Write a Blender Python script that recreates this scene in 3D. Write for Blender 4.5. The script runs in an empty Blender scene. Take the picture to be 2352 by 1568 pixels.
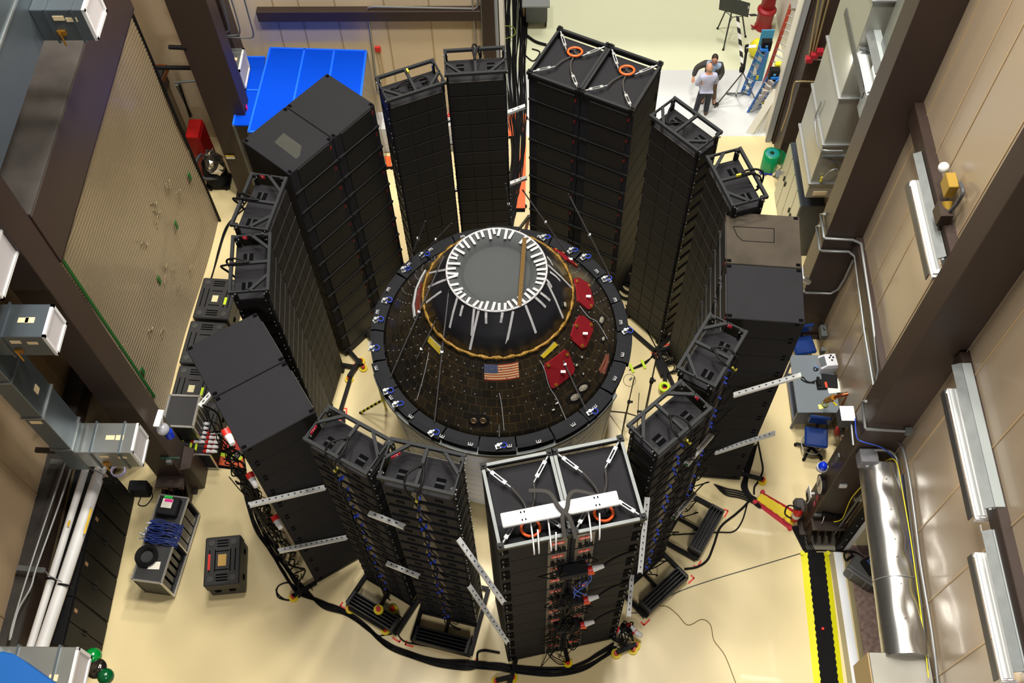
import bpy, bmesh, math, random
from mathutils import Vector, Matrix
random.seed(7)
SC = bpy.context.scene
COL = SC.collection
R = math.radians
V = Vector

# ---------------------------------------------------------------- camera geometry (metres, floor z = 0)
CAMZ = 21.5
FPX = 2404.9
PIT, ROL, YAW = R(59.2779), R(-2.14114), R(2.7)
def _basis():
    cp, sp = math.cos(PIT), math.sin(PIT)
    fw, r, u = V((0, cp, -sp)), V((1, 0, 0)), V((0, sp, cp))
    c, s = math.cos(ROL), math.sin(ROL)
    r, u = c*r + s*u, -s*r + c*u
    m = Matrix.Rotation(YAW, 3, 'Z')
    return m @ fw, m @ r, m @ u
FW, RT, UP = _basis()
CAM = V((0, 0, CAMZ))
def ray(x, y): return (x-1176)/FPX*RT + (784-y)/FPX*UP + FW
def az(x, y, z=0.0):
    d = ray(x, y); return CAM + d*((z-CAMZ)/d.z)
def ax(x, y, X):
    d = ray(x, y); return CAM + d*(X/d.x)
def ay(x, y, Y):
    d = ray(x, y); return CAM + d*(Y/d.y)
def vert(x, y, b):
    d = ray(x, y); t = (d.x*b[0]+d.y*b[1])/(d.x**2+d.y**2); return CAM + d*t
def dirxy(p, q):
    d = V((q[0]-p[0], q[1]-p[1], 0)); return d.normalized()

# ---------------------------------------------------------------- materials
def lin(c):
    return c/12.92 if c <= .04045 else ((c+.055)/1.055)**2.4
def rgb(r, g, b): return (lin(r/255), lin(g/255), lin(b/255), 1)
MATS = {}
def mat(name, col, rough=.5, metal=0., noise=0., scale=8., bump=0., bscale=60., emit=0., coat=0., spec=.5, alpha=1., trans=0.):
    if name in MATS: return MATS[name]
    m = bpy.data.materials.new(name); m.use_nodes = True
    nt = m.node_tree; b = nt.nodes['Principled BSDF']
    c = rgb(*col)
    b.inputs['Base Color'].default_value = c
    b.inputs['Roughness'].default_value = rough
    b.inputs['Metallic'].default_value = metal
    b.inputs['Specular IOR Level'].default_value = spec
    if coat: b.inputs['Coat Weight'].default_value = coat
    if trans: b.inputs['Transmission Weight'].default_value = trans
    if alpha < 1: b.inputs['Alpha'].default_value = alpha
    if emit:
        b.inputs['Emission Color'].default_value = c
        b.inputs['Emission Strength'].default_value = emit
    if noise or bump:
        tc = nt.nodes.new('ShaderNodeTexCoord')
    if noise:
        n = nt.nodes.new('ShaderNodeTexNoise'); n.inputs['Scale'].default_value = scale; n.inputs['Detail'].default_value = 5
        nt.links.new(tc.outputs['Object'], n.inputs['Vector'])
        mx = nt.nodes.new('ShaderNodeMix'); mx.data_type = 'RGBA'
        mx.inputs['A'].default_value = tuple(v*(1-noise) for v in c[:3])+(1,)
        mx.inputs['B'].default_value = tuple(min(1, v*(1+noise)) for v in c[:3])+(1,)
        nt.links.new(n.outputs['Fac'], mx.inputs['Factor'])
        nt.links.new(mx.outputs['Result'], b.inputs['Base Color'])
    if bump:
        n2 = nt.nodes.new('ShaderNodeTexNoise'); n2.inputs['Scale'].default_value = bscale; n2.inputs['Detail'].default_value = 3
        nt.links.new(tc.outputs['Object'], n2.inputs['Vector'])
        bp = nt.nodes.new('ShaderNodeBump'); bp.inputs['Strength'].default_value = bump; bp.inputs['Distance'].default_value = .02
        nt.links.new(n2.outputs['Fac'], bp.inputs['Height'])
        nt.links.new(bp.outputs['Normal'], b.inputs['Normal'])
    MATS[name] = m
    return m
# ---------------------------------------------------------------- mesh builder
class MB:
    def __init__(s): s.v = []; s.f = []; s.mi = []; s.sm = []; s.uv = {}
    def add(s, vs, fs, mi=0, smooth=False):
        o = len(s.v); s.v += [V(p) for p in vs]
        for f in fs: s.f.append([i+o for i in f]); s.mi.append(mi); s.sm.append(smooth)
        return s
    def box(s, c, d, rz=0., mi=0, M=None):
        x, y, z = d[0]/2, d[1]/2, d[2]/2
        vs = [V((a*x, b*y, e*z)) for e in (-1, 1) for b in (-1, 1) for a in (-1, 1)]
        m = M if M is not None else Matrix.Rotation(rz, 3, 'Z')
        vs = [m @ p + V(c) for p in vs]
        return s.add(vs, [(0, 2, 3, 1), (4, 5, 7, 6), (0, 1, 5, 4), (2, 6, 7, 3), (0, 4, 6, 2), (1, 3, 7, 5)], mi)
    def bar(s, p, q, w, h, up=(0, 0, 1), mi=0):
        p, q = V(p), V(q); d = (q-p); L = d.length
        if L < 1e-6: return s
        y = d/L; u = V(up)
        x = y.cross(u)
        if x.length < 1e-3: x = y.cross(V((1, 0, 0)))
        x.normalize(); z = x.cross(y)
        M = Matrix((x, y, z)).transposed()
        return s.box((p+q)/2, (w, L, h), M=M, mi=mi)
    def cyl(s, p, q, r, r2=None, n=12, mi=0, smooth=True, caps=True):
        p, q = V(p), V(q); r2 = r if r2 is None else r2
        d = (q-p).normalized(); x = d.orthogonal().normalized(); y = d.cross(x)
        vs = []
        for c, rr in ((p, r), (q, r2)):
            vs += [c + rr*(math.cos(2*math.pi*i/n)*x + math.sin(2*math.pi*i/n)*y) for i in range(n)]
        s.add(vs, [(i, (i+1) % n, n+(i+1) % n, n+i) for i in range(n)], mi, smooth)
        if caps: 
            s.add(vs[:n], [tuple(range(n))[::-1]], mi); s.add(vs[n:], [tuple(range(n))], mi)
        return s
    def tube(s, pts, r, n=6, mi=0, closed=False, flat=1.):
        pts = [V(p) for p in pts]
        m = len(pts); vs = []; X = None
        for i, p in enumerate(pts):
            a = pts[(i-1) % m] if (closed or i) else p
            b = pts[(i+1) % m] if (closed or i < m-1) else p
            t = (b-a)
            if t.length < 1e-9: t = V((0, 0, 1))
            t.normalize()
            if X is None: X = t.cross(V((0, 0, 1))); X = X if X.length > 1e-3 else t.orthogonal(); X.normalize()
            else:
                X = X - t*X.dot(t); X = X if X.length > 1e-4 else t.orthogonal(); X.normalize()
            Y = t.cross(X); rr = r[i] if isinstance(r, (list, tuple)) else r
            vs += [p + rr*(math.cos(2*math.pi*k/n)*X + flat*math.sin(2*math.pi*k/n)*Y) for k in range(n)]
        fs = []
        for i in range(m if closed else m-1):
            j = (i+1) % m
            fs += [(i*n+k, i*n+(k+1) % n, j*n+(k+1) % n, j*n+k) for k in range(n)]
        s.add(vs, fs, mi, True)
        if not closed: s.add(vs[:n], [tuple(range(n))[::-1]], mi); s.add(vs[-n:], [tuple(range(n))], mi)
        return s
    def lathe(s, prof, c=(0, 0, 0), n=48, mi=0, smooth=True, a0=0., a1=2*math.pi, uv=False):
        full = abs(a1-a0-2*math.pi) < 1e-6; k = n if full else n+1
        c = V(c); vs = []
        for r, z in prof:
            vs += [c + V((r*math.cos(a0+(a1-a0)*i/n), r*math.sin(a0+(a1-a0)*i/n), z)) for i in range(k)]
        f0 = len(s.f); fs = []
        for j in range(len(prof)-1):
            for i in range(n):
                fs.append((j*k+i, j*k+(i+1) % k, (j+1)*k+(i+1) % k, (j+1)*k+i))
        s.add(vs, fs, mi, smooth)
        if uv:
            q = 0
            for j in range(len(prof)-1):
                for i in range(n):
                    s.uv[f0+q] = [(i/n, prof[j][1]), ((i+1)/n, prof[j][1]), ((i+1)/n, prof[j+1][1]), (i/n, prof[j+1][1])]; q += 1
        return s
    def sph(s, c, r, n=10, m=7, mi=0, M=None):
        if not isinstance(r, (tuple, list)): r = (r, r, r)
        c = V(c); vs = []; M = M or Matrix.Identity(3)
        for j in range(m+1):
            t = math.pi*j/m
            for i in range(n):
                a = 2*math.pi*i/n
                vs.append(c + M @ V((r[0]*math.sin(t)*math.cos(a), r[1]*math.sin(t)*math.sin(a), r[2]*math.cos(t))))
        return s.add(vs, [(j*n+i, (j+1)*n+i, (j+1)*n+(i+1) % n, j*n+(i+1) % n) for j in range(m) for i in range(n)], mi, True)
    def prism(s, poly, d, mi=0, smooth=False):
        n = len(poly); a = [V(p) for p in poly]; d = V(d); b = [p+d for p in a]
        return s.add(a+b, [tuple(range(n))[::-1], tuple(range(n, 2*n))] + [(i, (i+1) % n, n+(i+1) % n, n+i) for i in range(n)], mi, smooth)
    def quad(s, a, b, c, d, mi=0): return s.add([a, b, c, d], [(0, 1, 2, 3)], mi)
    def torus(s, c, Rr, r, nrm=(0, 0, 1), n=20, m=8, mi=0):
        nn = V(nrm).normalized(); x = nn.orthogonal().normalized(); y = nn.cross(x)
        return s.tube([V(c)+Rr*(math.cos(2*math.pi*i/n)*x+math.sin(2*math.pi*i/n)*y) for i in range(n)], r, m, mi, closed=True)
    def mesh(s, name, mats, bevel=0., inv=None):
        me = bpy.data.meshes.new(name)
        vs = [inv @ p for p in s.v] if inv else s.v
        me.from_pydata([tuple(p) for p in vs], [], s.f)
        for i, p in enumerate(me.polygons): p.material_index = s.mi[i]; p.use_smooth = s.sm[i]
        if s.uv:
            ul = me.uv_layers.new(name='UVMap')
            for fi, us in s.uv.items():
                for li, u in zip(me.polygons[fi].loop_indices, us): ul.data[li].uv = u
        for m in (mats if isinstance(mats, (list, tuple)) else [mats]): me.materials.append(m)
        bm = bmesh.new(); bm.from_mesh(me)
        if bevel:
            bmesh.ops.recalc_face_normals(bm, faces=bm.faces)
            es = [e for e in bm.edges if len(e.link_faces) == 2 and e.calc_face_angle(0) > .6]
            bmesh.ops.bevel(bm, geom=es, offset=bevel, segments=1, affect='EDGES', clamp_overlap=True)
        bmesh.ops.recalc_face_normals(bm, faces=bm.faces)
        bm.to_mesh(me); bm.free()
        return me
INV = {}
def obj(name, mb, mats, parent=None, bevel=0., label=None, stuff=False, origin=None):
    inv = INV.get(parent.name) if parent else None
    if parent is None and origin is None and mb.v:
        xs = [p.x for p in mb.v]; ys = [p.y for p in mb.v]; zs = [p.z for p in mb.v]
        origin = V(((min(xs)+max(xs))/2, (min(ys)+max(ys))/2, min(zs)))
    if parent is None: inv = Matrix.Translation(-V(origin))
    o = bpy.data.objects.new(name, mb.mesh(name, mats, bevel, inv)); COL.objects.link(o)
    if parent: o.parent = parent
    else: o.location = origin
    INV[o.name] = inv if inv else Matrix.Identity(4)
    if label: o['label'] = label
    if stuff: o['kind'] = 'stuff'
    return o
def tag(o, label, cat, group=None):
    o['label'] = label; o['category'] = cat
    if group: o['group'] = group
    return o
def single(name, mb, mats, label, cat, group=None, bevel=0., stuff=False):
    return tag(obj(name, mb, mats, None, bevel, stuff=stuff), label, cat, group)
def thing(name, label, cat, loc=(0, 0, 0), rz=0., group=None):
    o = bpy.data.objects.new(name, None); COL.objects.link(o); o.empty_display_size = .2
    o.location = loc; o.rotation_euler = (0, 0, rz); tag(o, label, cat, group)
    INV[o.name] = (Matrix.Translation(V(loc)) @ Matrix.Rotation(rz, 4, 'Z')).inverted()
    return o
def struct(name, mb, mats, bevel=0.):
    o = obj(name, mb, mats, None, bevel, origin=(0, 0, 0)); o['kind'] = 'structure'; return o
def dup(root, loc, rz, label=None, group=None, skip=()):
    r = root.copy(); COL.objects.link(r); r.location = loc; r.rotation_euler = (0, 0, rz)
    if label: r['label'] = label
    if group: r['group'] = group
    for ch in root.children:
        c = ch.copy(); COL.objects.link(c); c.parent = r
        for g in [x for x in ch.children if not x.name.startswith('number_text')]:
            d = g.copy(); COL.objects.link(d); d.parent = c
    return r
def curve(pts, k=6):
    "Catmull-Rom through the points"
    P = [V(p) for p in pts]; out = []
    for i in range(len(P)-1):
        a, b, c, d = P[max(i-1, 0)], P[i], P[i+1], P[min(i+2, len(P)-1)]
        for j in range(k):
            t = j/k
            out.append(.5*((2*b)+(c-a)*t+(2*a-5*b+4*c-d)*t*t+(3*b-a-3*c+d)*t**3))
    out.append(P[-1]); return out
def loc2w(c, rz):
    m = Matrix.Translation(V(c)) @ Matrix.Rotation(rz, 4, 'Z')
    return lambda x, y, z=0.: m @ V((x, y, z))
def text_mesh(body, size, M, m, name, parent=None, depth=.002):
    cu = bpy.data.curves.new(name, 'FONT'); cu.body = body; cu.size = size; cu.extrude = depth
    cu.align_x = 'CENTER'; cu.align_y = 'CENTER'
    t = bpy.data.objects.new('tmp_text', cu); COL.objects.link(t)
    bpy.context.view_layer.update()
    me = bpy.data.meshes.new_from_object(t.evaluated_get(bpy.context.evaluated_depsgraph_get()))
    bpy.data.objects.remove(t); bpy.data.curves.remove(cu)
    inv = INV.get(parent.name) if parent else Matrix.Identity(4)
    me.transform(inv @ M); me.materials.clear(); me.materials.append(m); me.name = name
    o = bpy.data.objects.new(name, me); COL.objects.link(o)
    if parent: o.parent = parent
    INV[o.name] = inv
    return o
def frame3(o, x, y):
    x = V(x).normalized(); z = x.cross(V(y)).normalized(); y = z.cross(x)
    m = Matrix((x, y, z)).transposed().to_4x4(); m.translation = V(o); return m

# palette
BLACK = mat('black_textured_paint', (34, 34, 37), .7, noise=.1, scale=3, spec=.1)
BLACK2 = mat('worn_black_top', (64, 58, 50), .7, noise=.6, scale=1.6, spec=.12)
FRONT = mat('black_grille', (11, 10, 10), .6, noise=.3, scale=40)
DARK = mat('recess_black', (5, 5, 6), .9, spec=.05)
STEELB = mat('black_steel', (38, 40, 42), .6, noise=.1, scale=6, spec=.15)
BASEB = mat('black_base_steel', (17, 17, 18), .55, spec=.2)
GALV = mat('galvanised_steel', (104, 108, 108), .55, .5, noise=.3, scale=5)
ZINC = mat('bright_zinc', (150, 153, 154), .45, .6)
ALU = mat('aluminium', (200, 200, 198), .28, .9)
ORANGE = mat('orange_paint', (222, 88, 30), .5)
RED = mat('red_plastic', (200, 35, 30), .45)
REDLAB = mat('red_label', (190, 20, 45), .5)
WHITE = mat('white_plastic', (212, 212, 212), .5)
BLUE = mat('blue_connector', (20, 62, 200), .4)
CABLE = mat('black_rubber', (14, 14, 15), .6, spec=.2)
GREYCABLE = mat('grey_rubber', (70, 72, 76), .5)
YELLOW = mat('yellow_plastic', (225, 205, 20), .5)
BROWN = mat('brown_painted_steel', (54, 42, 37), .45, noise=.12, scale=1.5, spec=.35)
BROWND = mat('dusty_brown_steel', (60, 56, 53), .9, noise=.6, scale=2.2)
DUCT = mat('galvanised_duct', (150, 154, 153), .32, .75, noise=.2, scale=1.2)
DUCTD = mat('blue_grey_duct', (98, 108, 115), .42, .7, noise=.15, scale=1.)
TAPE = mat('white_tape', (162, 162, 165), .65)
GOLD = mat('gold_foil', (122, 92, 34), .36, .6, noise=.5, scale=40, bump=.7, bscale=50)
PAPER = mat('paper', (235, 232, 220), .7)
LIME = mat('lime_tape', (200, 230, 40), .5)
REDTAPE = mat('red_floor_tape', (235, 70, 55), .5)
GRILLW = mat('white_grille', (190, 186, 188), .6)
GREEN = mat('green_tape', (10, 95, 30), .6)
# ================================================================ THE SETTING
FLOORM = mat('cream_epoxy_floor', (226, 208, 158), .34, noise=.06, scale=.7, coat=.15)
FLOORW = mat('white_grey_floor', (202, 204, 204), .4, noise=.05, scale=1.)
FLOORG = mat('pale_green_floor', (214, 217, 186), .4, noise=.05, scale=.8)
GRAVEL = mat('speckled_brown_ground', (150, 126, 116), .9, noise=.95, scale=11)
PANEL = mat('tan_metal_panel', (158, 141, 119), .3, noise=.04, scale=.6, coat=.15)
SEAM = mat('panel_seam', (176, 152, 118), .4)
PANELL = mat('pale_tan_panel', (184, 160, 128), .55, noise=.05, scale=.8)
m = MB()
def fl(x0, y0, x1, y1, mi, z=0.): m.quad((x0, y0, z), (x1, y0, z), (x1, y1, z), (x0, y1, z), mi)
fl(-12, -4, 6.5, 19.2, 0); fl(6.5, 7.75, 9, 19.2, 0); fl(-12, 19.2, 9, 21.65, 1); fl(-12, 21.65, 9, 34, 2); fl(6.5, -4, 10, 7.75, 3)
struct('floor', m, [FLOORM, FLOORW, FLOORG, GRAVEL])
# painted threshold lines at the side opening
m = MB(); m.box((6.38, 3.2, .006), (.17, 8.8, .012)); m.box((6.55, 3.2, .004), (.1, 8.8, .008), mi=1); m.box((6.24, 3.2, .004), (.1, 8.8, .008), mi=1)
struct('trim_1', m, [mat('white_floor_paint', (225, 228, 232), .5), mat('khaki_floor_paint', (150, 138, 100), .6)])

# right wall : near bay at x = 6.5 with the low side opening, far bay at x = 6.7
m = MB()
def wallx(X, y0, y1, z0, z1, th=.12): m.box((X+th/2, (y0+y1)/2, (z0+z1)/2), (th, y1-y0, z1-z0))
wallx(6.5, -4, 8.05, 2.9, 14); wallx(6.5, 7.72, 8.05, 0, 2.9); wallx(6.7, 8.05, 12.95, 0, 14); wallx(6.7, 12.95, 19.2, 0, 14)
for y in (-.6, .57, 1.74, 2.91, 4.1, 5.25, 6.42, 7.6): m.box((6.496, y, 8.45), (.016, .03, 11.1), mi=1)
for y in (8.9, 10.08, 11.24, 11.8, 12.65, 13.6, 14.8, 16, 17.2, 18.4): m.box((6.696, y, 7), (.016, .03, 14), mi=1)
struct('wall_right', m, [PANEL, SEAM])
m = MB(); m.box((6.43, 2.0, 7.6), (.16, 12, .34)); m.box((6.62, 10.75, 7.65), (.18, 4.4, .42)); m.box((6.63, 10.75, 3.75), (.16, 4.4, .36))
m.box((6.45, 2.0, 3.0), (.12, 12, .16))
struct('trim_2', m, BROWN, .01)
# back wall with the tall opening to the next hall
m = MB()
m.box((-5.6, 19.26, 7), (9.1, .12, 14)); m.box((2.6, 19.26, 10.25), (7.1, .12, 7.5)); m.box((8.2, 19.26, 7), (4., .12, 14))
for x in (-6.2, -5.6, -4.75, -3.6, -2.55, -1.5): m.box((x, 19.196, 7), (.03, .016, 14), mi=1)
struct('wall_back', m, [mat('cream_back_panel', (212, 192, 160), .55, noise=.05, scale=.8), SEAM])
m = MB(); a = ay(612, 22, 19.1); b = ay(1100, 22, 19.1)
m.box((-3.9, 19.1, (a.z+b.z)/2-.13), (5.4, .2, .3)); m.box((-1.17, 19.1, 7), (.3, .22, 14)); m.box((-.98, 19.12, 3.3), (.1, .16, 6.6), mi=1); m.box((-.86, 19.16, 3.3), (.13, .3, 6.6), mi=2)
struct('trim_3', m, [BROWN, mat('grey_door_track', (150, 154, 158), .45), mat('cream_jamb', (225, 222, 210), .55)], .01)
m = MB(); m.box((6.42, 19.1, 3.3), (.5, .16, 6.6), mi=0); m.box((6.17, 19.32, 3.3), (.1, .55, 6.6), mi=2); m.box((6.16, 19.03, 3.3), (.14, .1, 6.6), mi=1); m.box((6.3, 18.98, 3.3), (.08, .12, 6.6), mi=0)
struct('door_1', m, [BROWN, mat('grey_door_track', (150, 154, 158), .45), mat('cream_jamb', (225, 222, 210), .55)], .008)
m = MB(); m.box((6.98, 25, 3.3), (.12, 11.2, 6.6)); struct('wall_far', m, mat('white_hall_wall', (226, 220, 212), .6))
# left wall, ledge and lower wall
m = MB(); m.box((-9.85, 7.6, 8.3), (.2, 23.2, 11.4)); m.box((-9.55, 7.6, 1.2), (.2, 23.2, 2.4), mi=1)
for y in (5.3, 7.7, 10.1, 12.5, 14.9, 17.3): m.box((-9.746, y, 8.3), (.016, .03, 11.4), mi=2)
struct('wall_left', m, [PANELL, mat('shaded_tan_panel', (120, 104, 78), .6), SEAM])  # lower wall is tan panel too, its shade put into a darker colour
m = MB(); m.box((-9.58, 7.6, 2.55), (.36, 23.2, .1), mi=0); m.box((-9.44, 7.6, 2.3), (.08, 23.2, .42), mi=1)
struct('trim_4', m, [BROWND, BROWN])

# columns
def column(label, x0, x1, y0, y1, h=14, fins=None, base=True):
    t = thing('steel_column', label, 'column', ((x0+x1)/2, (y0+y1)/2, 0), 0, 'brown building columns')
    b = MB(); b.box(((x0+x1)/2, (y0+y1)/2, h/2), (x1-x0, y1-y0, h)); obj('shaft', b, BROWN, t, .012)
    if base:
        b = MB(); b.box(((x0+x1)/2, (y0+y1)/2, .03), (x1-x0+.2, y1-y0+.2, .06)); obj('base_plate', b, BROWN, t, .01)
    if fins:
        for i in range(fins[2]):
            fx = fins[0]+(fins[1]-fins[0])*i/(fins[2]-1)
            b = MB(); b.prism([(fx, y0, .06), (fx, y0-.3, .06), (fx, y0-.3, .2), (fx, y0, .75)], (.03, 0, 0)); obj('stiffener', b, BROWN, t)
        b = MB(); b.box(((fins[0]+fins[1])/2, y0-.13, .78), (fins[1]-fins[0]+.1, .28, .05)); obj('stiffener_shelf', b, BROWN, t, .005)
    return t
column('brown steel column behind the desk chairs, with wall clock, blue beacon and grey box', 5.71, 6.5, 8.05, 8.55, fins=(5.75, 6.35, 5))
column('brown steel column between the two right wall bays, wrapped by silver conduits', 5.93, 6.7, 12.95, 13.5)
column('brown steel column beside the opening at the back, behind the tall silver duct', 6.3, 7.1, 18.3, 18.9, base=False)
cl = column('brown steel column with finned base at left, beside the white pipes and black cabinets', -8.2, -7.6, 8.9, 9.49, fins=(-8.12, -7.62, 6))
b = MB(); b.prism([(-7.6, 8.9, 0), (-7.36, 8.95, 0), (-7.36, 9.42, 0), (-7.6, 9.48, 0)], (0, 0, 1.1)); obj('base_housing', b, BROWN, cl, .01)
column('dark brown steel column beside the blue canopy, behind the left speakers', -7.78, -6.9, 17.1, 17.6)
column('dark steel column at the back wall corner, left of the blue canopy', -8.1, -7.2, 20.1-1.5, 19.15, base=False)
# crane girder with dusty top
X = -7.58; zb = ax(165, 520, X).z; zt = ax(68, 511, X).z
w0 = az(105, 92, zt).x
t = thing('crane_girder', 'brown overhead girder at upper left with a dusty grey top face', 'girder', (X-.6, 11.5, zb))
b = MB(); b.box((X-.06, 12.4, (zb+zt)/2), (.12, 5.8, zt-zb)); obj('web_plate', b, BROWN, t, .01)
b = MB(); b.box(((X+w0)/2-.2, 12.4, zt+.03), (X-w0+.4, 5.8, .06)); obj('top_flange', b, BROWND, t, .01, label='dusty top flange')
b = MB(); b.box(((X+w0)/2, 12.4, zb), (X-w0, 5.8, .06)); obj('bottom_flange', b, BROWN, t, .01)
# ================================================================ THE CAPSULE AND ITS STAND
CX, CY, ZR = -.744, 10.877, 3.55
RT0, RG, ZG, RD, ZD = 2.32, 1.40, 4.97, .915, 5.76       # tile edge, gold edge, top disc
def cone_r(z):
    if z <= ZG: return RT0+(RG-RT0)*(z-ZR)/(ZG-ZR)
    return RG+(RD-RG)*(z-ZG)/(ZD-ZG)
def cone_hit(px, py, off=.0):
    d = ray(px, py); t0 = None
    lo = (CAMZ-8)/-d.z; hi = (CAMZ-ZR)/-d.z
    prev = None
    for i in range(400):
        t = lo+(hi-lo)*i/399; p = CAM+d*t
        g = math.hypot(p.x-CX, p.y-CY)-(cone_r(min(p.z, ZD))+off) if p.z <= ZD+off*2 else 1
        if g <= 0: return p
    p = CAM+d*hi; return p
def cone_nrm(p):
    k = (RT0-RG)/(ZG-ZR) if p.z <= ZG else (RG-RD)/(ZD-ZG)
    e = V((p.x-CX, p.y-CY, 0)).normalized(); return V((e.x, e.y, k)).normalized()
def decal(pts, off0, off1, mb, mi=0):
    "a plate lying on the cone whose outline is given as surface points"
    lo = [p+cone_nrm(p)*off0 for p in pts]; hi = [p+cone_nrm(p)*off1 for p in pts]
    n = len(pts); c0 = sum(lo, V())/n; c1 = sum(hi, V())/n
    c1 = c1 + cone_nrm(c1)*.012
    vs = lo+hi+[c1]
    mb.add(vs, [(i, (i+1) % n, n+(i+1) % n, n+i) for i in range(n)]+[(n+i, n+(i+1) % n, 2*n) for i in range(n)], mi)
cap = thing('space_capsule', 'dark tiled conical space capsule with flag and red window covers, in the speaker ring', 'spacecraft', (CX, CY, ZR))
# tile material : brick pattern on angle / height
TILE = bpy.data.materials.new('dark_heat_tiles'); TILE.use_nodes = True
nt = TILE.node_tree; bs = nt.nodes['Principled BSDF']; uvn = nt.nodes.new('ShaderNodeUVMap')
mp = nt.nodes.new('ShaderNodeMapping'); mp.inputs['Scale'].default_value = (60, 6.6, 1)
br = nt.nodes.new('ShaderNodeTexBrick'); br.inputs['Scale'].default_value = 1; br.inputs['Mortar Size'].default_value = .025
br.inputs['Brick Width'].default_value = 1; br.inputs['Row Height'].default_value = 1
br.inputs['Color1'].default_value = rgb(44, 40, 34); br.inputs['Color2'].default_value = rgb(31, 30, 27); br.inputs['Mortar'].default_value = rgb(80, 66, 44); br.inputs['Bias'].default_value = -.1
nt.links.new(uvn.outputs[0], mp.inputs[0]); nt.links.new(mp.outputs[0], br.inputs[0])
tc = nt.nodes.new('ShaderNodeTexCoord'); nz = nt.nodes.new('ShaderNodeTexNoise'); nz.inputs['Scale'].default_value = 1.6; nz.inputs['Detail'].default_value = 4
nt.links.new(tc.outputs['Object'], nz.inputs[0])
rp = nt.nodes.new('ShaderNodeValToRGB'); rp.color_ramp.elements[0].position = .35; rp.color_ramp.elements[1].position = .7
rp.color_ramp.elements[0].color = (.55, .55, .55, 1); rp.color_ramp.elements[1].color = (1.25, 1.05, .75, 1)
mx = nt.nodes.new('ShaderNodeMix'); mx.data_type = 'RGBA'; mx.blend_type = 'MULTIPLY'; mx.inputs['Factor'].default_value = 1
nt.links.new(nz.outputs[0], rp.inputs[0]); nt.links.new(br.outputs[0], mx.inputs['A']); nt.links.new(rp.outputs[0], mx.inputs['B'])
nt.links.new(mx.outputs['Result'], bs.inputs['Base Color']); bs.inputs['Roughness'].default_value = .36
m = MB(); n = 12
m.lathe([(cone_r(ZR-.0), ZR-.05)]+[(cone_r(ZR+(ZG-ZR)*i/n), ZR+(ZG-ZR)*i/n) for i in range(n+1)], (CX, CY, 0), 120, uv=True)
obj('tiled_shell', m, TILE, cap)
m = MB(); m.lathe([(RG+.0, ZG-.02), (RG+.015, ZG), ((RG+RD)/2+.012, (ZG+ZD)/2), (RD, ZD)], (CX, CY, 0), 72)
obj('forward_cover', m, mat('black_fabric_cover', (30, 30, 34), .3, bump=.25, bscale=3), cap, label='black stretched forward cover')
m = MB(); m.lathe([(RD, ZD), (RD-.02, ZD+.012), (.7, ZD-.05), (.63, ZD-.13), (.6, ZD-.16), (.3, ZD-.15), (.001, ZD-.14)], (CX, CY, 0), 72)
obj('top_membrane', m, mat('grey_membrane', (64, 67, 68), .8, bump=.15, bscale=3, spec=.2), cap, label='grey fabric top membrane')
m = MB(); m.torus((CX, CY, ZD+.005), RD, .02, n=72, m=8); obj('rim_tape', m, TAPE, cap)
m = MB()
m.tube([(CX+(RG+.015)*math.cos(a), CY+(RG+.015)*math.sin(a), ZG+.02*math.sin(a*31)) for a in [2*math.pi*i/110 for i in range(110)]], [.026+.012*((i*7) % 3) for i in range(110)], 7, closed=True)
obj('gold_foil_band', m, GOLD, cap)
# white tape strips over the rim, drawn where the photo shows them (inner end, outer end as angles in degrees around the disc)
rs = random.Random(3)
for i in range(46):
    a = 2*math.pi*i/46 + rs.uniform(-.03, .03); L = rs.uniform(.12, .24); s = rs.uniform(-.25, .25)
    if 60 < math.degrees(a) % 360 < 66: continue
    p = V((CX+RD*math.cos(a), CY+RD*math.sin(a), ZD+.03)); q = V((CX+(RD-L)*math.cos(a+s*L), CY+(RD-L)*math.sin(a+s*L), ZD+.012))
    m = MB(); m.bar(p, q, .05, .006, (0, 0, 1)); obj('tape_strip', m, TAPE, cap)
for (x0, y0, x1, y1) in ((1052, 682, 1034, 752), (1068, 690, 1058, 725), (1090, 708, 1084, 770), (1100, 712, 1080, 802), (1117, 714, 1117, 742), (1154, 716, 1150, 740), (1178, 714, 1163, 789), (1206, 700, 1230, 764), (1228, 682, 1252, 705), (1240, 672, 1262, 690), (1256, 650, 1292, 730), (1252, 640, 1266, 660), (1258, 610, 1312, 662), (1262, 625, 1285, 645), (1255, 590, 1268, 610), (1036, 655, 980, 695), (1030, 640, 985, 660), (1024, 620, 980, 630)):
    p = cone_hit(x0, y0); q = cone_hit(x1, y1); p = p+cone_nrm(p)*.015; q = q+cone_nrm(q)*.015; c = (p+q)/2; c = c+cone_nrm(c)*.012
    m = MB(); nn = cone_nrm(c); m.bar(p, c, .045, .006, nn); m.bar(c, q, .045, .006, nn)
    obj('long_tape_strip', m, TAPE, cap)
m = MB(); p = az(1205, 546, ZD+.03); q = az(1193, 702, ZD+.03); m.bar(p, q, .075, .012); obj('gold_tape_strip', m, mat('dull_gold_tape', (84, 62, 22), .6, .2, noise=.4, scale=20, spec=.2), cap)
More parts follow.
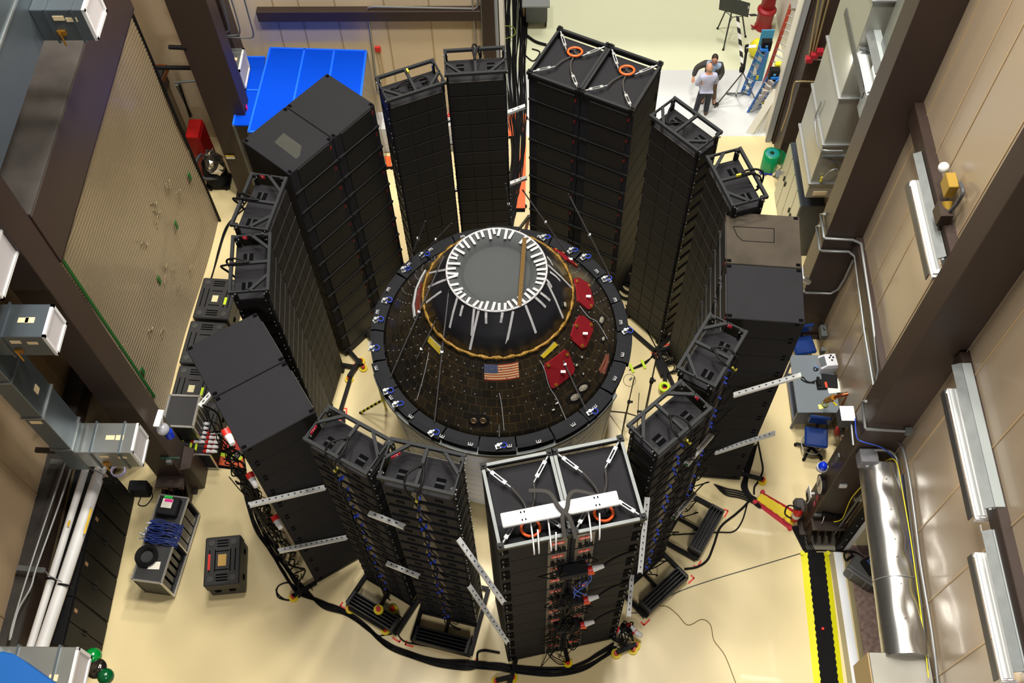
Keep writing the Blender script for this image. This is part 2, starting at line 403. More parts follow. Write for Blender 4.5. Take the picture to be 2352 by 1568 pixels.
# red window covers
REDC = mat('red_cloth_cover', (122, 20, 29), .85, spec=.15)
covers = [[(1317, 641), (1326, 639), (1351, 654), (1361, 697), (1357, 709), (1347, 711), (1325, 692)],
          [(1317, 745), (1328, 725), (1337, 725), (1358, 743), (1359, 760), (1344, 796), (1334, 801), (1312, 781), (1309, 770)],
          [(1251, 835), (1296, 802), (1303, 806), (1318, 845), (1315, 857), (1273, 890), (1264, 889), (1249, 845)],
          [(1270, 572), (1290, 582), (1318, 606), (1325, 615), (1300, 598)]]
for cv in covers:
    pts = [cone_hit(*c) for c in cv]; m = MB(); decal(pts, .005, .035, m); o = obj('window_cover', m, REDC, cap, label='red cloth window cover')
    m = MB()
    for k in (0, len(pts)//3, 2*len(pts)//3):
        c = sum(pts, V())/len(pts); p = pts[k]+(c-pts[k])*.18; m.cyl(p+cone_nrm(p)*.03, p+cone_nrm(p)*.055, .035, n=10)
    obj('fastener', m, mat('brass', (180, 130, 50), .4, .7), o)
    c = sum(pts, V())/len(pts); nn = cone_nrm(c); m = MB(); m.box(c+nn*.05+V((.05, -.05, 0)), (.09, .05, .015)); obj('care_label', m, PAPER, o)
# flag : stripes, canton and stars, each lying on the shell
fc = [cone_hit(1112, 835), cone_hit(1190, 829), cone_hit(1192, 866), cone_hit(1113, 871)]
def fp(u, v, off):
    p = fc[0]*(1-u)*(1-v)+fc[1]*u*(1-v)+fc[2]*u*v+fc[3]*(1-u)*v
    k = cone_nrm(p); e = V((p.x-CX, p.y-CY, 0)); rr = e.length; p = V((CX, CY, p.z))+e*(cone_r(p.z)/rr); return p+k*off
m = MB()
def fpatch(u0, v0, u1, v1, off, mi, nu=8):
    for i in range(nu):
        a, b = u0+(u1-u0)*i/nu, u0+(u1-u0)*(i+1)/nu
        m.quad(fp(a, v0, off), fp(b, v0, off), fp(b, v1, off), fp(a, v1, off), mi)
for i in range(13): fpatch(0, i/13, 1, (i+1)/13, .006, i % 2)
fpatch(0, 0, .4, 7/13, .01, 2, 4)
for r_ in range(5):
    for c_ in range(6):
        u, v = .035+.066*c_, .06+.105*r_; s_ = .009
        k = [fp(u+(s_ if i % 2 == 0 else s_*.42)*math.sin(math.pi*i/5), v-(s_ if i % 2 == 0 else s_*.42)*2*math.cos(math.pi*i/5), .013) for i in range(10)]
        m.add(k, [tuple(range(10))], 1)
obj('flag', m, [mat('flag_red', (158, 62, 44), .6), mat('flag_white', (205, 180, 135), .6), mat('flag_blue', (60, 72, 105), .6)], cap, label='painted American flag, stars at upper left')
# ports and small windows
PORT = mat('port_black', (22, 20, 20), .35); LENS = mat('pale_port_glass', (150, 145, 130), .25)
def ell(px, py, a, b, rot=0., n=16): return [cone_hit(px+a*math.cos(t)*math.cos(rot)-b*math.sin(t)*math.sin(rot), py+a*math.cos(t)*math.sin(rot)+b*math.sin(t)*math.cos(rot)) for t in [2*math.pi*i/n for i in range(n)]]
m = MB(); decal(ell(1100, 964, 25, 15), .002, .02, m); o = obj('thruster_port', m, PORT, cap, label='black oval plate with two round nozzles')
for x in (1089, 1110):
    p = cone_hit(x, 964); nn = cone_nrm(p); m = MB(); m.torus(p+nn*.035, .05, .014, nn, 14, 6); m.cyl(p+nn*.02, p+nn*.034, .03, n=12); obj('nozzle', m, mat('nozzle_bronze', (120, 100, 75), .4, .6), o)
for (x, y, a, b, r_) in ((1296, 699, 5, 11, -.2), (1338, 890, 20, 11, -.55), (1320, 911, 22, 12, -.5), (1380, 735, 8, 14, .1), (1384, 778, 5, 9, .1), (1323, 838, 5, 6, 0), (1335, 820, 4, 6, 0), (1278, 925, 8, 4, -.5), (1338, 858, 3, 5, 0), (1270, 940, 7, 4, -.4)):
    m = MB(); decal(ell(x, y, a, b, r_), .002, .014, m); o = obj('port', m, PORT, cap)
    m = MB(); decal(ell(x, y, a*.55, b*.55, r_), .014, .026, m); obj('port_glass', m, LENS, o)
# silver and yellow access patches, red framed hatch at left
for cs in (((1240, 816), (1272, 784), (1280, 792), (1248, 822)), ((988, 770), (1014, 795), (1012, 815), (984, 785))):
    m = MB(); decal([cone_hit(*c) for c in cs], .004, .016, m); o = obj('access_patch', m, mat('silver_patch', (150, 158, 160), .35, .4), cap)
    a, b_, c, d = [cone_hit(*q) for q in cs]
    for f in (.2, .5, .8):
        p, q = a+(d-a)*f, b_+(c-b_)*f; m = MB(); m.bar(p+cone_nrm(p)*.025, q+cone_nrm(q)*.025, .03, .006, cone_nrm(p)); obj('yellow_tape', m, mat('yellow_kapton', (190, 165, 40), .4), o)
hp = [(978, 622), (968, 640), (957, 665), (951, 700), (954, 728)]
m = MB()
for i in range(len(hp)-1):
    p, q = cone_hit(*hp[i]), cone_hit(*hp[i+1]); m.bar(p+cone_nrm(p)*.02, q+cone_nrm(q)*.02, .06, .02, cone_nrm(p))
obj('hatch_edge', m, TAPE, cap)
m = MB(); decal([cone_hit(*c) for c in ((968, 648), (973, 660), (966, 690), (966, 716), (959, 722), (956, 700), (960, 672))], .004, .02, m); obj('hatch_panel', m, mat('red_brown_hatch', (105, 45, 35), .5), cap)
for cs in (((1380, 855), (1397, 812), (1398, 830), (1388, 860)), ((1375, 850), (1392, 812), (1396, 815), (1379, 858))):
    m = MB(); decal([cone_hit(*c) for c in cs], .004, .012, m); obj('copper_patch', m, mat('copper_patch', (120, 70, 55), .4), cap)
# rows of small rivets
m = MB(); rv = random.Random(5)
for j, z in enumerate([ZR+.1+.16*i for i in range(9)]):
    for i in range(56):
        a = 2*math.pi*(i+.5*(j % 2))/56
        if rv.random() < .35: continue
        p = V((CX+cone_r(z)*math.cos(a), CY+cone_r(z)*math.sin(a), z)); nn = cone_nrm(p); m.cyl(p, p+nn*.012, .013, n=6)
obj('rivets', m, mat('pale_rivet', (112, 110, 104), .5), cap, stuff=True)

# support ring : segmented dark foam, metal hoop, clips and sensors
ring = thing('foam_ring', 'round ring of dark grey foam blocks with white clips around the capsule', 'ring', (CX, CY, ZR-.2))
FOAM = mat('dark_grey_foam', (35, 36, 39), .9, noise=.12, scale=5, spec=.1)
rr = random.Random(11)
nseg = 22
for i in range(nseg):
    a0, a1 = 2*math.pi*i/nseg+.006, 2*math.pi*(i+1)/nseg-.006; o_ = rr.choice((0, 0, .04, -.03)); h = rr.uniform(-.03, .03)
    m = MB(); m.lathe([(RT0+.02, ZR-.12), (2.6+o_, ZR-.12), (2.6+o_, ZR+.03+h), (RT0+.2, ZR+.05+h), (RT0+.02, ZR+.02), (RT0+.02, ZR-.12)], (CX, CY, 0), 5, a0=a0, a1=a1, smooth=False)
    obj('foam_block', m, FOAM, ring)
m = MB(); m.lathe([(2.5, ZR-.22), (2.66, ZR-.22), (2.66, ZR-.13), (2.5, ZR-.13), (2.5, ZR-.22)], (CX, CY, 0), 60, smooth=False, a0=R(200), a1=R(330)); obj('metal_hoop', m, GALV, ring, label='bright metal hoop under the foam')
clips = [(1402, 643), (1415, 688), (1428, 740), (1432, 815), (1414, 870), (1368, 936), (1318, 977), (1238, 1016), (1170, 1026), (1080, 1022), (1014, 1004), (942, 958), (896, 914), (862, 846), (848, 790), (865, 716), (890, 664), (938, 606), (988, 572), (1062, 542), (1180, 530), (1240, 542), (1372, 622)]
for (x, y) in clips:
    p = az(x, y, ZR+.08); rd = V((p.x-CX, p.y-CY, 0)).normalized(); tn = V((-rd.y, rd.x, 0))
    m = MB(); m.bar(p-tn*.045, p+tn*.045, .02, .02)
    for s in (-.04, 0, .04): m.bar(p+tn*s, p+tn*s-rd*.05, .014, .02)
    obj('edge_clip', m, TAPE, ring)
for (x, y) in ((883, 690), (863, 734), (853, 800), (885, 898), (908, 928), (990, 994), (1145, 1024), (1355, 946), (1436, 760), (1388, 640), (1310, 575), (1247, 545), (970, 585), (926, 618), (1340, 590)):
    p = az(x, y, ZR+.1); m = MB(); m.box(p-V((0, 0, .03)), (.12, .09, .025), rz=rr.uniform(0, 3)); m.cyl(p, p+V((0, 0, .06)), .035, n=10); m.cyl(p+V((.05, .03, 0)), p+V((.05, .03, .05)), .02, n=8)
    o = obj('sensor_clamp', m, ZINC, ring)
    m = MB(); m.torus(p+V((.1, .02, 0)), .055, .01, (rr.uniform(-.3, .3), rr.uniform(-.3, .3), 1), 14, 5); obj('sensor_lead', m, mat('blue_lead', (25, 60, 190), .5), o)
# white slatted skirt
SK = mat('white_slat', (244, 244, 250), .55, noise=.08, scale=4)
st = thing('capsule_stand', 'round white slatted stand under the capsule, seen below the foam ring', 'stand', (CX, CY, 0))
m = MB(); m.lathe([(2.12, 0), (2.28, ZR-.2)], (CX, CY, 0), 64); obj('inner_drum', m, mat('dark_drum', (38, 34, 32), .7), st)
for i in range(11):
    z = .08+i*.3; r0 = 2.28+.2*z/3.4
    m = MB(); m.lathe([(r0, z), (r0+.05, z+.02), (r0+.05, z+.2), (r0, z+.22), (r0, z)], (CX, CY, 0), 64, smooth=False); obj('slat', m, SK, st)
for i in range(12):
    a = 2*math.pi*i/12+.1; m = MB(); m.bar((CX+2.33*math.cos(a), CY+2.33*math.sin(a), 0), (CX+2.5*math.cos(a), CY+2.5*math.sin(a), 3.35), .1, .1, (math.cos(a), math.sin(a), 0)); obj('post', m, SK, st)
# microphone poles leaning over the capsule
poles = [((1147, 1003), (1142, 790), 4.75, 'in front of the flag'), ((1347, 943), (1256, 748), 5.1, 'crossing the lowest red cover'), ((998, 968), (1030, 672), 5.7, 'on the left face of the capsule'), ((897, 865), (1020, 587), 5.9, 'crossing the gold band at left'),
    ((1405, 640), (1308, 450), 6.0, 'at the upper right of the foam ring'), ((965, 590), (1035, 515), 5.6, 'at the upper left of the foam ring, slanting right'), ((943, 590), (976, 510), 5.6, 'at the upper left of the foam ring, nearly upright'), ((1308, 590), (1203, 440), 5.8, 'behind the top of the capsule'),
    ((1408, 742), (1300, 635), 5.1, 'crossing the middle red cover'), ((930, 880), (1001, 735), 5.2, 'low on the left face of the capsule'), ((1175, 520), (1162, 425), 5.2, 'at the very back of the foam ring')]
for (b0, t0, zt_, wh) in poles:
    p = az(*b0, ZR+.06); q = az(*t0, zt_)
    t = thing('microphone_pole', 'thin grey microphone pole '+wh, 'pole', p, 0, 'microphone poles around the capsule')
    m = MB(); m.cyl(p, q, .014, n=8); obj('pole', m, mat('grey_pole', (105, 104, 106), .4, .4), t)
    m = MB(); c = p+(q-p)*.55; m.box(c, (.05, .05, .06)); obj('clamp', m, ZINC, t)
    m = MB(); m.cyl(q, q+(q-p).normalized()*.06, .016, n=8); obj('microphone', m, STEELB, t)
# thin stay wires and sensor leads on the capsule
for (pts, col, lab) in (([(1147, 905), (1152, 930), (1158, 990)], TAPE, 'white sensor lead running down the capsule below the flag'), ([(1240, 830), (1250, 850), (1262, 890), (1280, 920), (1300, 965)], TAPE, 'white sensor lead beside the lowest red window cover'), ([(985, 812), (975, 860), (958, 920)], TAPE, 'white sensor lead low on the left face of the capsule'), ([(1332, 705), (1352, 730), (1372, 742), (1395, 780)], TAPE, 'white sensor lead between the red window covers')):
    q = [cone_hit(*c)+V((0, 0, .03)) for c in pts]; m = MB(); m.tube(curve(q, 5), .008, 5); single('sensor_lead', m, col, lab, 'cable')
# ================================================================ SUBWOOFER STACKS
ORD = ['top', 'second from the top', 'third from the top', 'fourth from the top', 'fifth from the top', 'sixth from the top', 'seventh from the top', 'eighth from the top', 'ninth from the top', 'tenth from the top', 'bottom']
SW, SD, SH = 1.125, 1.32, .588
def make_sub(rear, flip=1, top=False):
    "local frame: +y is the grille side; flip = side of the cabinet that lies on the outside of the stack"
    t = thing('subwoofer', '-', 'speaker')
    m = MB(); m.box((0, -.01, SH/2), (SW-.012, SD-.03, SH-.01)); obj('cabinet', m, BLACK2 if top == 2 else BLACK, t, .012)
    m = MB(); m.box((.04*flip, SD/2-.02, SH/2), (SW-.32, .02, SH-.08)); obj('grille', m, FRONT, t)
    m = MB(); m.box((0, SD/2-.01, .02), (SW-.02, .04, .02))
    for s in (-1, 1): m.cyl((s*(SW/2-.05), SD/2, .03), (s*(SW/2-.05), SD/2+.03, .03), .025, n=8)
    obj('front_rail', m, mat('rail_black', (26, 27, 28), .5, spec=.3), t)
    m = MB(); m.box((.46*flip, SD/2-.02, SH*.68), (.035, .012, .06)); m.box((.47*flip, SD/2-.02, SH*.72), (.02, .012, .09)); obj('red_badge', m, mat('dim_red_badge', (120, 22, 18), .6), t)
    if top:
        for sx in (-1, 1):
            for sy in (-1, 1):
                m = MB(); m.box((sx*(SW/2-.06), sy*(SD/2-.07), SH-.004), (.055, .075, .012)); obj('corner_socket', m, DARK, t)
    if rear == 'slots':
        for z in (.06, SH-.06):
            m = MB(); m.box(((SW/2-.003)*flip, -SD/2+.13, z), (.014, .07, .03)); obj('rear_socket', m, DARK, t)
    if rear == 'amp':
        for z in (.1, SH-.12):
            m = MB(); m.box((.47*flip, -SD/2+.004, z), (.13, .02, .15)); obj('handle_pocket', m, DARK, t)
            m = MB(); m.cyl((.5*flip, -SD/2-.005, z+.03), (.5*flip, -SD/2-.035, z+.03), .012, n=8); obj('latch_pin', m, ZINC, t)
        m = MB(); m.box((-.35*flip, -SD/2-.002, SH/2), (.3, .02, SH-.08)); a = obj('amplifier_panel', m, mat('brown_grey_panel', (92, 84, 76), .45), t, .004)
        m = MB(); m.box((-.35*flip, -SD/2-.013, SH/2), (.012, .01, SH-.16)); m.box((-.35*flip, -SD/2-.013, .1), (.22, .012, .03)); obj('panel_groove', m, DARK, a)
        m = MB(); m.box((-.35*flip, -SD/2-.016, SH-.15), (.19, .012, .085)); obj('number_label', m, mat('orange_red_label', (235, 85, 70), .5), a)
        for dx in (-.08, .02, .09):
            m = MB(); m.cyl((-.35*flip+dx, -SD/2-.01, .22), (-.35*flip+dx, -SD/2-.07, .18), .028, n=8); obj('plug', m, CABLE, a)
    return t
protos = {}
STACKS = [('left', (-4.676, 8.109), -57.1, 'left stack', ('left', 'right'), 'slots', 6.62, True),
          ('right', (3.893, 10.384), 85.4, 'right stack', ('near', 'far'), 'slots', 6.594, True),
          ('back left', (-4.327, 13.614), -129.4, 'back left stack', ('right', 'left'), 'slots', 6.66, True),
          ('front', (.381, 6.12), 12.7, 'stack nearest the camera', ('left', 'right'), 'amp', 6.62, False),
          ('back', (1.1, 14.88), 153.3, 'back stack', ('right', 'left'), 'slots', 6.62, False)]
first = {}
for (nm, (sx, sy), yaw, where, cols, rear, zt_, topv) in STACKS:
    f = loc2w((sx, sy, 0), R(yaw)); nrow = 11; z0 = zt_-nrow*SH
    for ci, cx in enumerate((-SW/2, SW/2)):
        flip = -1 if ci == 0 else 1
        if rear == 'slots': flip = 1 if nm == 'left' else -1
        for k in range(nrow):
            top = 0 if k else (2 if (topv and nm != 'left' and ((nm == 'right') == (ci == 1) and (nm == 'right' or ci == 1))) else 1)
            key = (rear, flip, top); lab = f'black subwoofer, {ORD[k]} in the {cols[ci]} column of the {where}'
            grp = 'black subwoofers of the '+where
            p = f(cx, 0, zt_-(k+1)*SH)
            if key not in first:
                s = make_sub(rear, flip, top); first[key] = s; s.location = p; s.rotation_euler = (0, 0, R(yaw)); s['label'] = lab; s['group'] = grp
            else: s = dup(first[key], p, R(yaw), lab, grp)
            if rear == 'amp' and k < 9:
                body = (('C16', 'A15', 'C15', 'A14', 'C14', 'A13', 'C13', 'A12', 'C12'), ('C10', 'A10', 'C11', 'A11', 'A16', 'C17', 'A17', 'C18', 'A18'))[ci][k]
                amp = [c for c in s.children if c.name.startswith('amplifier_panel')][0]
                M = loc2w(p, R(yaw)); o_ = M(-.35*flip, -SD/2-.024, SH-.15)
                me = text_mesh(body, .085, frame3(o_, M(1, 0)-M(0, 0), (0, 0, 1)), WHITE, 'number_text', None)
                INV[me.name] = Matrix.Identity(4); me.data.transform((Matrix.Translation(p) @ Matrix.Rotation(R(yaw), 4, 'Z')).inverted()); me.parent = amp
def worn(label, px, mode):
    s = [o for o in COL.objects if o.get('label') == label][0]; Mi = (Matrix.Translation(s.location) @ Matrix.Rotation(s.rotation_euler.z, 4, 'Z')).inverted()
    z = s.location.z+SH-.004; P = [az(x, y, z) for x, y in px]; INV[s.name] = Mi; m = MB()
    if mode: m.prism(P, (0, 0, .0025))
    else:
        for i in range(len(P)): m.bar(P[i], P[(i+1) % len(P)], .012, .004)
    obj('worn_patch', m, mat('scuffed_grey', (58, 58, 54), .75, noise=.2, scale=6, spec=.1) if mode else DARK, s)
worn('black subwoofer, top in the left column of the back left stack', ((630, 327), (651, 305), (693, 335), (689, 358), (680, 365)), 1)
worn('black subwoofer, top in the far column of the right stack', ((1684, 520), (1778, 525), (1778, 557), (1706, 553), (1693, 541)), 0)
# base frame under every stack with outriggers and yellow pads
def outrigger(f, x, y, dx, dy, t, pad=True):
    p, q = f(x, y, .12), f(x+dx, y+dy, .12); m = MB(); m.bar(p, q, .08, .08); o = obj('outrigger', m, BASEB, t)
    m = MB(); m.cyl((q.x, q.y, 0), (q.x, q.y, .05), .095, n=16); m.cyl((q.x, q.y, .05), (q.x, q.y, .16), .045, n=10, mi=1); obj('yellow_pad', m, [YELLOW, RED], o)
    return o
OUT = {'left': [(1.13, -.66, .0, -.55)], 'right': [(-1.0, -.66, -.1, -.5), (-.95, .66, -.1, .45)], 'back left': [(1.0, .66, .1, .55), (.4, .66, .1, .7)], 'front': [(-.95, -.66, -.25, -.5), (.05, -.66, .0, -.28), (1.05, -.66, .35, -.3)], 'back': [(-1., .66, -.1, .5)]}
for (nm, (sx, sy), yaw, where, cols, rear, zt_, topv) in STACKS:
    f = loc2w((sx, sy, 0), R(yaw)); z0 = zt_-11*SH
    t = thing('stack_skid', f'black steel skid with yellow pads under the {where}', 'skid', (sx, sy, 0), R(yaw), 'base frames of the subwoofer stacks')
    m = MB()
    for s in (-1, 1):
        m.bar(f(-1.12, s*.62, z0/2+.02), f(1.12, s*.62, z0/2+.02), .09, z0-.05); m.bar(f(s*1.08, -.6, z0/2+.02), f(s*1.08, .6, z0/2+.02), .09, z0-.05)
    obj('frame', m, BASEB, t)
    for (x, y, dx, dy) in OUT[nm]: outrigger(f, x, y, dx, dy, t)
# open rigging frames with turnbuckles on the two stacks
for (nm, (sx, sy), yaw, where, metal, topz) in (('front', (.381, 6.12), 12.7, 'stack nearest the camera', GALV, 6.62), ('back', (1.1, 14.88), 153.3, 'back stack', STEELB, 6.62)):
    f = loc2w((sx, sy, 0), R(yaw))
    for ci, cx in enumerate((-.56, .56)):
        col = ('left', 'right')[ci] if nm == 'front' else ('right', 'left')[ci]
        t = thing('turnbuckle_rig', f'{"silver" if nm == "front" else "black"} edged rig with turnbuckles atop the {col} column of the {where}', 'rig', f(cx, 0, topz), R(yaw), 'rigging frames on the subwoofer stacks')
        w, d, z = .53, .67, topz+.14
        for (x0, y0, x1, y1) in ((-w, -d, w, -d), (-w, d, w, d), (-w, -d, -w, d), (w, -d, w, d)):
            m = MB(); m.bar(f(cx+x0, y0, z), f(cx+x1, y1, z), .05, .045); m.bar(f(cx+x0, y0, z-.07), f(cx+x1, y1, z-.07), .02, .1, mi=1); obj('edge_bar', m, [metal, BASEB], t)
        for x in (-w, w):
            for y in (-d, d):
                m = MB(); c = f(cx+x*.98, y*.98, z+.02); m.box(c, (.1, .1, .07), R(yaw)); m.cyl(c+V((0, 0, .03)), c+V((0, 0, .07)), .028, n=8)
                m.box(f(cx+x*.98, y*.98, topz+.05), (.06, .06, .12), R(yaw)); obj('corner_block', m, BASEB, t)
                q = f(cx+x*.34, y*.38, topz+.1); dr = (q-c).normalized()
                m = MB(); m.cyl(c+dr*.05, c+dr*.2, .018, n=8); m.cyl(q-dr*.14, q, .014, n=8)
                sd = dr.cross(V((0, 0, 1))).normalized()*.022
                for k in (-1, 1): m.bar(c+dr*.18+sd*k, q-dr*.12+sd*k, .014, .026)
                m.box(c+dr*.18, (.06, .06, .035), math.atan2(dr.y, dr.x)); m.box(q-dr*.12, (.06, .06, .035), math.atan2(dr.y, dr.x)); obj('turnbuckle', m, ZINC, t)
        # sling with orange ring
        sg = -1 if nm == 'front' else -1
        rc = f(cx+(-.02 if nm == 'front' else .02), -.43 if nm == 'front' else -.32, topz+.06)
        m = MB(); m.torus(rc, .14, .024, (0, .15, 1), 26, 8)
        s = thing('lifting_sling', f'grey sling with orange ring atop the {col} column of the {where}', 'sling', rc-V((0, 0, .06)), 0, 'slings with orange rings')
        obj('orange_ring', m, ORANGE, s)
        for (a, b) in (((.18, .26), (-.05, -.3)), ((-.17, .25), (-.02, -.3)), ((-.18, -.25), (.05, -.35)), ((.18, -.22), (.03, -.4))):
            m = MB(); m.tube(curve([f(cx+a[0], a[1], topz+.1), f(cx+(a[0]+b[0])/2+.06, (a[1]+b[1])/2, topz+.06), f(cx+b[0], b[1], topz+.05)], 5), .018, 6, flat=.4); obj('web_leg', m, mat('grey_webbing', (60, 58, 56), .9, spec=.2), s)
# white lamp channel strapped across the front stack
A0 = az(1152, 1196, 6.95); A1 = az(1420, 1143, 6.95)
t = thing('white_channel', 'long white metal channel strapped across the top of the stack nearest the camera', 'beam', (A0+A1)/2-V((0, 0, .12)))
m = MB(); m.bar(A0, A1, .22, .07); m.bar(A0+V((0, 0, -.05)), A1+V((0, 0, -.05)), .12, .08); obj('channel', m, WHITE, t, .012)
d = (A1-A0).normalized(); c = (A0+A1)/2; n_ = V((-d.y, d.x, 0))
m = MB()
for k in (.17, .2, .8, .83):
    for s in (-1, 1): m.box(A0+(A1-A0)*k+n_*.06*s+V((0, 0, .037)), (.02, .03, .004), math.atan2(d.y, d.x))
obj('slot', m, DARK, t)
m = MB(); m.tube(curve([c-n_*.42+V((-.02, 0, -.1)), c-n_*.15+V((.0, 0, .05)), c+V((.1, 0, .07)), c+n_*.2+V((.18, 0, .05)), c+n_*.3+V((.32, 0, 0)), c+n_*.25+V((.6, 0, -.05))], 6), .034, 8, flat=.2)
m.tube(curve([c-n_*.42+V((.14, 0, -.1)), c-n_*.15+V((.1, 0, .05)), c+V((-.02, 0, .08)), c+n_*.25+V((-.12, 0, .05)), c+n_*.3+V((-.4, 0, 0))], 6), .034, 8, flat=.2)
obj('strap', m, mat('grey_webbing', (60, 58, 56), .9, spec=.2), t)
for (x0, y0, x1, y1) in ((1219, 1200, 1227, 1257), (1235, 1216, 1238, 1255), (1258, 1186, 1266, 1249), (1277, 1222, 1277, 1247), (1350, 1168, 1358, 1227), (1377, 1178, 1377, 1223)):
    p, q = az(x0, y0, 6.85), az(x1, y1, 6.7); m = MB(); m.tube(curve([p, (p+q)/2+V((0, -.03, .06)), q+V((0, -.06, 0)), q+V((0, -.06, -.12))], 4), .013, 6); obj('cable_tie', m, WHITE, t)

# ================================================================ LINE ARRAYS
AW, AD, AH = 1.12, .6, .4
def make_module(conn, top):
    t = thing('line_array_speaker', '-', 'speaker')
    prof = [(.3, .008), (.3, AH-.008), (-.3, AH-.01), (-.3, .1), (-.26, .05), (-.24, .008)]
    m = MB(); m.prism([(-AW/2, y, z) for y, z in prof], (AW, 0, 0)); obj('cabinet', m, BLACK, t, .008)
    m = MB()
    for x in (-.36, 0, .36): m.box((x, .302, AH/2), (.345, .014, AH-.035))
    obj('grille', m, FRONT, t)
    m = MB(); m.box((0, .304, AH-.012), (AW-.02, .014, .012)); obj('grille_lip', m, mat('dark_brown_lip', (38, 32, 28), .5), t)
    for s in (-1, 1):
        m = MB(); m.box((s*(AW/2+.006), .0, AH/2), (.014, .56, AH-.14)); m.box((s*(AW/2+.01), .24, AH/2), (.02, .05, AH)); m.box((s*(AW/2+.01), -.24, AH/2), (.02, .05, AH))
        for y in (-.24, .24):
            for z in (.06, AH-.06): m.cyl((s*(AW/2+.02), y, z), (s*(AW/2+.034), y, z), .012, n=6, mi=1)
        obj('side_rigging', m, [BASEB, ZINC], t)
        m = MB(); m.box((s*.33, -.302, .24), (.13, .012, .085)); h = obj('handle_pocket', m, DARK, t)
        m = MB(); m.box((s*.33, -.31, .262), (.1, .012, .012)); obj('handle_bar', m, STEELB, h)
        if top:
            m = MB(); m.box((s*.3, -.08, AH-.004), (.15, .17, .012)); h = obj('top_pocket', m, DARK, t)
            m = MB(); m.box((s*.3, -.08, AH+.004), (.15, .035, .012)); obj('handle_bar', m, STEELB, h)
    m = MB(); m.prism([(-.13, -.3, .12), (.13, -.3, .12), (.08, -.3, AH-.03), (-.08, -.3, AH-.03)], (0, -.006, 0)); obj('rear_plate', m, mat('brown_rear_plate', (66, 60, 54), .45), t)
    if conn:
        for (x, z) in (((-.04, .2),), ((-.06, .16), (.02, .3)), ((.03, .26),), ((-.02, .22),))[conn-1]:
            m = MB(); m.cyl((x, -.3, z), (x, -.36, z-.02), .022, n=10); c = obj('connector', m, BLUE, t)
            m = MB(); m.cyl((x, -.37, z-.02), (x+.02, -.42, z-.12), .012, n=6); obj('connector_tail', m, CABLE, c)
        rn = random.Random(conn*7); r_ = (.28, .0, .16, .0)[conn-1]; sg = (-1, 1)[conn % 2]
        if not r_: return t
        m = MB(); m.tube(curve([(-.04, -.38, .18), (-.04+sg*r_, -.4-r_*.7, .1), (sg*r_*1.15, -.42-r_*.3, -.25), (sg*r_*.6, -.42, -.5), (0, -.38, -.42)], 5), .013, 6); obj('jumper_cable', m, CABLE if conn % 2 else GREYCABLE, t)
    return t
ARR = [('L1', (-4.91, 11.48), -100, 'upper left array', 0, 7.0, '1'), ('L2', (-4.88, 10.16), -84.3, 'lower left array', 0, 7.0, '1'),
       ('B1', (-2.42, 14.38), -156, 'left back array', 0, 7.0, None), ('B2', (-1.21, 14.88), -175.4, 'right back array', 0, 7.0, None),
       ('R1', (2.71, 13.27), 133.3, 'array right of the back stack', 0, 7.0, None), ('R2', (3.52, 12.03), 108, 'array behind the right stack', 0, 7.0, None),
       ('RF1', (2.79, 8.45), 59.3, 'second array right of the front stack', 1, 7.05, '81'), ('RF2', (2.05, 7.28), 42.3, 'array just right of the front stack', 1, 7.0, '81'),
       ('FL1', (-2.92, 6.89), -29.8, 'second array left of the front stack', 1, 6.95, '11'), ('FL2', (-1.72, 6.36), -13.4, 'array just left of the front stack', 1, 7.15, '12')]
AORD = ['top', 'second', 'third', 'fourth', 'fifth', 'sixth', 'seventh', 'eighth', 'ninth', 'tenth', 'eleventh', 'twelfth', 'thirteenth', 'fourteenth', 'fifteenth', 'bottom']
amod = {}
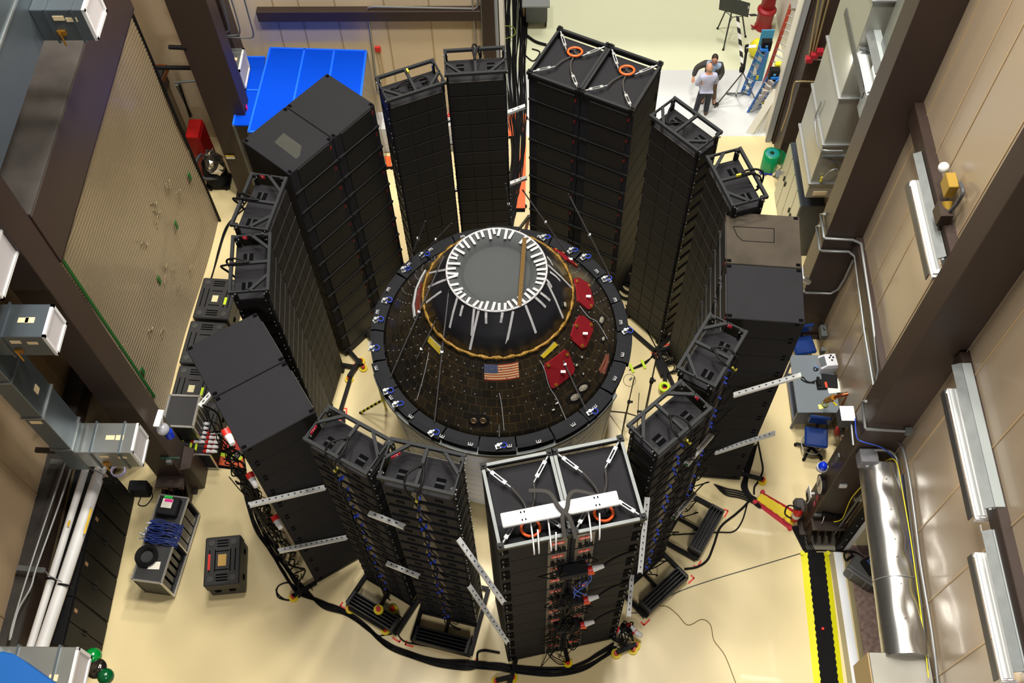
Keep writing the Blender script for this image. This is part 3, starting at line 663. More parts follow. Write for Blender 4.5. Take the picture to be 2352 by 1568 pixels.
for (nm, (sx, sy), yaw, where, conn, tz, num) in ARR:
    f = loc2w((sx, sy, 0), R(yaw)); body = tz-.26; h = (body-.2)/16
    for k in range(16):
        top = k == 0; cc = (1+(k*5+len(where)) % 4) if conn else 0
        lab = f'line array speaker, {AORD[k]} {"" if k in (0, 15) else "from the top "}of the {where}'.replace('  ', ' ')
        grp = 'line array speakers of the '+where; p = f(0, -.02, body-(k+1)*h)
        tilt = 0
        if (cc, top) not in amod:
            s = make_module(cc, top); amod[(cc, top)] = s; s.location = p; s.rotation_euler = (0, 0, R(yaw)); s['label'] = lab; s['group'] = grp
        else: s = dup(amod[(cc, top)], p, R(yaw), lab, grp)
    # rigging frame
    t = thing('rigging_grid', f'black rigging grid with diagonal bars atop the {where}', 'rig', f(0, 0, body), R(yaw), 'rigging frames on the line arrays')
    w, d, z = .58, .32, tz-.03
    for (x0, y0, x1, y1, n_) in ((-w-.02, -d, w+.02, -d, 'long_bar'), (-w-.02, d, w+.02, d, 'long_bar'), (-w, -d, -w, d, 'side_bar'), (w, -d, w, d, 'side_bar'), (0, -d, 0, d, 'centre_bar'), (-w, -.0, -w+.32, d, 'diagonal_bar'), (w, -.0, w-.32, d, 'diagonal_bar')):
        m = MB(); hh = .07 if n_ in ('long_bar',) else .055; m.bar(f(x0, y0, z), f(x1, y1, z), .055 if n_ != 'side_bar' else .03, hh); obj(n_, m, STEELB, t, .004)
    for s in (-1, 1):
        for y in (-d+.06, d-.06):
            m = MB(); m.box(f(s*(w-.03), y, (z+body)/2), (.035, .09, z-body+.05), R(yaw)); o = obj('leg_link', m, BASEB, t)
            m = MB(); m.cyl(f(s*(w-.06), y-.02, z-.08), f(s*(w+.03), y-.02, z-.08), .016, n=8); m.cyl(f(s*(w-.06), y+.03, z-.02), f(s*(w+.03), y+.03, z-.02), .014, n=8); obj('pin', m, ZINC, o)
    if num:
        lw = .16 if len(num) > 1 else .08
        o_ = f(-w+.022, -.12, z-.02) if nm not in ('RF1', 'RF2') else f(w-.022, .0, z-.02)
        xd = (f(0, -1)-f(0, 0)) if nm in ('RF1', 'RF2') else (f(0, 1)-f(0, 0))
        if nm == 'FL2':                                       # number plate on the diagonal
            o_ = f(-w+.13, .1, z-.005); xd = f(.32, d)-f(0, 0)
        m = MB(); F = frame3(o_, xd, (0, 0, 1)); nz_ = F.to_3x3() @ V((0, 0, 1))
        cdir = (CAM-o_); s = 1 if nz_.dot(cdir) > 0 else -1
        if s < 0: F = frame3(o_, -xd, (0, 0, 1)); nz_ = -nz_
        off = .03 if nm == 'FL2' else .004
        M3 = F.to_3x3(); m.box(o_+nz_*off, (lw, .075, .006), M=M3); o = obj('number_plate', m, REDLAB, t)
        F.translation = o_+nz_*(off+.004); text_mesh(num, .075, F, WHITE, 'number_text', t)
    # coiled black steel cable hanging on the centre bar
    m = MB()
    if nm == 'B1':
        for sx_, r_ in ((-.16, .17), (.14, .16)): m.tube([f(sx_+r_*1.2*math.cos(a), -.05+r_*.8*math.sin(a), body+.05+.03*math.sin(a*2)) for a in [2*math.pi*i/24 for i in range(25)]], .017, 6)
    elif nm in ('L1', 'L2', 'R2', 'B2'):
        m.tube(curve([f(.0, 0, z+.04), f(.03, -.2, z+.07), f(.02, -.42, z+.02), f(-.04, -.52, z-.1), f(-.1, -.46, z-.35), f(-.06, -.36, z-.5)], 6), .02, 6); m.tube(curve([f(.0, -.02, z+.05), f(-.06, -.25, z+.08), f(-.12, -.42, z-.05), f(-.12, -.4, z-.3)], 6), .018, 6)
    elif nm == 'R1':
        m.tube(curve([f(w-.05, -.25, z), f(w-.08, -.1, z-.12), f(w-.2, .08, body+.04), f(.3, .0, body+.03), f(.15, -.12, body+.06), f(.02, 0, z)], 6), .018, 6)
    else:
        m.tube(curve([f(0, .03, z+.04), f(.07, -.1, z+.08), f(.1, -.28, z+.07), f(.06, -.42, z-.05), f(.02, -.42, z-.4)], 6), .02, 6); m.tube(curve([f(0, .0, z+.05), f(-.1, -.12, z+.09), f(-.17, -.26, z+.08), f(-.13, -.4, z-.08), f(-.03, -.42, z-.3), f(.0, -.38, z-.55)], 6), .02, 6)
    o = single('signal_cable', m, CABLE, f'thick black cable looped atop the {where}', 'cable', 'cables looped over the array frames')
    if nm not in ('B2', 'R1', 'L1', 'L2'):
        m = MB(); p = f(.03, -.42, z-.28) if conn else f(-.02, -.02 if nm != 'B1' else -.2, z+.06); m.box(p, (.035, .09, .05), R(yaw)); obj('yellow_tag', m, mat('yellow_label', (170, 160, 40), .6), o)
# base frames with ballast behind the arrays
for (nm, (sx, sy), yaw, where, conn, tz, num) in ARR:
    f = loc2w((sx, sy, 0), R(yaw)); rear = {'FL1': -.95, 'FL2': -.9, 'RF1': -1.04, 'RF2': -.95}.get(nm, -.5)
    t = thing('ballast_skid', f'low black steel skid under the {where}', 'skid', f(0, 0, 0), R(yaw), 'base frames of the line arrays')
    m = MB()
    for s in (-1, 1): m.bar(f(s*.62, .5, .07), f(s*.62, rear, .07), .08, .12)
    for y in (.5, -.28, rear): m.bar(f(-.62, y, .07), f(.62, y, .07), .08, .1)
    m.bar(f(0, -.28, .07), f(0, rear, .07), .06, .08)
    for s in (-1, 1): m.bar(f(s*.5, .0, .13), f(s*.5, .3, .13), .1, .14)
    obj('frame', m, BASEB, t, .005)
    for s in (-1, 1):
        m = MB(); c = f(s*.66, .56 if rear > -.8 else rear-.1, .004); m.box(c, (.18, .035, .004), R(yaw)); m.box(f(s*.74, .5 if rear > -.8 else rear-.06, .004), (.035, .1, .004), R(yaw)); tag(obj('floor_tape', m, REDTAPE), f'red floor tape at the {"right" if s > 0 else "left"} foot of the {where}', 'tape', 'red floor tape marks')
    if rear < -.8:
        y0 = rear+.1
        b = thing('ballast_block', f'black slotted ballast block on the base behind the {where}', 'weight', f(0, y0, .13), R(yaw), 'black ballast blocks')
        m = MB(); m.box(f(0, y0, .15), (1.12, .3, .06), R(yaw))
        for y in (-.14, -.07, 0, .07, .14): m.box(f(0, y0+y, .24), (1.12, .03, .2), R(yaw))
        for x in (-.54, .54): m.box(f(x, y0, .25), (.06, .31, .22), R(yaw))
        obj('slotted_body', m, mat('ballast_black', (24, 23, 24), .42), b, .006)
# lone outrigger arm with yellow wheels behind the second front left array and other loose yellow-wheeled arms
def arm(p, q, label):
    t = thing('wheel_arm', label, 'arm', (p+q)/2, 0, 'loose outrigger arms'); m = MB(); m.bar(p+V((0, 0, .14)), q+V((0, 0, .14)), .09, .09); obj('arm', m, BASEB, t, .005)
    for c in (p, q):
        m = MB(); m.cyl(c, c+V((0, 0, .06)), .1, n=18); m.cyl(c+V((0, 0, .06)), c+V((0, 0, .12)), .05, n=10, mi=1); obj('yellow_wheel', m, [YELLOW, RED], t)
arm(az(1526, 860), az(1526, 895), 'short black arm with two yellow wheels behind the ring of microphone stands')
arm(az(830, 832), az(803, 872), 'black arm with yellow wheels at the foot of the back left stack')
arm(az(806, 1400), az(886, 1448), 'black arm with yellow wheels behind the ballast of the second front left array')
arm(az(1140, 1566), az(1178, 1557), 'black arm with yellow wheel at the bottom edge of the photo')
arm(az(1415, 1502), az(1460, 1483), 'black arm with yellow wheels at the right foot of the front stack')
for i, (x, y) in enumerate(((870, 1401), (903, 1401))):
    c = az(x, y, .36 if i == 0 else 0); m = MB(); m.cyl(c, c+V((0, 0, .06)), .1, n=18); m.cyl(c+V((0, 0, .06)), c+V((0, 0, .12)), .05, n=10, mi=1)
    single('yellow_castor', m, [YELLOW, RED], ['yellow wheel lying on the ballast block of the second front left array', 'yellow wheel on the floor right of the ballast of the second front left array'][i], 'wheel')
c = az(1526, 888, .22); m = MB(); m.torus(c, .1, .035, n=20); single('tape_roll', m, LIME, 'lime yellow tape roll standing on the short yellow-wheeled arm', 'tape')

# galvanised struts tying neighbours together
def strut(p, q, label):
    t = thing('strut_channel', label, 'strut', (p+q)/2, 0, 'perforated galvanised struts')
    m = MB(); d = (q-p).normalized(); side = d.cross(V((0, 0, 1))).normalized()
    m.bar(p, q, .085, .012); m.bar(p+side*.038-V((0, 0, .03)), q+side*.038-V((0, 0, .03)), .01, .06); m.bar(p-side*.038-V((0, 0, .03)), q-side*.038-V((0, 0, .03)), .01, .06)
    obj('channel', m, mat('strut_zinc', (214, 216, 216), .5, .1), t)
    m = MB(); L = (q-p).length; n = max(3, int(L/.12))
    for i in range(1, n): m.box(p+(q-p)*(i/n)+V((0, 0, .007)), (.06, .022, .003), math.atan2(d.y, d.x))
    obj('slots', m, mat('slot_shadow', (45, 45, 45), .7), t)
    m = MB(); m.box(p+d*.03-V((0, 0, .06)), (.05, .05, .06)); obj('green_nut', m, mat('green_nut', (20, 90, 55), .5), t)
def onp(px, py, f, x, y, nx, ny):
    o_ = f(x, y, 0); n_ = f(nx, ny, 0)-f(0, 0, 0); d = ray(px, py); return CAM+d*((o_-CAM).dot(n_)/d.dot(n_))
ST = {n[0]: loc2w((n[1][0], n[1][1], 0), R(n[2])) for n in STACKS}; AR = {n[0]: loc2w((n[1][0], n[1][1], 0), R(n[2])) for n in ARR}
sideL = lambda x, y: onp(x, y, ST['left'], SW+.07, 0, 1, 0); rearL = lambda x, y: onp(x, y, ST['left'], 0, -SD/2-.12, 0, -1)
sideR = lambda x, y: onp(x, y, ST['right'], -SW-.07, 0, -1, 0); rearF = lambda x, y: onp(x, y, ST['front'], 0, -SD/2-.07, 0, -1)
rearA = lambda n: (lambda x, y: onp(x, y, AR[n], 0, -.4, 0, -1))
for (a, b, fa, fb, lab) in (((572, 1158), (745, 1118), sideL, sideL, 'upper strut across the near face of the left stack'), ((640, 1264), (795, 1233), sideL, sideL, 'lower strut across the near face of the left stack'),
        ((847, 1177), (928, 1208), rearA('FL1'), rearA('FL2'), 'upper strut joining the two front left arrays'), ((888, 1292), (962, 1322), rearA('FL1'), rearA('FL2'), 'lower strut joining the two front left arrays'),
        ((1053, 1237), (1157, 1383), rearA('FL2'), rearF, 'upper strut from the left array to the front stack'), ((1078, 1345), (1166, 1475), rearA('FL2'), rearF, 'lower strut from the left array to the front stack'),
        ((1487, 1142), (1470, 1314), rearA('RF2'), rearF, 'upper strut on the right edge of the front stack'), ((1452, 1320), (1444, 1415), rearA('RF2'), rearF, 'lower strut on the right edge of the front stack'),
        ((1578, 1063), (1635, 998), rearA('RF2'), rearA('RF1'), 'upper strut joining the two front right arrays'), ((1548, 1187), (1596, 1132), rearA('RF2'), rearA('RF1'), 'lower strut joining the two front right arrays'),
        ((1685, 906), (1840, 860), rearA('RF1'), sideR, 'upper strut sticking out beside the right stack'), ((1643, 1038), (1780, 993), rearA('RF1'), sideR, 'lower strut sticking out beside the right stack'),
        ((1166, 257), (1206, 242), rearA('B2'), rearA('B2'), 'upper strut between the right back array and the back stack'), ((1172, 420), (1210, 406), rearA('B2'), rearA('B2'), 'lower strut between the right back array and the back stack'),
        ((1022, 277), (1040, 270), rearA('B1'), rearA('B2'), 'upper strut between the two back arrays'), ((1036, 437), (1054, 432), rearA('B1'), rearA('B2'), 'lower strut between the two back arrays'),
        ((458, 932), (486, 900), lambda x, y: az(x, y, 4.6), lambda x, y: az(x, y, 4.6), 'upper short strut left of the left stack'), ((533, 1057), (553, 1035), lambda x, y: az(x, y, 3.2), lambda x, y: az(x, y, 3.2), 'lower short strut left of the left stack')):
    strut(fa(*a), fb(*b), 'silver perforated strut, '+lab)
# ================================================================ CABLES AND CABLE RAMPS
def floor_cable(pts, r, label, m_=CABLE, z=None, group=None, k=8):
    m = MB(); m.tube(curve([az(x, y, r+.002) for x, y in pts], k), r, 6)
    return single('floor_cable', m, m_, label, 'cable', group)
rc = random.Random(4)
loom = [(566, 1105), (578, 1160), (600, 1215), (628, 1262), (655, 1310), (690, 1355), (735, 1385), (790, 1404), (840, 1440), (885, 1478), (940, 1502), (1010, 1520), (1080, 1528), (1150, 1532), (1200, 1540), (1270, 1545), (1330, 1535), (1380, 1510), (1415, 1485)]
for i in range(9):
    o = (i-4)*4.2
    pts = [(x+o*.5+rc.uniform(-4, 4), y+o*(.5 if y > 1380 else -.3)+rc.uniform(-3, 3)) for x, y in loom]
    if i > 6: pts = pts[:13]+[(1100, 1503-i), (1148, 1506-i)]
    floor_cable(pts, .021, 'black cable in the loom curving along the floor from left stack to front stack', group='black floor loom in front of the stacks')
floor_cable([(690, 1370), (660, 1378), (637, 1362), (640, 1345), (662, 1338), (682, 1352), (668, 1376), (640, 1372), (634, 1352)], .015, 'loop of black cable on the floor left of the loom bend')
floor_cable([(905, 1440), (925, 1470), (960, 1480), (1040, 1492), (1075, 1488), (1085, 1460)], .015, 'black cable curving around the ballast block left of the front stack')
floor_cable([(880, 1400), (910, 1410), (925, 1425), (922, 1445), (900, 1455), (870, 1460)], .013, 'black cable from the yellow wheels behind the second front left array')
for i in range(5):
    floor_cable([(1738-i*3, 1020+i*2), (1728-i*4, 1060), (1718-i*2, 1095), (1716-i*3, 1120), (1728, 1140+i*3), (1745, 1150+i*4)], .02, 'black cable dropping past the right stack towards the yellow ramp', group='cables between right stack and yellow ramp')
for i in range(4):
    floor_cable([(1640+i*4, 1112+i*4), (1670, 1122+i*5), (1700, 1128+i*5), (1730, 1140+i*5), (1748, 1152+i*5)], .018, 'black cable running along the foot of the right stack to the yellow ramp', group='cables at the foot of the right stack')
floor_cable([(1740, 1010), (1748, 1050), (1752, 1080), (1742, 1105), (1733, 1118), (1732, 1135)], .02, 'single black cable looping away to the right of the right stack')
floor_cable([(1728, 1140), (1712, 1160), (1690, 1180), (1655, 1210), (1640, 1250), (1625, 1285), (1600, 1302), (1572, 1306)], .024, 'thick black cable sweeping from the right stack to the ballast block')
floor_cable([(1718, 1150), (1705, 1195), (1685, 1220), (1650, 1222), (1600, 1225), (1545, 1228)], .016, 'black cable crossing between the two right ballast blocks')
floor_cable([(1440, 1408), (1475, 1405), (1500, 1390), (1560, 1358), (1640, 1330), (1740, 1300), (1840, 1270)], .009, 'thin grey cable crossing the empty floor to the black and yellow ramp', GREYCABLE)
floor_cable([(1500, 1394), (1530, 1392), (1555, 1410), (1580, 1435), (1612, 1422), (1632, 1435), (1640, 1470), (1665, 1505), (1690, 1568)], .008, 'thin tan wire wandering over the floor at lower right', mat('tan_wire', (130, 105, 60), .6))
floor_cable([(1840, 1268), (1880, 1264), (1930, 1266), (1965, 1268), (1985, 1280)], .014, 'black cable over the white threshold to the grey case')
for i in range(7):
    floor_cable([(1818+i*3, 1208), (1832+i*4, 1235), (1842+i*4, 1255), (1852+i*4, 1272)], .016, 'black cable between the yellow ramp and the black ramp', group='cables joining the two right ramps')
for i in range(4):
    floor_cable([(1445+i*2, 850-i), (1475, 840-i*2), (1490, 828-i), (1500+i*4, 812)], .012, 'black cable from the capsule stand taped with lime strips', group='cables taped to the floor right of the capsule')
for k, (x, y) in enumerate(((1451, 845), (1478, 836))):
    m = MB(); c = az(x, y, .03); m.box(c, (.06, .24, .012), .3); single('lime_tape', m, LIME, ['lime tape strip nearest the capsule, over the taped cables', 'lime tape strip farther from the capsule, over the taped cables'][k], 'tape')
for k, (x, y) in enumerate(((1524, 826), (1535, 843), (1512, 815))):
    c = az(x, y, .03); m = MB()
    for j in range(4): m.tube([c+V(((.14+.02*j)*math.cos(a)+.03*j, (.13+.015*j)*math.sin(a), .02*j)) for a in [2*math.pi*i/22 for i in range(23)]], .011, 5)
    single('cable_coil', m, CABLE, ['middle', 'rightmost', 'leftmost'][k]+' small coil of black cable on the floor right of the capsule', 'cable')
floor_cable([(1437, 700), (1450, 722), (1478, 735), (1500, 760), (1512, 790)], .014, 'black cable running from behind the capsule to the microphone stands'); floor_cable([(1440, 715), (1470, 735), (1492, 770), (1508, 800), (1520, 830)], .014, 'second black cable running past the red tape marks to the stands')
for k, (x, y) in enumerate(((1448, 655), (1440, 668), (1452, 640), (1446, 630))):
    c = az(x, y, .03); m = MB()
    for j in range(5): m.tube([c+V(((.2+.02*j)*math.cos(a), (.2+.02*j)*math.sin(a), .02*j)) for a in [2*math.pi*i/22 for i in range(23)]], .014, 5)
    single('cable_coil', m, CABLE, 'coil of black cable on the floor between back stack and its right array', 'cable', 'coils beside the back stack')
# great bundle of black cables coming through the back opening
m = MB(); pts0 = [(1178, -40), (1180, 60), (1178, 150), (1184, 240), (1190, 330), (1184, 410), (1176, 470), (1165, 520)]
for i in range(46):
    o = rc.uniform(-1, 1); q = []
    for j, (x, y) in enumerate(pts0):
        wd = (27, 29, 27, 22, 15, 12, 10, 10)[j]; q.append(az(x+o*wd+rc.uniform(-5, 5), y, .02+rc.uniform(0, .12)))
    m.tube(curve(q, 5), .014, 5)
tag(obj('cable_bundle', m, CABLE, stuff=True), 'wide bundle of black cables running over the floor through the back opening', 'cable')
m = MB(); m.tube(curve([az(1150, 60, .15), az(1178, 62, .16), az(1182, 80, .16), az(1158, 90, .15)], 6), .016, 6); single('green_lead', m, mat('green_lead', (120, 140, 50), .5), 'thin green lead looping over the black cable bundle at the back', 'cable')
floor_cable([(1206, 78), (1230, 95), (1255, 103)], .04, 'thick black cable leaving the bundle under the back stack'); floor_cable([(1205, 125), (1225, 140), (1240, 120), (1222, 112)], .02, 'black cable loop beside the left foot of the back stack')
# ramps
def ramp(label, a, b, c, d, mats, h=.06, teeth=0, lid=.42, group=None, ends=(0, 1)):
    "a-b near edge, d-c far edge on the floor (world points, across the long axis a->b)"
    t = thing('cable_ramp', label, 'ramp', (a+b+c+d)/4, 0, group)
    U = lambda u, v, z: (a*(1-u)+b*u)*(1-v)+(d*(1-u)+c*u)*v+V((0, 0, z))
    m = MB(); v0, v1 = .5-lid/2, .5+lid/2
    m.add([U(0, 0, 0), U(1, 0, 0), U(1, v0, h), U(0, v0, h), U(0, v1, h), U(1, v1, h), U(1, 1, 0), U(0, 1, 0)], [(0, 1, 2, 3), (3, 2, 5, 4), (4, 5, 6, 7), (0, 3, 4, 7), (1, 6, 5, 2)]); obj('ramp_body', m, mats[0], t)
    m = MB(); n = max(teeth, 1)
    for i in range(n):
        e = .02 if (teeth and i % 2) else 0
        m.add([U(i/n, v0-e, h), U((i+1)/n, v0-e, h), U((i+1)/n, v1+e, h), U(i/n, v1+e, h), U(i/n, v0-e, h+.014), U((i+1)/n, v0-e, h+.014), U((i+1)/n, v1+e, h+.014), U(i/n, v1+e, h+.014)], [(0, 1, 5, 4), (1, 2, 6, 5), (2, 3, 7, 6), (3, 0, 4, 7), (4, 5, 6, 7)])
    obj('lid', m, mats[1], t)
    if ends:
        m = MB()
        for u in ends:
            for v in (.05, .95): m.cyl(U(u, v, .0), U(u, v, .05), .05, n=10)
        obj('connector_lug', m, mats[0], t)
    return t
REDR = mat('red_rubber', (190, 22, 40), .5); YELR = mat('yellow_rubber', (232, 205, 10), .45, noise=.1, scale=20); BLKR = mat('black_rubber_lid', (15, 15, 16), .7, spec=.1); LYEL = mat('acid_yellow_rubber', (222, 218, 20), .5)
ORR = mat('orange_lid', (232, 98, 40), .5)
ramp('red cable ramp with yellow lid on the floor beside the right column', az(1732, 1155), az(1812, 1216), az(1840, 1180), az(1752, 1130), (REDR, YELR), teeth=11, lid=.55)
P = lambda x, y: az(x, y)
a, b, c, d = P(1839, 1271), P(1870, 1580), P(1939, 1580), P(1904, 1271)
mid = lambda p, q, k: p*(1-k)+q*k
ramp('long black lidded cable ramp with acid yellow edges, farther half beside the white threshold', a, mid(a, b, .5), mid(d, c, .5), d, (LYEL, BLKR), .07, teeth=21, lid=.56, group='yellow edged ramps beside the threshold', ends=(0,))
ramp('long black lidded cable ramp with acid yellow edges, nearer half at the photo bottom', mid(a, b, .5), b, c, mid(d, c, .5), (LYEL, BLKR), .07, teeth=21, lid=.56, group='yellow edged ramps beside the threshold', ends=(1,))
m = MB(); c = az(1890, 1443, .12); m.sph(c, .025); single('red_lamp', m, mat('red_lamp', (255, 40, 40), .4, emit=2), 'tiny red light on the black lid of the long ramp', 'light')
ramp('orange lidded cable ramp behind the capsule, beside the left foot of the back stack', P(1183, 487), P(1206, 487), P(1209, 262), P(1203, 262), (BLKR, ORR), .07, lid=.96)
ramp('orange lidded cable ramp right of the last back array, farther and shorter one', P(1168, 318), P(1184, 318), P(1186, 262), P(1168, 262), (BLKR, ORR), .07, lid=.96)
ramp('orange cable ramp glimpsed left of the left back array', P(889, 388), P(900, 388), P(898, 362), P(886, 362), (BLKR, ORR), .07, lid=.9)
ramp('red cable ramp with lime edge tape left of the left stack, farther one', P(500, 1038), P(560, 1050), P(552, 1008), P(506, 1005), (BLKR, mat('brick_red_lid', (190, 52, 40), .6)), .07, lid=.75)
ramp('orange red cable ramp with lime edge tape left of the left stack, nearer one', P(484, 1072), P(562, 1082), P(560, 1048), P(498, 1040), (BLKR, mat('orange_red_lid', (205, 82, 38), .6)), .07, lid=.75)
for k, (p, q, s) in enumerate((((487, 1068), (500, 1036), 'curved lime tape strip on the left end of the nearer orange ramp'), ((502, 1042), (556, 1052), 'long lime tape strip along the far edge of the nearer orange ramp'), ((503, 1024), (509, 1006), 'short lime tape strip on the left end of the farther red ramp'))):
    m = MB(); m.bar(az(*p, .09), az(*q, .09), .09, .006); single('lime_tape', m, LIME, s, 'tape')
# cable tangles behind the front stack and beside the left stack
f = loc2w((.381, 6.12, 0), R(12.7)); m = MB(); r2 = random.Random(9)
for i in range(44):
    z = r2.uniform(.4, 6.0); x = r2.choice((-.22, .0, .22))+r2.uniform(-.12, .12); q = [f(x, -.72, z)]
    for j in range(3): q.append(f(x+r2.uniform(-.2, .2), -.72-r2.uniform(.05, .22), z-r2.uniform(.05, .7)))
    q.append(f(x+r2.uniform(-.25, .25), -.72, z-r2.uniform(.2, .9))); q = [V((p.x, p.y, max(p.z, .05))) for p in q]
    m.tube(curve(q, 5), r2.choice((.008, .011, .014)), 5)
tag(obj('cable_tangle', m, CABLE, stuff=True), 'tangle of black cables hanging down the middle of the front stack', 'cable')
m = MB()
for i in range(3):
    q = [f(.18+.1*math.cos(i), -.74, 5.4-i*.2)]+[f(.2+.14*math.sin(j*1.3+i), -.82, 5.2-.3*j) for j in range(1, 5)]; m.tube(curve(q, 6), .012, 6)
single('blue_cables', m, mat('blue_cable', (30, 80, 190), .5), 'blue cables looped among the black tangle on the front stack', 'cable')
for k, (z, nm) in enumerate(((5.35, 'uppermost'), (3.75, 'middle'), (2.2, 'lowest'))):
    t = thing('power_distributor', f'{nm} black power box with red and white plug on the front stack', 'power box', f(0.02, -.78, z-.15), R(12.7), 'power boxes on the front stack')
    m = MB(); m.box(f(.02, -.78, z), (.46, .2, .16), R(12.7)); obj('housing', m, BLACK, t, .01)
    m = MB(); m.cyl(f(.24, -.82, z), f(.34, -.82, z+.02), .055, n=12); obj('red_plug', m, RED, t); m = MB(); m.cyl(f(.34, -.82, z+.02), f(.52, -.82, z+.05), .06, .035, n=12); obj('white_plug', m, WHITE, t)
    m = MB(); m.tube(curve([f(.5, -.82, z+.05), f(.75, -.74, z+.1), f(1.08, -.7, z+.12)], 6), .02, 6); obj('supply_cable', m, CABLE, t)
    m = MB(); m.tube(curve([f(.26, -.84, z-.05), f(.36, -.86, z-.1), f(.3, -.84, z-.16), f(.2, -.83, z-.12)], 5), .018, 6); obj('orange_loop', m, ORANGE, t)
m = MB(); r3 = random.Random(21)
lf = ST['left']
for i in range(54):
    x0 = r3.uniform(-1.1, 1.12); z0 = r3.uniform(.5, 5.6); z1 = max(.03, z0-r3.uniform(.6, 3.2)); dx = r3.uniform(-.1, .35); q = []
    for j in range(5): q.append(lf(min(x0+dx*j/4+r3.uniform(-.05, .05), 1.2), -SD/2-r3.uniform(.06, .38), z0+(z1-z0)*j/4))
    m.tube(curve(q, 5), r3.choice((.01, .013, .018)), 5)
for i in range(12):
    o = i*2.2; q = [az(505+o, 1010-o*.2, .04), az(540+o, 1085, .06), az(562+o, 1110, .05), az(574+o, 1160, .04)]
    m.tube(curve(q, 6), .016, 5)
tag(obj('cable_tangle', m, CABLE, stuff=True), 'tangle of black cables along the left edge of the left stack', 'cable')
m = MB()
for i in range(14):
    q = [az(1438+r3.uniform(-18, 18), 1450+r3.uniform(-25, 25), r3.uniform(.03, .5)) for j in range(4)]; m.tube(curve(q, 5), .013, 5)
tag(obj('cable_tangle', m, CABLE, stuff=True), 'small tangle of cables and plugs at the right foot of the front stack', 'cable')
for k, (x, y, lab) in enumerate(((1424, 1449, 'left'), (1448, 1440, 'middle'), (1461, 1452, 'right'))):
    c = az(x, y, .3); t = thing('power_plug', lab+' one of three white and red plugs at the right foot of the front stack', 'plug', c); m = MB(); m.cyl(c, c+V((.1, -.08, .04)), .06, .05, n=12); obj('white_grip', m, WHITE, t); m = MB(); m.cyl(c, c+V((-.06, .05, -.02)), .065, n=12); obj('red_collar', m, RED, t)
for k, (x, y) in enumerate(((523, 999), (578, 1098), (635, 1195))):
    c = vert(x, y, lf(SW-.1, -SD/2-.22)); t = thing('power_plug', ['highest', 'middle', 'lowest'][k]+' red and white plug among the cables on the left edge of the left stack', 'plug', c); m = MB(); m.cyl(c, c+V((.1, -.15, 0)), .06, .045, n=12); obj('white_grip', m, WHITE, t); m = MB(); m.cyl(c, c+V((-.05, .08, .02)), .07, n=12); obj('red_collar', m, RED, t)
# ================================================================ LEFT SIDE
# ribbed plastic curtain over the roll-up door
ca, cb = V((-8.25, 16.35, 0)), V((-8.72, 9.6, 0))
CUR = mat('ribbed_clear_sheet', (150, 132, 100), .35, noise=.18, scale=1.1, coat=.2, spec=.6)
t = thing('plastic_curtain', 'ribbed translucent plastic sheet taped over the big left door', 'curtain', (ca+cb)/2)
m = MB(); n = 150; H_ = 7.6; cd = (cb-ca); nr = V((-cd.y, cd.x, 0)).normalized(); nr = nr if nr.x > 0 else -nr
rows = 152; vs = []; fs = []; ncol = 14
rw = random.Random(2)
lev = []
for j in range(76): lev += [(.1*j, .02), (.1*j+.062, .028), (.1*j+.07, -.012), (.1*j+.092, -.012)]
rows = len(lev)-1
for z, dp in lev:
    for i in range(ncol+1):
        u = i/ncol; vs.append(ca+cd*u+V((0, 0, z))+nr*(dp+.03*math.sin(u*9+z*1.3)))
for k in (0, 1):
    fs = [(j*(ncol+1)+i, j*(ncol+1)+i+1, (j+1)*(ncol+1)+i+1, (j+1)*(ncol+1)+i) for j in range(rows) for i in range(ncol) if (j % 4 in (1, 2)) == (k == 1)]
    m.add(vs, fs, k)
obj('sheet', m, [CUR, mat('shaded_rib_groove', (106, 92, 69), .5)], t)  # the shade inside the grooves is painted in with a darker second colour
m = MB(); m.bar(ca+nr*.06, ca+nr*.06+V((0, 0, H_)), .05, .05, (1, 0, 0)); obj('guide_rail', m, BASEB, t)
for (px, py, qx, qy) in ((316, 92, 330, 145), (400, 320, 455, 408)):
    p, q = vert(px, py, ca+nr*.1), vert(qx, qy, ca+nr*.1); m = MB(); m.bar(p, q, .07, .07, (1, 0, 0)); obj('green_tape', m, GREEN, t)
dq = ray(230, 725); gq = CAM+dq*((ca+nr*.1-CAM).dot(nr)/dq.dot(nr)); gb = V((gq.x, gq.y, 0))-nr*.1
m = MB(); m.bar(gb+nr*.1+V((0, 0, .9)), gb+nr*.1+V((0, 0, 6.5)), .07, .02, nr); obj('green_tape', m, GREEN, t)
for (x, y) in ((405, 516), (366, 643), (436, 405), (328, 852)):
    d_ = ray(x, y); nn = nr; tt = (ca+nr*.07-CAM).dot(nn)/d_.dot(nn); p = CAM+d_*tt; m = MB(); m.box(p, (.02, .1, .22)); obj('green_tab', m, GREEN, t)
m = MB()
for i in range(18):
    u = rw.random()*.9; z = rw.uniform(.4, 3.6); q = [ca+cd*(u+.012*k)+V((0, 0, z+.12*k*rw.uniform(-.4, 1)))+nr*.075 for k in range(4)]; m.tube(curve(q, 4), .012, 5)
obj('crease', m, CUR, t)
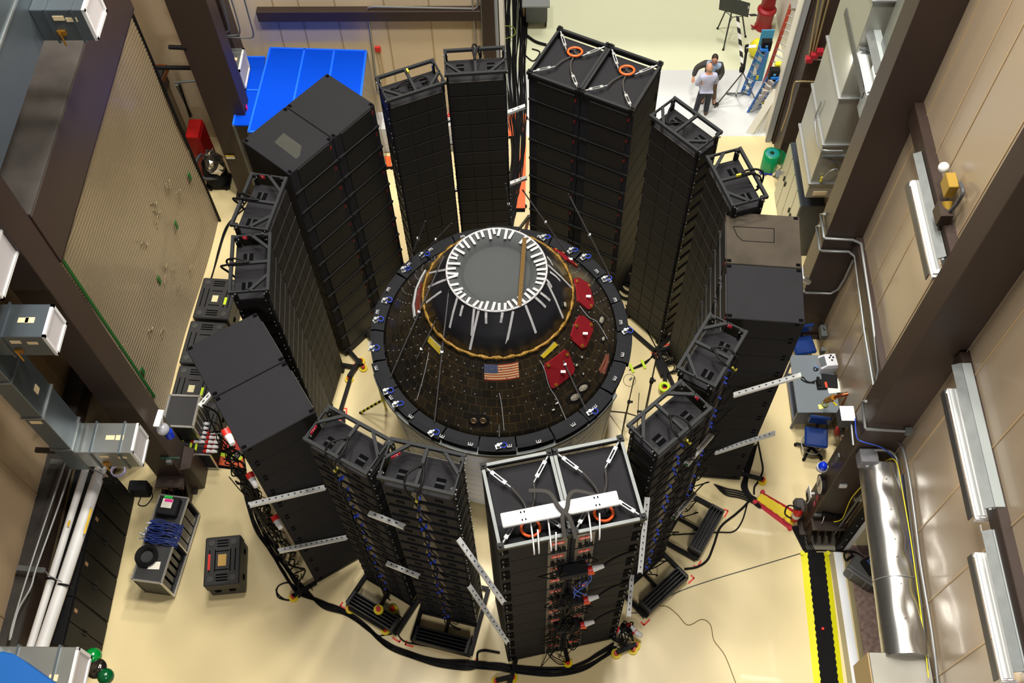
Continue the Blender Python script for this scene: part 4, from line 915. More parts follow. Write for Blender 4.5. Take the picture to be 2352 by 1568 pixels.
# black cabinets along the left wall
for i in range(4):
    y0 = 5.0+.93*i; t = thing('storage_cabinet', f'low black two door cabinet along the left wall, {["nearest the camera", "second nearest the camera", "third nearest the camera", "farthest, beside the finned column"][i]}', 'cabinet', (-9.15, y0+.46, 0), 0, 'black cabinets along the left wall')
    m = MB(); m.box((-9.17, y0+.46, .95), (.56, .92, 1.9)); obj('body', m, mat('blue_black_cabinet', (20, 21, 24), .6, spec=.2), t, .01)
    for k in (0, 1):
        m = MB(); m.box((-8.875, y0+.235+.45*k, .95), (.03, .435, 1.78)); d_ = obj('door', m, mat('olive_black_door', (20, 19, 17), .6, spec=.15), t, .006)
        m = MB(); m.box((-8.85, y0+(.42 if k == 0 else .5), 1.05), (.03, .03, .16)); obj('handle', m, STEELB, d_)
    m = MB(); m.box((-8.855, y0+.7, 1.7), (.006, .07, .14)); obj('label_card', m, mat('tan_card', (165, 130, 95), .7), t)
# white pipes and conduits running along the left wall
def pipe(name, pts, r, m_, label, cat, n=16, group=None):
    m = MB(); m.tube(pts, r, n); return single(name, m, m_, label, cat, group)
zp = 2.75
pipe('white_pipe', [az(236, 1062, zp), az(95, 1490, zp)], .115, WHITE, 'thicker of the two white pipes along the left wall', 'pipe')
pipe('white_pipe', [az(201, 1062, zp), az(68, 1490, zp)], .07, WHITE, 'thinner white pipe along the left wall, beside the thick one', 'pipe')
for k, pts in enumerate(([(165, 1020), (120, 1150), (70, 1300), (30, 1430), (22, 1470)], [(178, 1030), (135, 1160), (85, 1300), (70, 1350), (42, 1400), (24, 1466)])):
    pipe('thin_conduit', curve([az(x, y, zp+.15) for x, y in pts], 5), .022, ZINC, ['outer thin silver conduit left of the white pipes', 'inner thin silver conduit with a kink left of the white pipes'][k], 'conduit', 8)
for k, (a, b, c) in enumerate((((117, 1060), (180, 1066), (262, 1102)), ((40, 1304), (103, 1310), (158, 1344)))):
    t = thing('pipe_hanger', ['far', 'near'][k]+' silver bracket holding the white pipes on the left wall', 'bracket', az(*b, zp)); m = MB(); m.bar(az(*a, zp+.06), az(*b, zp+.06), .1, .05); obj('strut_arm', m, GALV, t)
    m = MB(); m.cyl(az(*b, zp+.1), az(c[0]-46, c[1]-23, zp+.2), .012, n=6); m.cyl(az(c[0]-46, c[1]-23, zp+.2), az(c[0]-16, c[1]-8, zp+.2), .012, n=6); obj('tie_rod', m, ZINC, t)
    for (q, r_) in (((c[0]-42, c[1]-14), .078), ((c[0]-10, c[1]+2), .124)):
        dd = (az(95, 1490, zp)-az(236, 1062, zp)).normalized(); p = az(*q, zp); m = MB(); m.tube([p+r_*(math.cos(a_)*dd.cross(V((0, 0, 1)))+math.sin(a_)*V((0, 0, 1))) for a_ in [2*math.pi*i/18 for i in range(18)]], .02, 6, closed=True); obj('clamp_ring', m, BASEB, t)
for k, (x, y) in enumerate(((158, 1202), (202, 1196))):
    m = MB(); p = az(x, y, zp+.1 if k == 0 else zp+.13); m.box(p, (.04, .5 if k else .12, .004), -.05); single('warning_sticker', m, mat('sticker_yellow', (215, 175, 30), .6), ['short yellow striped sticker on the thin white pipe', 'long yellow sticker along the thick white pipe'][k], 'sticker')
m = MB(); m.bar(az(82, 1033, 3.6), az(262, 1042, 3.6), .09, .07); single('brown_bracket', m, BROWN, 'thin brown steel arm reaching from the left wall to the duct outlet', 'bracket')
# air duct outlets on the left : box along x ending in a white grille
def outlet(label, X, y0, y1, z0, z1, x0, riser=None, bright=DUCT, straps=2):
    t = thing('air_outlet', label, 'duct', ((x0+X)/2, (y0+y1)/2, z0), 0, 'rectangular duct outlets on the left')
    m = MB(); m.box(((x0+X)/2, (y0+y1)/2, (z0+z1)/2), (X-x0, y1-y0, z1-z0)); obj('duct_box', m, bright, t, .01)
    m = MB(); w = .05
    for (c, s) in ((((y0+y1)/2, z0+w/2), (y1-y0, w)), (((y0+y1)/2, z1-w/2), (y1-y0, w)), ((y0+w/2, (z0+z1)/2), (w, z1-z0)), ((y1-w/2, (z0+z1)/2), (w, z1-z0))): m.box((X+.02, c[0], c[1]), (.05, s[0], s[1]))
    g = obj('grille_frame', m, WHITE, t)
    m = MB(); m.box((X+.008, (y0+y1)/2, (z0+z1)/2), (.02, y1-y0-.08, z1-z0-.08)); obj('grille_face', m, GRILLW, g)
    for i in range(straps):
        x = x0+(X-x0)*(.3+.5*i); m = MB(); m.box((x, (y0+y1)/2, (z0+z1)/2), (.035, y1-y0+.05, z1-z0+.05)); obj('flange', m, DUCTD, t)
    for (x, y, z, d_) in (((x0+X)/2, y0-.006, z0+(z1-z0)*.75, (.16, .01, .08)), (X-.25, (y0+y1)/2, z1+.005, (.14, .1, .01)), ((x0+X)/2+.1, (y0+y1)/2, z1+.005, (.16, .09, .01)), (X-.2, y0-.006, z0+(z1-z0)*.7, (.16, .01, .07))):
        m = MB(); m.box((x, y, z), d_); obj('masking_tape', m, mat('masking_tape', (220, 200, 160), .7), t)
    m = MB(); c = V(((x0+X)/2-.05, y0-.02, z0+(z1-z0)*.3)); m.box(c, (.12, .04, .08)); m.cyl(c+V((0, -.05, .05)), c+V((0, -.05, -.2)), .015, n=6); obj('damper_lever', m, mat('brass', (180, 130, 50), .4, .7), t)
    if riser:
        rx0, rx1, ry0, ry1, rz0, rz1 = riser; m = MB(); m.box(((rx0+rx1)/2, (ry0+ry1)/2, (rz0+rz1)/2), (rx1-rx0, ry1-ry0, rz1-rz0)); o = obj('riser', m, DUCTD, t, .01)
        z = rz0+.9
        while z < rz1: 
            m = MB(); m.box(((rx0+rx1)/2, (ry0+ry1)/2, z), (rx1-rx0+.05, ry1-ry0+.05, .035)); obj('flange', m, DUCT, o); z += 1.25
        m = MB(); m.box((rx1+.006, (ry0+ry1)/2, rz0+2.6), (.01, .12, .16)); m.box(((rx0+rx1)/2, ry0-.006, rz0+2.0), (.2, .01, .1)); obj('masking_tape', m, mat('masking_tape', (220, 200, 160), .7), o)
    return t
# mid-left outlet c
p1, p2, p3 = az(314, 971, 4.4), az(296, 1040, 4.4), vert(338, 1005, az(314, 971, 4.4))
Xc = p1.x; yT, yB = p1.y, p2.y; zB = p3.z
outlet('silver duct outlet with white grille and tall riser, in front of the finned left column', Xc, yB, yT, zB, 4.4, Xc-1.05, (Xc-1.35, Xc-1.0, yB-.02, yT, zB-.1, 12.5))
p1, p2, p3 = az(117, 698, 8.2), az(91, 774, 8.2), vert(150, 741, az(117, 698, 8.2))
outlet('silver duct outlet with white grille at mid left, beside the finned column top', p1.x, p2.y, p1.y, p3.z, 8.2, p1.x-.9, None, DUCTD, 1)
p1 = az(186, 23, 11.2); p3 = vert(219, 94, p1); p2 = az(150, 110, 11.2)
p4 = ax(244, 33, p1.x); bx = az(103, 93, p3.z).x
outlet('blue grey duct outlet with white grille above the dusty girder, upper left corner', p1.x, p1.y, p4.y, p3.z, 11.2, bx, (bx-1.6, bx, 3.5, p4.y+.1, p3.z, p1.z+1.6), DUCTD, 2)
p1, p3 = az(176, 1485, 5.2), vert(205, 1507, az(176, 1485, 5.2))
outlet('white silver duct outlet with grille at the lower left corner above the blue banner', p1.x, p1.y-.95, p1.y, p3.z, 5.2, p1.x-1.3, (p1.x-2.2, p1.x-1.2, p1.y-.95, p1.y, p3.z-.1, 6.2))
p1, p3 = az(0, 518, 9.6), vert(36, 575, az(0, 518, 9.6))
outlet('duct outlet cut by the left photo edge with only its white grille showing', p1.x, p1.y-.9, p1.y, p3.z, 9.6, p1.x-.8, None, DUCTD, 1)
p1 = ay(557, 110, 18.6); p3 = vert(571, 155, p1); y0_ = ax(558, 198, p1.x).y
outlet('pale duct outlet with white grille beside the dark column and the blue canopy', p1.x, y0_, 18.6, p3.z, p1.z, p1.x-.5, None, DUCT, 1)
# big corner of blue banner, lower left
m = MB(); bl = [az(0, 1494, 7.5), az(30, 1500, 7.5), az(135, 1575, 7.5), az(0, 1600, 7.5), az(-60, 1560, 7.5)]; m.prism(bl, (0, 0, -.5)); single('blue_banner', m, mat('bright_blue_panel', (0, 84, 158), .5), 'bright blue panel crossing the lower left corner of the photo', 'banner', bevel=.02)
# green beacons
for k, (x, y, r_, m_, lab) in enumerate(((214, 1507, .16, mat('green_globe', (0, 130, 50), .15, coat=.5), 'green glass globe hanging beside the lower left duct outlet'), (222, 1535, .19, mat('mirror_dark', (90, 85, 78), .08, .9), 'shiny dark round mirror below the green globe'), (243, 1553, .15, mat('dark_green_globe', (0, 80, 40), .2), 'dark green globe lowest beside the lower left duct outlet'))):
    c = az(x, y, 2.0); t = thing('globe_lamp' if k != 1 else 'round_mirror', lab, 'lamp' if k != 1 else 'mirror', c-V((0, 0, r_))); m = MB(); m.sph(c, r_ if k != 1 else (r_, r_, r_*.6), 18, 12); obj('globe', m, m_, t); m = MB(); m.cyl((-9.45, c.y, c.z+.1), c, .02, n=6); obj('bracket', m, BASEB, t)
# rolling flight case with rack openings
tp = [az(310, 1345, 1.0), az(400, 1172, 1.0), az(368, 1160, 1.0)]
zc = .95; a, b, c = az(303, 1330, zc), az(361, 1338, zc), az(355, 1163, zc)
ux = (b-a); uy = (c-a); ux.z = uy.z = 0; W_, L_ = ux.length, uy.length; rz_ = math.atan2(ux.y, ux.x)
F0 = loc2w((a.x, a.y, 0), rz_); cw, cl_ = .62, 1.85
t = thing('rack_flight_case', 'long black flight case with silver edges and open rack bays, on the left floor', 'case', F0(cw/2, cl_/2), rz_)
CASE = mat('case_laminate', (38, 38, 40), .5, bump=.1, bscale=150); m = MB()
m.box(F0(cw/2, cl_/2, zc-.02), (cw, cl_, .04), rz_); m.box(F0(.02, cl_/2, .52), (.04, cl_, .84), rz_); m.box(F0(cw/2, .02, .52), (cw, .04, .84), rz_); m.box(F0(cw/2, cl_-.02, .52), (cw, .04, .84), rz_); m.box(F0(cw/2, cl_/2, .12), (cw, cl_, .06), rz_); m.box(F0(cw/2, cl_*.5, .52), (cw, .04, .84), rz_)
obj('shell', m, CASE, t)
m = MB()
for (p, q) in ((F0(0, 0, zc), F0(cw, 0, zc)), (F0(0, cl_, zc), F0(cw, cl_, zc)), (F0(0, 0, zc), F0(0, cl_, zc)), (F0(cw, 0, zc), F0(cw, cl_, zc)), (F0(cw, 0, .1), F0(cw, 0, zc)), (F0(cw, cl_/2, .1), F0(cw, cl_/2, zc)), (F0(cw, 0, .1), F0(cw, cl_, .1)), (F0(0, 0, .1), F0(0, 0, zc))): m.bar(p, q, .035, .035)
obj('edge_trim', m, ALU, t)
m = MB()
for i in range(5): m.box(F0(.32, .12+.16*i, .5), (.5, .1, .7), rz_)
for i in range(4): m.box(F0(.4, 1.0+.2*i, .5), (.42, .17, .66), rz_)
obj('rack_unit', m, mat('rack_dark', (20, 20, 20), .35), t)
m = MB()
for x in (.08, cw-.08):
    for y in (.1, cl_-.1): m.cyl(F0(x, y, 0), F0(x, y, .1), .05, n=10)
obj('caster', m, CABLE, t)
m = MB(); m.box(F0(.36, .34, zc+.006), (.24, .16, .006), rz_+.1); single('paper_sheet', m, PAPER, 'white sheet of paper on the near end of the flight case', 'paper')
m = MB()
for j in range(7): m.tube([F0(.16+(.15+.012*j)*math.cos(a_), .5+(.15+.012*j)*math.sin(a_), zc+.03+.016*(j % 4)) for a_ in [2*math.pi*i/26 for i in range(27)]], .02, 6)
single('cable_coil', m, CABLE, 'coil of thick black cable on the near end of the flight case', 'cable')
m = MB(); r5 = random.Random(8)
for j in range(34):
    y = .78+r5.uniform(0, .46); m.tube(curve([F0(.02, y, zc+.04+r5.uniform(0, .1)), F0(.25, y+r5.uniform(-.06, .06), zc+.05+r5.uniform(0, .1)), F0(.5, y+r5.uniform(-.06, .06), zc+.04+r5.uniform(0, .08)), F0(.7, y+r5.uniform(-.05, .05), zc-.02)], 4), .012, 5)
o = tag(obj('blue_cable_bundle', m, mat('navy_cable', (25, 45, 110), .5), stuff=True), 'bundle of dark blue cables draped across the middle of the flight case', 'cable')
m = MB()
for j in range(12): c = F0(.0+r5.uniform(-.06, .05), .8+r5.uniform(0, .42), zc+.08); m.cyl(c, c+V((r5.uniform(-.1, .02), r5.uniform(-.05, .05), .03)), .022, n=8)
obj('metal_plugs', m, ZINC, o, stuff=True)
t = thing('tool_case', 'small black plastic case with pink and white label on the flight case', 'case', F0(.3, 1.58, zc), rz_); m = MB(); m.box(F0(.3, 1.58, zc+.09), (.44, .4, .18), rz_); obj('lid', m, BLACK, t, .02)
m = MB(); m.box(F0(.28, 1.62, zc+.183), (.22, .2, .006), rz_); o = obj('label', m, PAPER, t); m = MB(); m.box(F0(.3, 1.68, zc+.187), (.17, .06, .004), rz_); obj('pink_strip', m, mat('hot_pink', (240, 30, 150), .5), o); m = MB(); m.box(F0(.27, 1.76, zc+.184), (.18, .05, .006), rz_); obj('green_strip', m, mat('strip_green', (30, 190, 70), .5), t)
# moulded black transit cases
def transit(label, F, w, l, h, rz, group=None, tags=()):
    t = thing('transit_case', label, 'case', F(w/2, l/2), rz, group); P_ = mat('moulded_black', (40, 40, 41), .55, noise=.12, scale=5)
    m = MB(); m.box(F(w/2, l/2, h*.78), (w, l, h*.44), rz); m.box(F(w/2, l/2, h*.3), (w*.97, l*.97, h*.5), rz)
    obj('body', m, P_, t, .025)
    m = MB()
    for x in (.14, w-.14):
        for y in (.14, l-.14): m.cyl(F(x, y, h-.005), F(x, y, h+.012), .065, n=18)
    obj('corner_boss', m, mat('boss_grey', (62, 62, 60), .5), t)
    m = MB()
    for yb in (.1, l-.22):
        for i in range(3): m.box(F(w/2, yb+.06*i, h+.001), (w*.32, .025, .008), rz)
    m.box(F(.1, l/2, h+.001), (.02, l*.45, .008), rz); m.box(F(.22, l/2, h+.001), (.02, l*.45, .008), rz); m.box(F(w-.1, l/2, h+.001), (.02, l*.45, .008), rz); m.box(F(w-.2, l/2, h+.001), (.02, l*.45, .008), rz)
    for s in (-1, 1): m.box(F(w/2, l/2+s*.2, h+.001), (.26, .02, .008), rz)
    obj('lid_groove', m, DARK, t)
    for x in (.22, w-.22):
        m = MB(); m.box(F(x, -.004, h*.5), (.12, .02, .09), rz); obj('latch', m, DARK, t)
    for y in (.25, l-.25):
        m = MB(); m.box(F(w+.004, y, h*.5), (.02, .1, .1), rz); obj('latch', m, DARK, t)
    for (x, y, sx, sy, m_) in tags:
        m = MB(); m.box(F(x, y, h+.008), (sx, sy, .008), rz); obj('sticker', m, m_, t)
    return t
TAN = mat('tan_label', (205, 165, 85), .6); CREAMLAB = mat('cream_label', (215, 205, 160), .6)
z = .72; a, b, c = az(466, 1347, z), az(549, 1339, z), az(461, 1236, z); ux = b-a; rz1 = math.atan2(ux.y, ux.x); F1 = loc2w((a.x, a.y, 0), rz1)
transit('black moulded transit case standing alone on the left floor, with red and tan stickers', F1, ux.length, (c-a).length, z, rz1, None, ((.1, (c-a).length*.48, .05, .34, mat('red_sticker', (225, 45, 35), .5)), (ux.length*.5, (c-a).length*.5, .17, .25, TAN)))
CF = [((-8.1, 12.92), 'farthest, with cream and lime stickers'), ((-8.2, 11.7), 'second farthest'), ((-8.25, 10.5), 'second nearest, with cream and lime stickers'), ((-8.0, 9.62), 'nearest, under the rack case')]
for i, ((x, y), s) in enumerate(CF):
    rz2 = R(-4); hh = .8; F2 = loc2w((x, y, 0), rz2)
    tg = ((.42, .55, .14, .18, CREAMLAB), (.68, .5, .06, .2, LIME)) if i in (0, 2) else ()
    transit('black case in the row behind the left stack, '+s, F2, .86, 1.14, hh, rz2, 'black cases in a row behind the left stack', tg)
# rack cases with red and white power plugs beside the finned column
z = 1.5; a, b, c = az(373, 978, z), az(420, 980, z), az(366, 925, z); ux = b-a; rz3 = math.atan2(ux.y, ux.x); F3 = loc2w((a.x, a.y, 0), rz3)
t = thing('silver_rack_case', 'square black case with bright aluminium edges standing by the finned column', 'case', F3(.35, .38), rz3); w, l = .66, .74
m = MB(); m.box(F3(w/2, l/2, z/2+.2), (w, l, z-.4), rz3); obj('body', m, CASE, t)
m = MB()
for (p, q) in ((F3(0, 0, z), F3(w, 0, z)), (F3(0, l, z), F3(w, l, z)), (F3(0, 0, z), F3(0, l, z)), (F3(w, 0, z), F3(w, l, z)), (F3(w, 0, .5), F3(w, 0, z)), (F3(w, l, .5), F3(w, l, z)), (F3(0, 0, .5), F3(0, 0, z))): m.bar(p, q, .045, .045)
for x in (.2, .35, .5): m.bar(F3(w, x, .6), F3(w, x, z), .03, .03)
obj('edge_trim', m, ALU, t)
for k, (x, y) in enumerate(((408, 1020), (436, 1042))):
    a = az(x, y, .75); F4 = loc2w((a.x, a.y, 0), rz3); t = thing('power_rack', ['black power rack with rows of red and white plugs, farther one of two', 'black power rack with rows of red and white plugs, nearer one by the orange ramps'][k], 'power box', F4(.25, .25), rz3, 'power racks behind the left stack')
    m = MB(); m.box(F4(.2, .3, .42), (.5, .62, .7), rz3); obj('body', m, BLACK, t, .01)
    m = MB(); m.box(F4(.0, .3, .8), (.05, .5, .02), rz3); m.box(F4(.12, .3, .8), (.05, .5, .02), rz3); obj('lime_stripe', m, LIME, t)
    for i in range(5):
        for j in range(2):
            c = F4(.32+.12*j, .06+.11*i, .78); m = MB(); m.cyl(c, c+V((.08, -.02, .06)), .045, n=10); o = obj('red_socket', m, RED, t); m = MB(); m.cyl(c+V((.08, -.02, .06)), c+V((.18, -.04, .09)), .045, .03, n=10); obj('white_plug', m, WHITE, o)
    m = MB()
    for (p, q) in ((F4(-.06, -.02, .78), F4(.46, -.02, .78)), (F4(-.06, -.02, .1), F4(-.06, -.02, .78)), (F4(.46, -.02, .1), F4(.46, -.02, .78)), (F4(-.06, -.02, .1), F4(.46, -.02, .1))): m.bar(p, q, .03, .03)
    obj('edge_trim', m, ALU, t)
m = MB()
for i in range(26):
    q = [az(450+r5.uniform(-15, 30), 1010+r5.uniform(-10, 45), r5.uniform(.03, .4)) for _ in range(4)]; m.tube(curve(q, 4), .015, 5)
tag(obj('cable_tangle', m, CABLE, stuff=True), 'heap of black power cables between the power racks and the orange ramps', 'cable')
# wall lamp, beacon, conduit boxes, outlets on the finned column
floor_cable([(585, 440), (560, 470), (535, 500), (515, 540), (497, 600), (480, 655), (468, 700)], .02, 'black cable running down from the upper left array along the plastic curtain', z=0)
floor_cable([(575, 470), (548, 490), (520, 520), (503, 570), (488, 630), (470, 680)], .02, 'black cable on the floor along the plastic curtain beside the left arrays')
c = az(374, 985, 2.9); t = thing('blue_beacon', 'blue beacon with clear cap and white bracket on the finned left column', 'beacon', az(392, 1002, 2.6)); p, q = az(386, 990, 2.75), az(392, 1002, 2.6)
m = MB(); m.cyl(q, p, .09, n=14); obj('blue_base', m, mat('beacon_blue', (20, 50, 170), .3), t); m = MB(); m.sph(c, .13, 14, 10); obj('clear_cap', m, mat('clear_cap', (215, 215, 225), .1, trans=.5), t)
m = MB(); m.bar(az(359, 980, 3.2), az(371, 942, 3.2), .12, .05); obj('white_panel', m, WHITE, t); m = MB(); m.cyl(az(372, 958, 3.2), c, .02, n=6); obj('arm', m, WHITE, t)
t = thing('junction_box', 'grey junction box on a green strut, near face of the finned left column', 'box', ay(389, 1063, 8.85)); m = MB(); m.box(ay(389, 1060, 8.82), (.11, .1, .12)); obj('box', m, GALV, t, .006); m = MB(); m.box(ay(390, 1052, 8.87), (.42, .04, .05)); obj('strut', m, mat('strut_green', (20, 55, 40), .5), t)
for k, (x, y) in enumerate(((380, 1115), (397, 1120), (417, 1116))):
    m = MB(); p = ay(x, y, 8.8); m.box(p, (.11, .12, .09)); m.box(p+V((0, -.04, -.06)), (.08, .05, .05), mi=1); single('wall_outlet', m, [mat('pinkish_white', (215, 190, 190), .5), mat('brick', (150, 60, 40), .5)], ['left white power outlet on the finned left column', 'middle white power outlet on the finned left column', 'right white power outlet on the finned left column'][k], 'outlet')
m = MB()
for j in range(4): m.tube([az(273, 1082, 2.2)+V((.14*math.cos(a_), .12*math.sin(a_), .02*j)) for a_ in [2*math.pi*i/20 for i in range(21)]], .016, 5)
single('cable_coil', m, mat('lilac_cable', (165, 160, 190), .5), 'coil of pale lilac cable hanging under the left duct outlet', 'cable')
floor_cable([(300, 1130), (322, 1140), (318, 1158), (335, 1160), (350, 1140), (345, 1125)], .012, 'thin black cable looped on the floor beside the finned left column')
m = MB(); m.box((-8.72, 8.85, .2), (.4, .24, .4)); single('floor_box', m, BLACK, 'black box on the floor between the cabinets and the finned column', 'box', bevel=.02)
# behind the curtain : vacuum cleaner, foil bag, red cabinet, pipes
bz = az(505, 420); t = thing('vacuum_cleaner', 'black drum vacuum cleaner with hose beside the dark column', 'vacuum cleaner', bz)
m = MB(); m.lathe([(.26, .1), (.3, .2), (.31, .6), (.27, .66), (.001, .66)], bz, 24); obj('drum', m, BLACK, t); m = MB(); m.lathe([(.28, .66), (.27, .82), (.18, .95), (.001, .98)], bz, 24); obj('motor_head', m, BASEB, t)
m = MB(); m.tube(curve([bz+V((.1, -.25, .5)), bz+V((-.2, -.4, .7)), bz+V((-.35, -.1, .95)), bz+V((-.1, .15, 1.1)), bz+V((.2, 0, 1.0)), bz+V((.1, -.28, .85))], 6), .04, 8); obj('hose', m, GREYCABLE, t)
m = MB()
for a_ in (.8, 2.4, 4, 5.5): m.cyl(bz+V((.3*math.cos(a_), .3*math.sin(a_), 0)), bz+V((.3*math.cos(a_), .3*math.sin(a_), .09)), .05, n=10)
m.box(bz+V((0, 0, .08)), (.62, .5, .05)); obj('dolly', m, BASEB, t)
fb = az(492, 375, .9); m = MB(); r6 = random.Random(3)
m.sph(fb, (.26, .24, .42), 14, 10)
for v in range(len(m.v)): m.v[v] += V((r6.uniform(-.05, .05), r6.uniform(-.05, .05), r6.uniform(-.06, .06)))
m.sm = [False]*len(m.f); single('foil_bag', m, mat('crumpled_foil', (190, 188, 186), .12, .95), 'crumpled silver foil bag behind the vacuum cleaner', 'bag')
p = az(447, 300, 1.6); t = thing('red_cabinet', 'red steel cabinet behind the ribbed curtain, beside the dark column', 'cabinet', V((p.x, p.y, 0))); m = MB(); m.box((p.x, p.y, .85), (.34, .62, 1.7)); obj('body', m, mat('fire_red', (165, 10, 14), .4), t, .02); m = MB(); m.box((p.x+.18, p.y, .85), (.02, .56, 1.5)); d_ = obj('door', m, mat('fire_red', (165, 10, 14), .4), t); m = MB(); m.box((p.x+.2, p.y-.2, 1.0), (.03, .03, .1)); obj('handle', m, BASEB, d_)
for k, (a, b, za, zb2, m_) in enumerate((((388, 108), (430, 110), 5.2, 5.2, BASEB), ((360, 155), (440, 156), 4.4, 4.4, BASEB), ((400, 190), (455, 185), 3.2, 3.2, GALV), ((405, 195), (440, 265), 2.9, 1.2, GALV), ((412, 193), (437, 268), 2.9, 1.2, BASEB))):
    p, q = az(*a, za), az(*b, zb2); m = MB(); m.cyl(p, q, .05 if k < 2 else .03, n=10); single('wall_pipe', m, m_, ['upper dark pipe behind the dark column at left', 'lower dark pipe behind the dark column at left', 'silver bent conduit above the red cabinet', 'silver conduit dropping to the red cabinet', 'dark conduit dropping to the red cabinet'][k], 'pipe')
m = MB(); m.tube(curve([az(358, 152, 4.3), az(384, 155, 4.3), az(374, 185, 3.6)], 6), .045, 8); single('copper_pipe', m, mat('copper', (150, 85, 50), .35, .8), 'short copper elbow pipe beside the ribbed curtain', 'pipe')
# shelf frame with sticker in front of the dark column
a = az(530, 303, 2.1); b = az(602, 303, 2.1); t = thing('storage_rack', 'tall beige open rack frame in front of the dark column, behind the left speakers', 'rack', V(((a.x+b.x)/2, a.y, 0))); m = MB(); BG = mat('beige_frame', (165, 150, 110), .5)
for x in (a.x, b.x): m.bar((x, a.y, 0), (x, a.y, 2.1), .06, .05, (0, 1, 0)); m.bar((x, a.y+.5, 0), (x, a.y+.5, 2.1), .05, .05, (0, 1, 0))
obj('upright', m, BG, t); m = MB()
for z in (2.08, 1.3, .4): m.bar((a.x, a.y, z), (b.x, a.y, z), .05, .05); m.bar((a.x, a.y+.5, z), (b.x, a.y+.5, z), .05, .05)
m.bar((a.x, a.y, 2.08), (a.x, a.y+.5, 2.08), .05, .05); obj('rail', m, BG, t)
m = MB(); p = ay(529, 361, 17.07); m.box(p, (.22, .012, .12)); m.box(p+V((0, -.003, .05)), (.22, .012, .04), mi=1); single('warning_sign', m, [PAPER, mat('sticker_yellow', (215, 175, 30), .6)], 'white and yellow warning sticker low on the dark left column', 'sign')
m = MB(); p = ax(568, 250, -6.88); m.box(p, (.01, .1, .2)); single('pink_sticker', m, mat('hot_pink', (240, 30, 150), .5), 'small pink and white sticker on the dark left column', 'sticker')
# blue canopy
BLUEV = mat('blue_vinyl', (0, 70, 205), .55, noise=.1, scale=.5, spec=.1); zc_ = 3.3
a, b, c, d_ = az(621, 111, zc_), az(841, 118, zc_), az(815, 240, zc_), az(571, 303, zc_)
b = V((b.x, b.y, zc_)); c = V((b.x, d_.y, zc_))
t = thing('blue_canopy', 'large bright blue vinyl canopy at the back left with clear side sheet', 'canopy', V(((a.x+b.x)/2, (a.y+d_.y)/2, 0)))
m = MB(); m.prism([a, d_, c, b], (0, 0, -.04)); obj('roof_sheet', m, BLUEV, t)
m = MB(); BL2 = mat('blue_hem', (20, 105, 250), .4)
for (p, q) in ((a, b), (b, c), (c, d_), (d_, a), (a+(b-a)*.36, d_+(c-d_)*.36), (a+(b-a)*.67, d_+(c-d_)*.67)): m.bar(p, q, .05, .05)
obj('hem', m, BL2, t)
m = MB()
for p in (a, b, c, d_): m.bar(p, (p.x, p.y, 0), .05, .05, (1, 0, 0))
obj('post', m, GALV, t)
m = MB(); m.prism([b+V((.02, 0, 0)), c+V((.02, 0, 0)), V((c.x+.12, c.y, 0)), V((b.x+.12, b.y, 0))], (.01, 0, 0)); obj('clear_side', m, mat('clear_sheet', (225, 228, 228), .15, trans=.85, alpha=.5), t, label='clear plastic side sheet')
a2, b2 = az(567, 132, 3.1), az(614, 132, 3.1); t = thing('blue_canopy', 'smaller lower blue canopy panel left of the large canopy', 'canopy', V((a2.x, a2.y-1, 0)))
e2 = V((a2.x, a2.y-2.2, 3.1)); f2 = V((b2.x-.05, a2.y-2.2, 3.1)); m = MB(); m.prism([a2, e2, f2, b2-V((.05, 0, 0))], (0, 0, -.04)); obj('roof_sheet', m, BLUEV, t)
m = MB()
for (p, q) in ((a2, b2-V((.06, 0, 0))), (a2+V((0, -1.1, 0)), b2+V((-.06, -1.1, 0))), (a2, e2)): m.bar(p, q, .05, .05)
obj('hem', m, BL2, t)
m = MB()
for p in (a2, e2): m.bar(p, (p.x, p.y, 0), .05, .05, (1, 0, 0))
obj('post', m, GALV, t)
# ================================================================ RIGHT SIDE
def wire(name, pts, r, m_, label, cat='conduit', n=8, group=None, k=0):
    m = MB(); m.tube(curve(pts, k) if k else pts, r, n); return single(name, m, m_, label, cat, group)
XL, XR, XN = 6.66, 6.62, 6.46
# tall duct riser behind the black cabinet
dx0, dx1, dy0, dy1 = 6.05, 6.62, 15.0, 16.7
t = thing('duct_riser', 'tall square galvanised duct rising along the right wall above the dark cabinet', 'duct', (6.33, 15.85, 2.65))
m = MB(); m.box((6.335, 15.85, 8.3), (.57, 1.7, 11.3)); obj('duct', m, mat('riser_galv', (165, 166, 156), .38, .5, noise=.12, scale=1.2), t, .01)
for z in (3.17, 4.45, 5.83, 8.3):
    m = MB(); m.box((6.335, 15.85, z), (.66, 1.79, .04)); obj('flange', m, ZINC, t)
m = MB(); m.box((6.335, 14.98, 2.83), (.3, .02, .12)); obj('masking_tape', m, mat('masking_tape', (220, 200, 160), .7), t)
wire('duct_probe', [V((6.25, 14.97, 3.4)), V((6.25, 14.9, 3.45)), V((6.33, 14.85, 3.75)), V((6.5, 14.9, 3.75)), V((6.62, 14.95, 3.4))], .018, ZINC, 'grey flexible probe with yellow plug on the near side of the duct riser', 'conduit', k=5)
m = MB(); m.cyl((6.25, 14.95, 3.3), (6.25, 14.95, 3.42), .03); single('yellow_plug', m, YELLOW, 'small yellow plug on the near side of the duct riser', 'plug')
for z in (4.15, 7.2): 
    t = thing('duct_support', f'{"lower" if z < 5 else "upper"} triangular steel bracket holding the duct riser to the wall', 'bracket', (6.4, 14.9, z-.3)); m = MB(); m.bar((6.08, 14.93, z), (6.68, 14.93, z), .06, .05); m.bar((6.12, 14.93, z-.02), (6.66, 14.93, z-.35), .04, .04); obj('bracket', m, GALV, t)
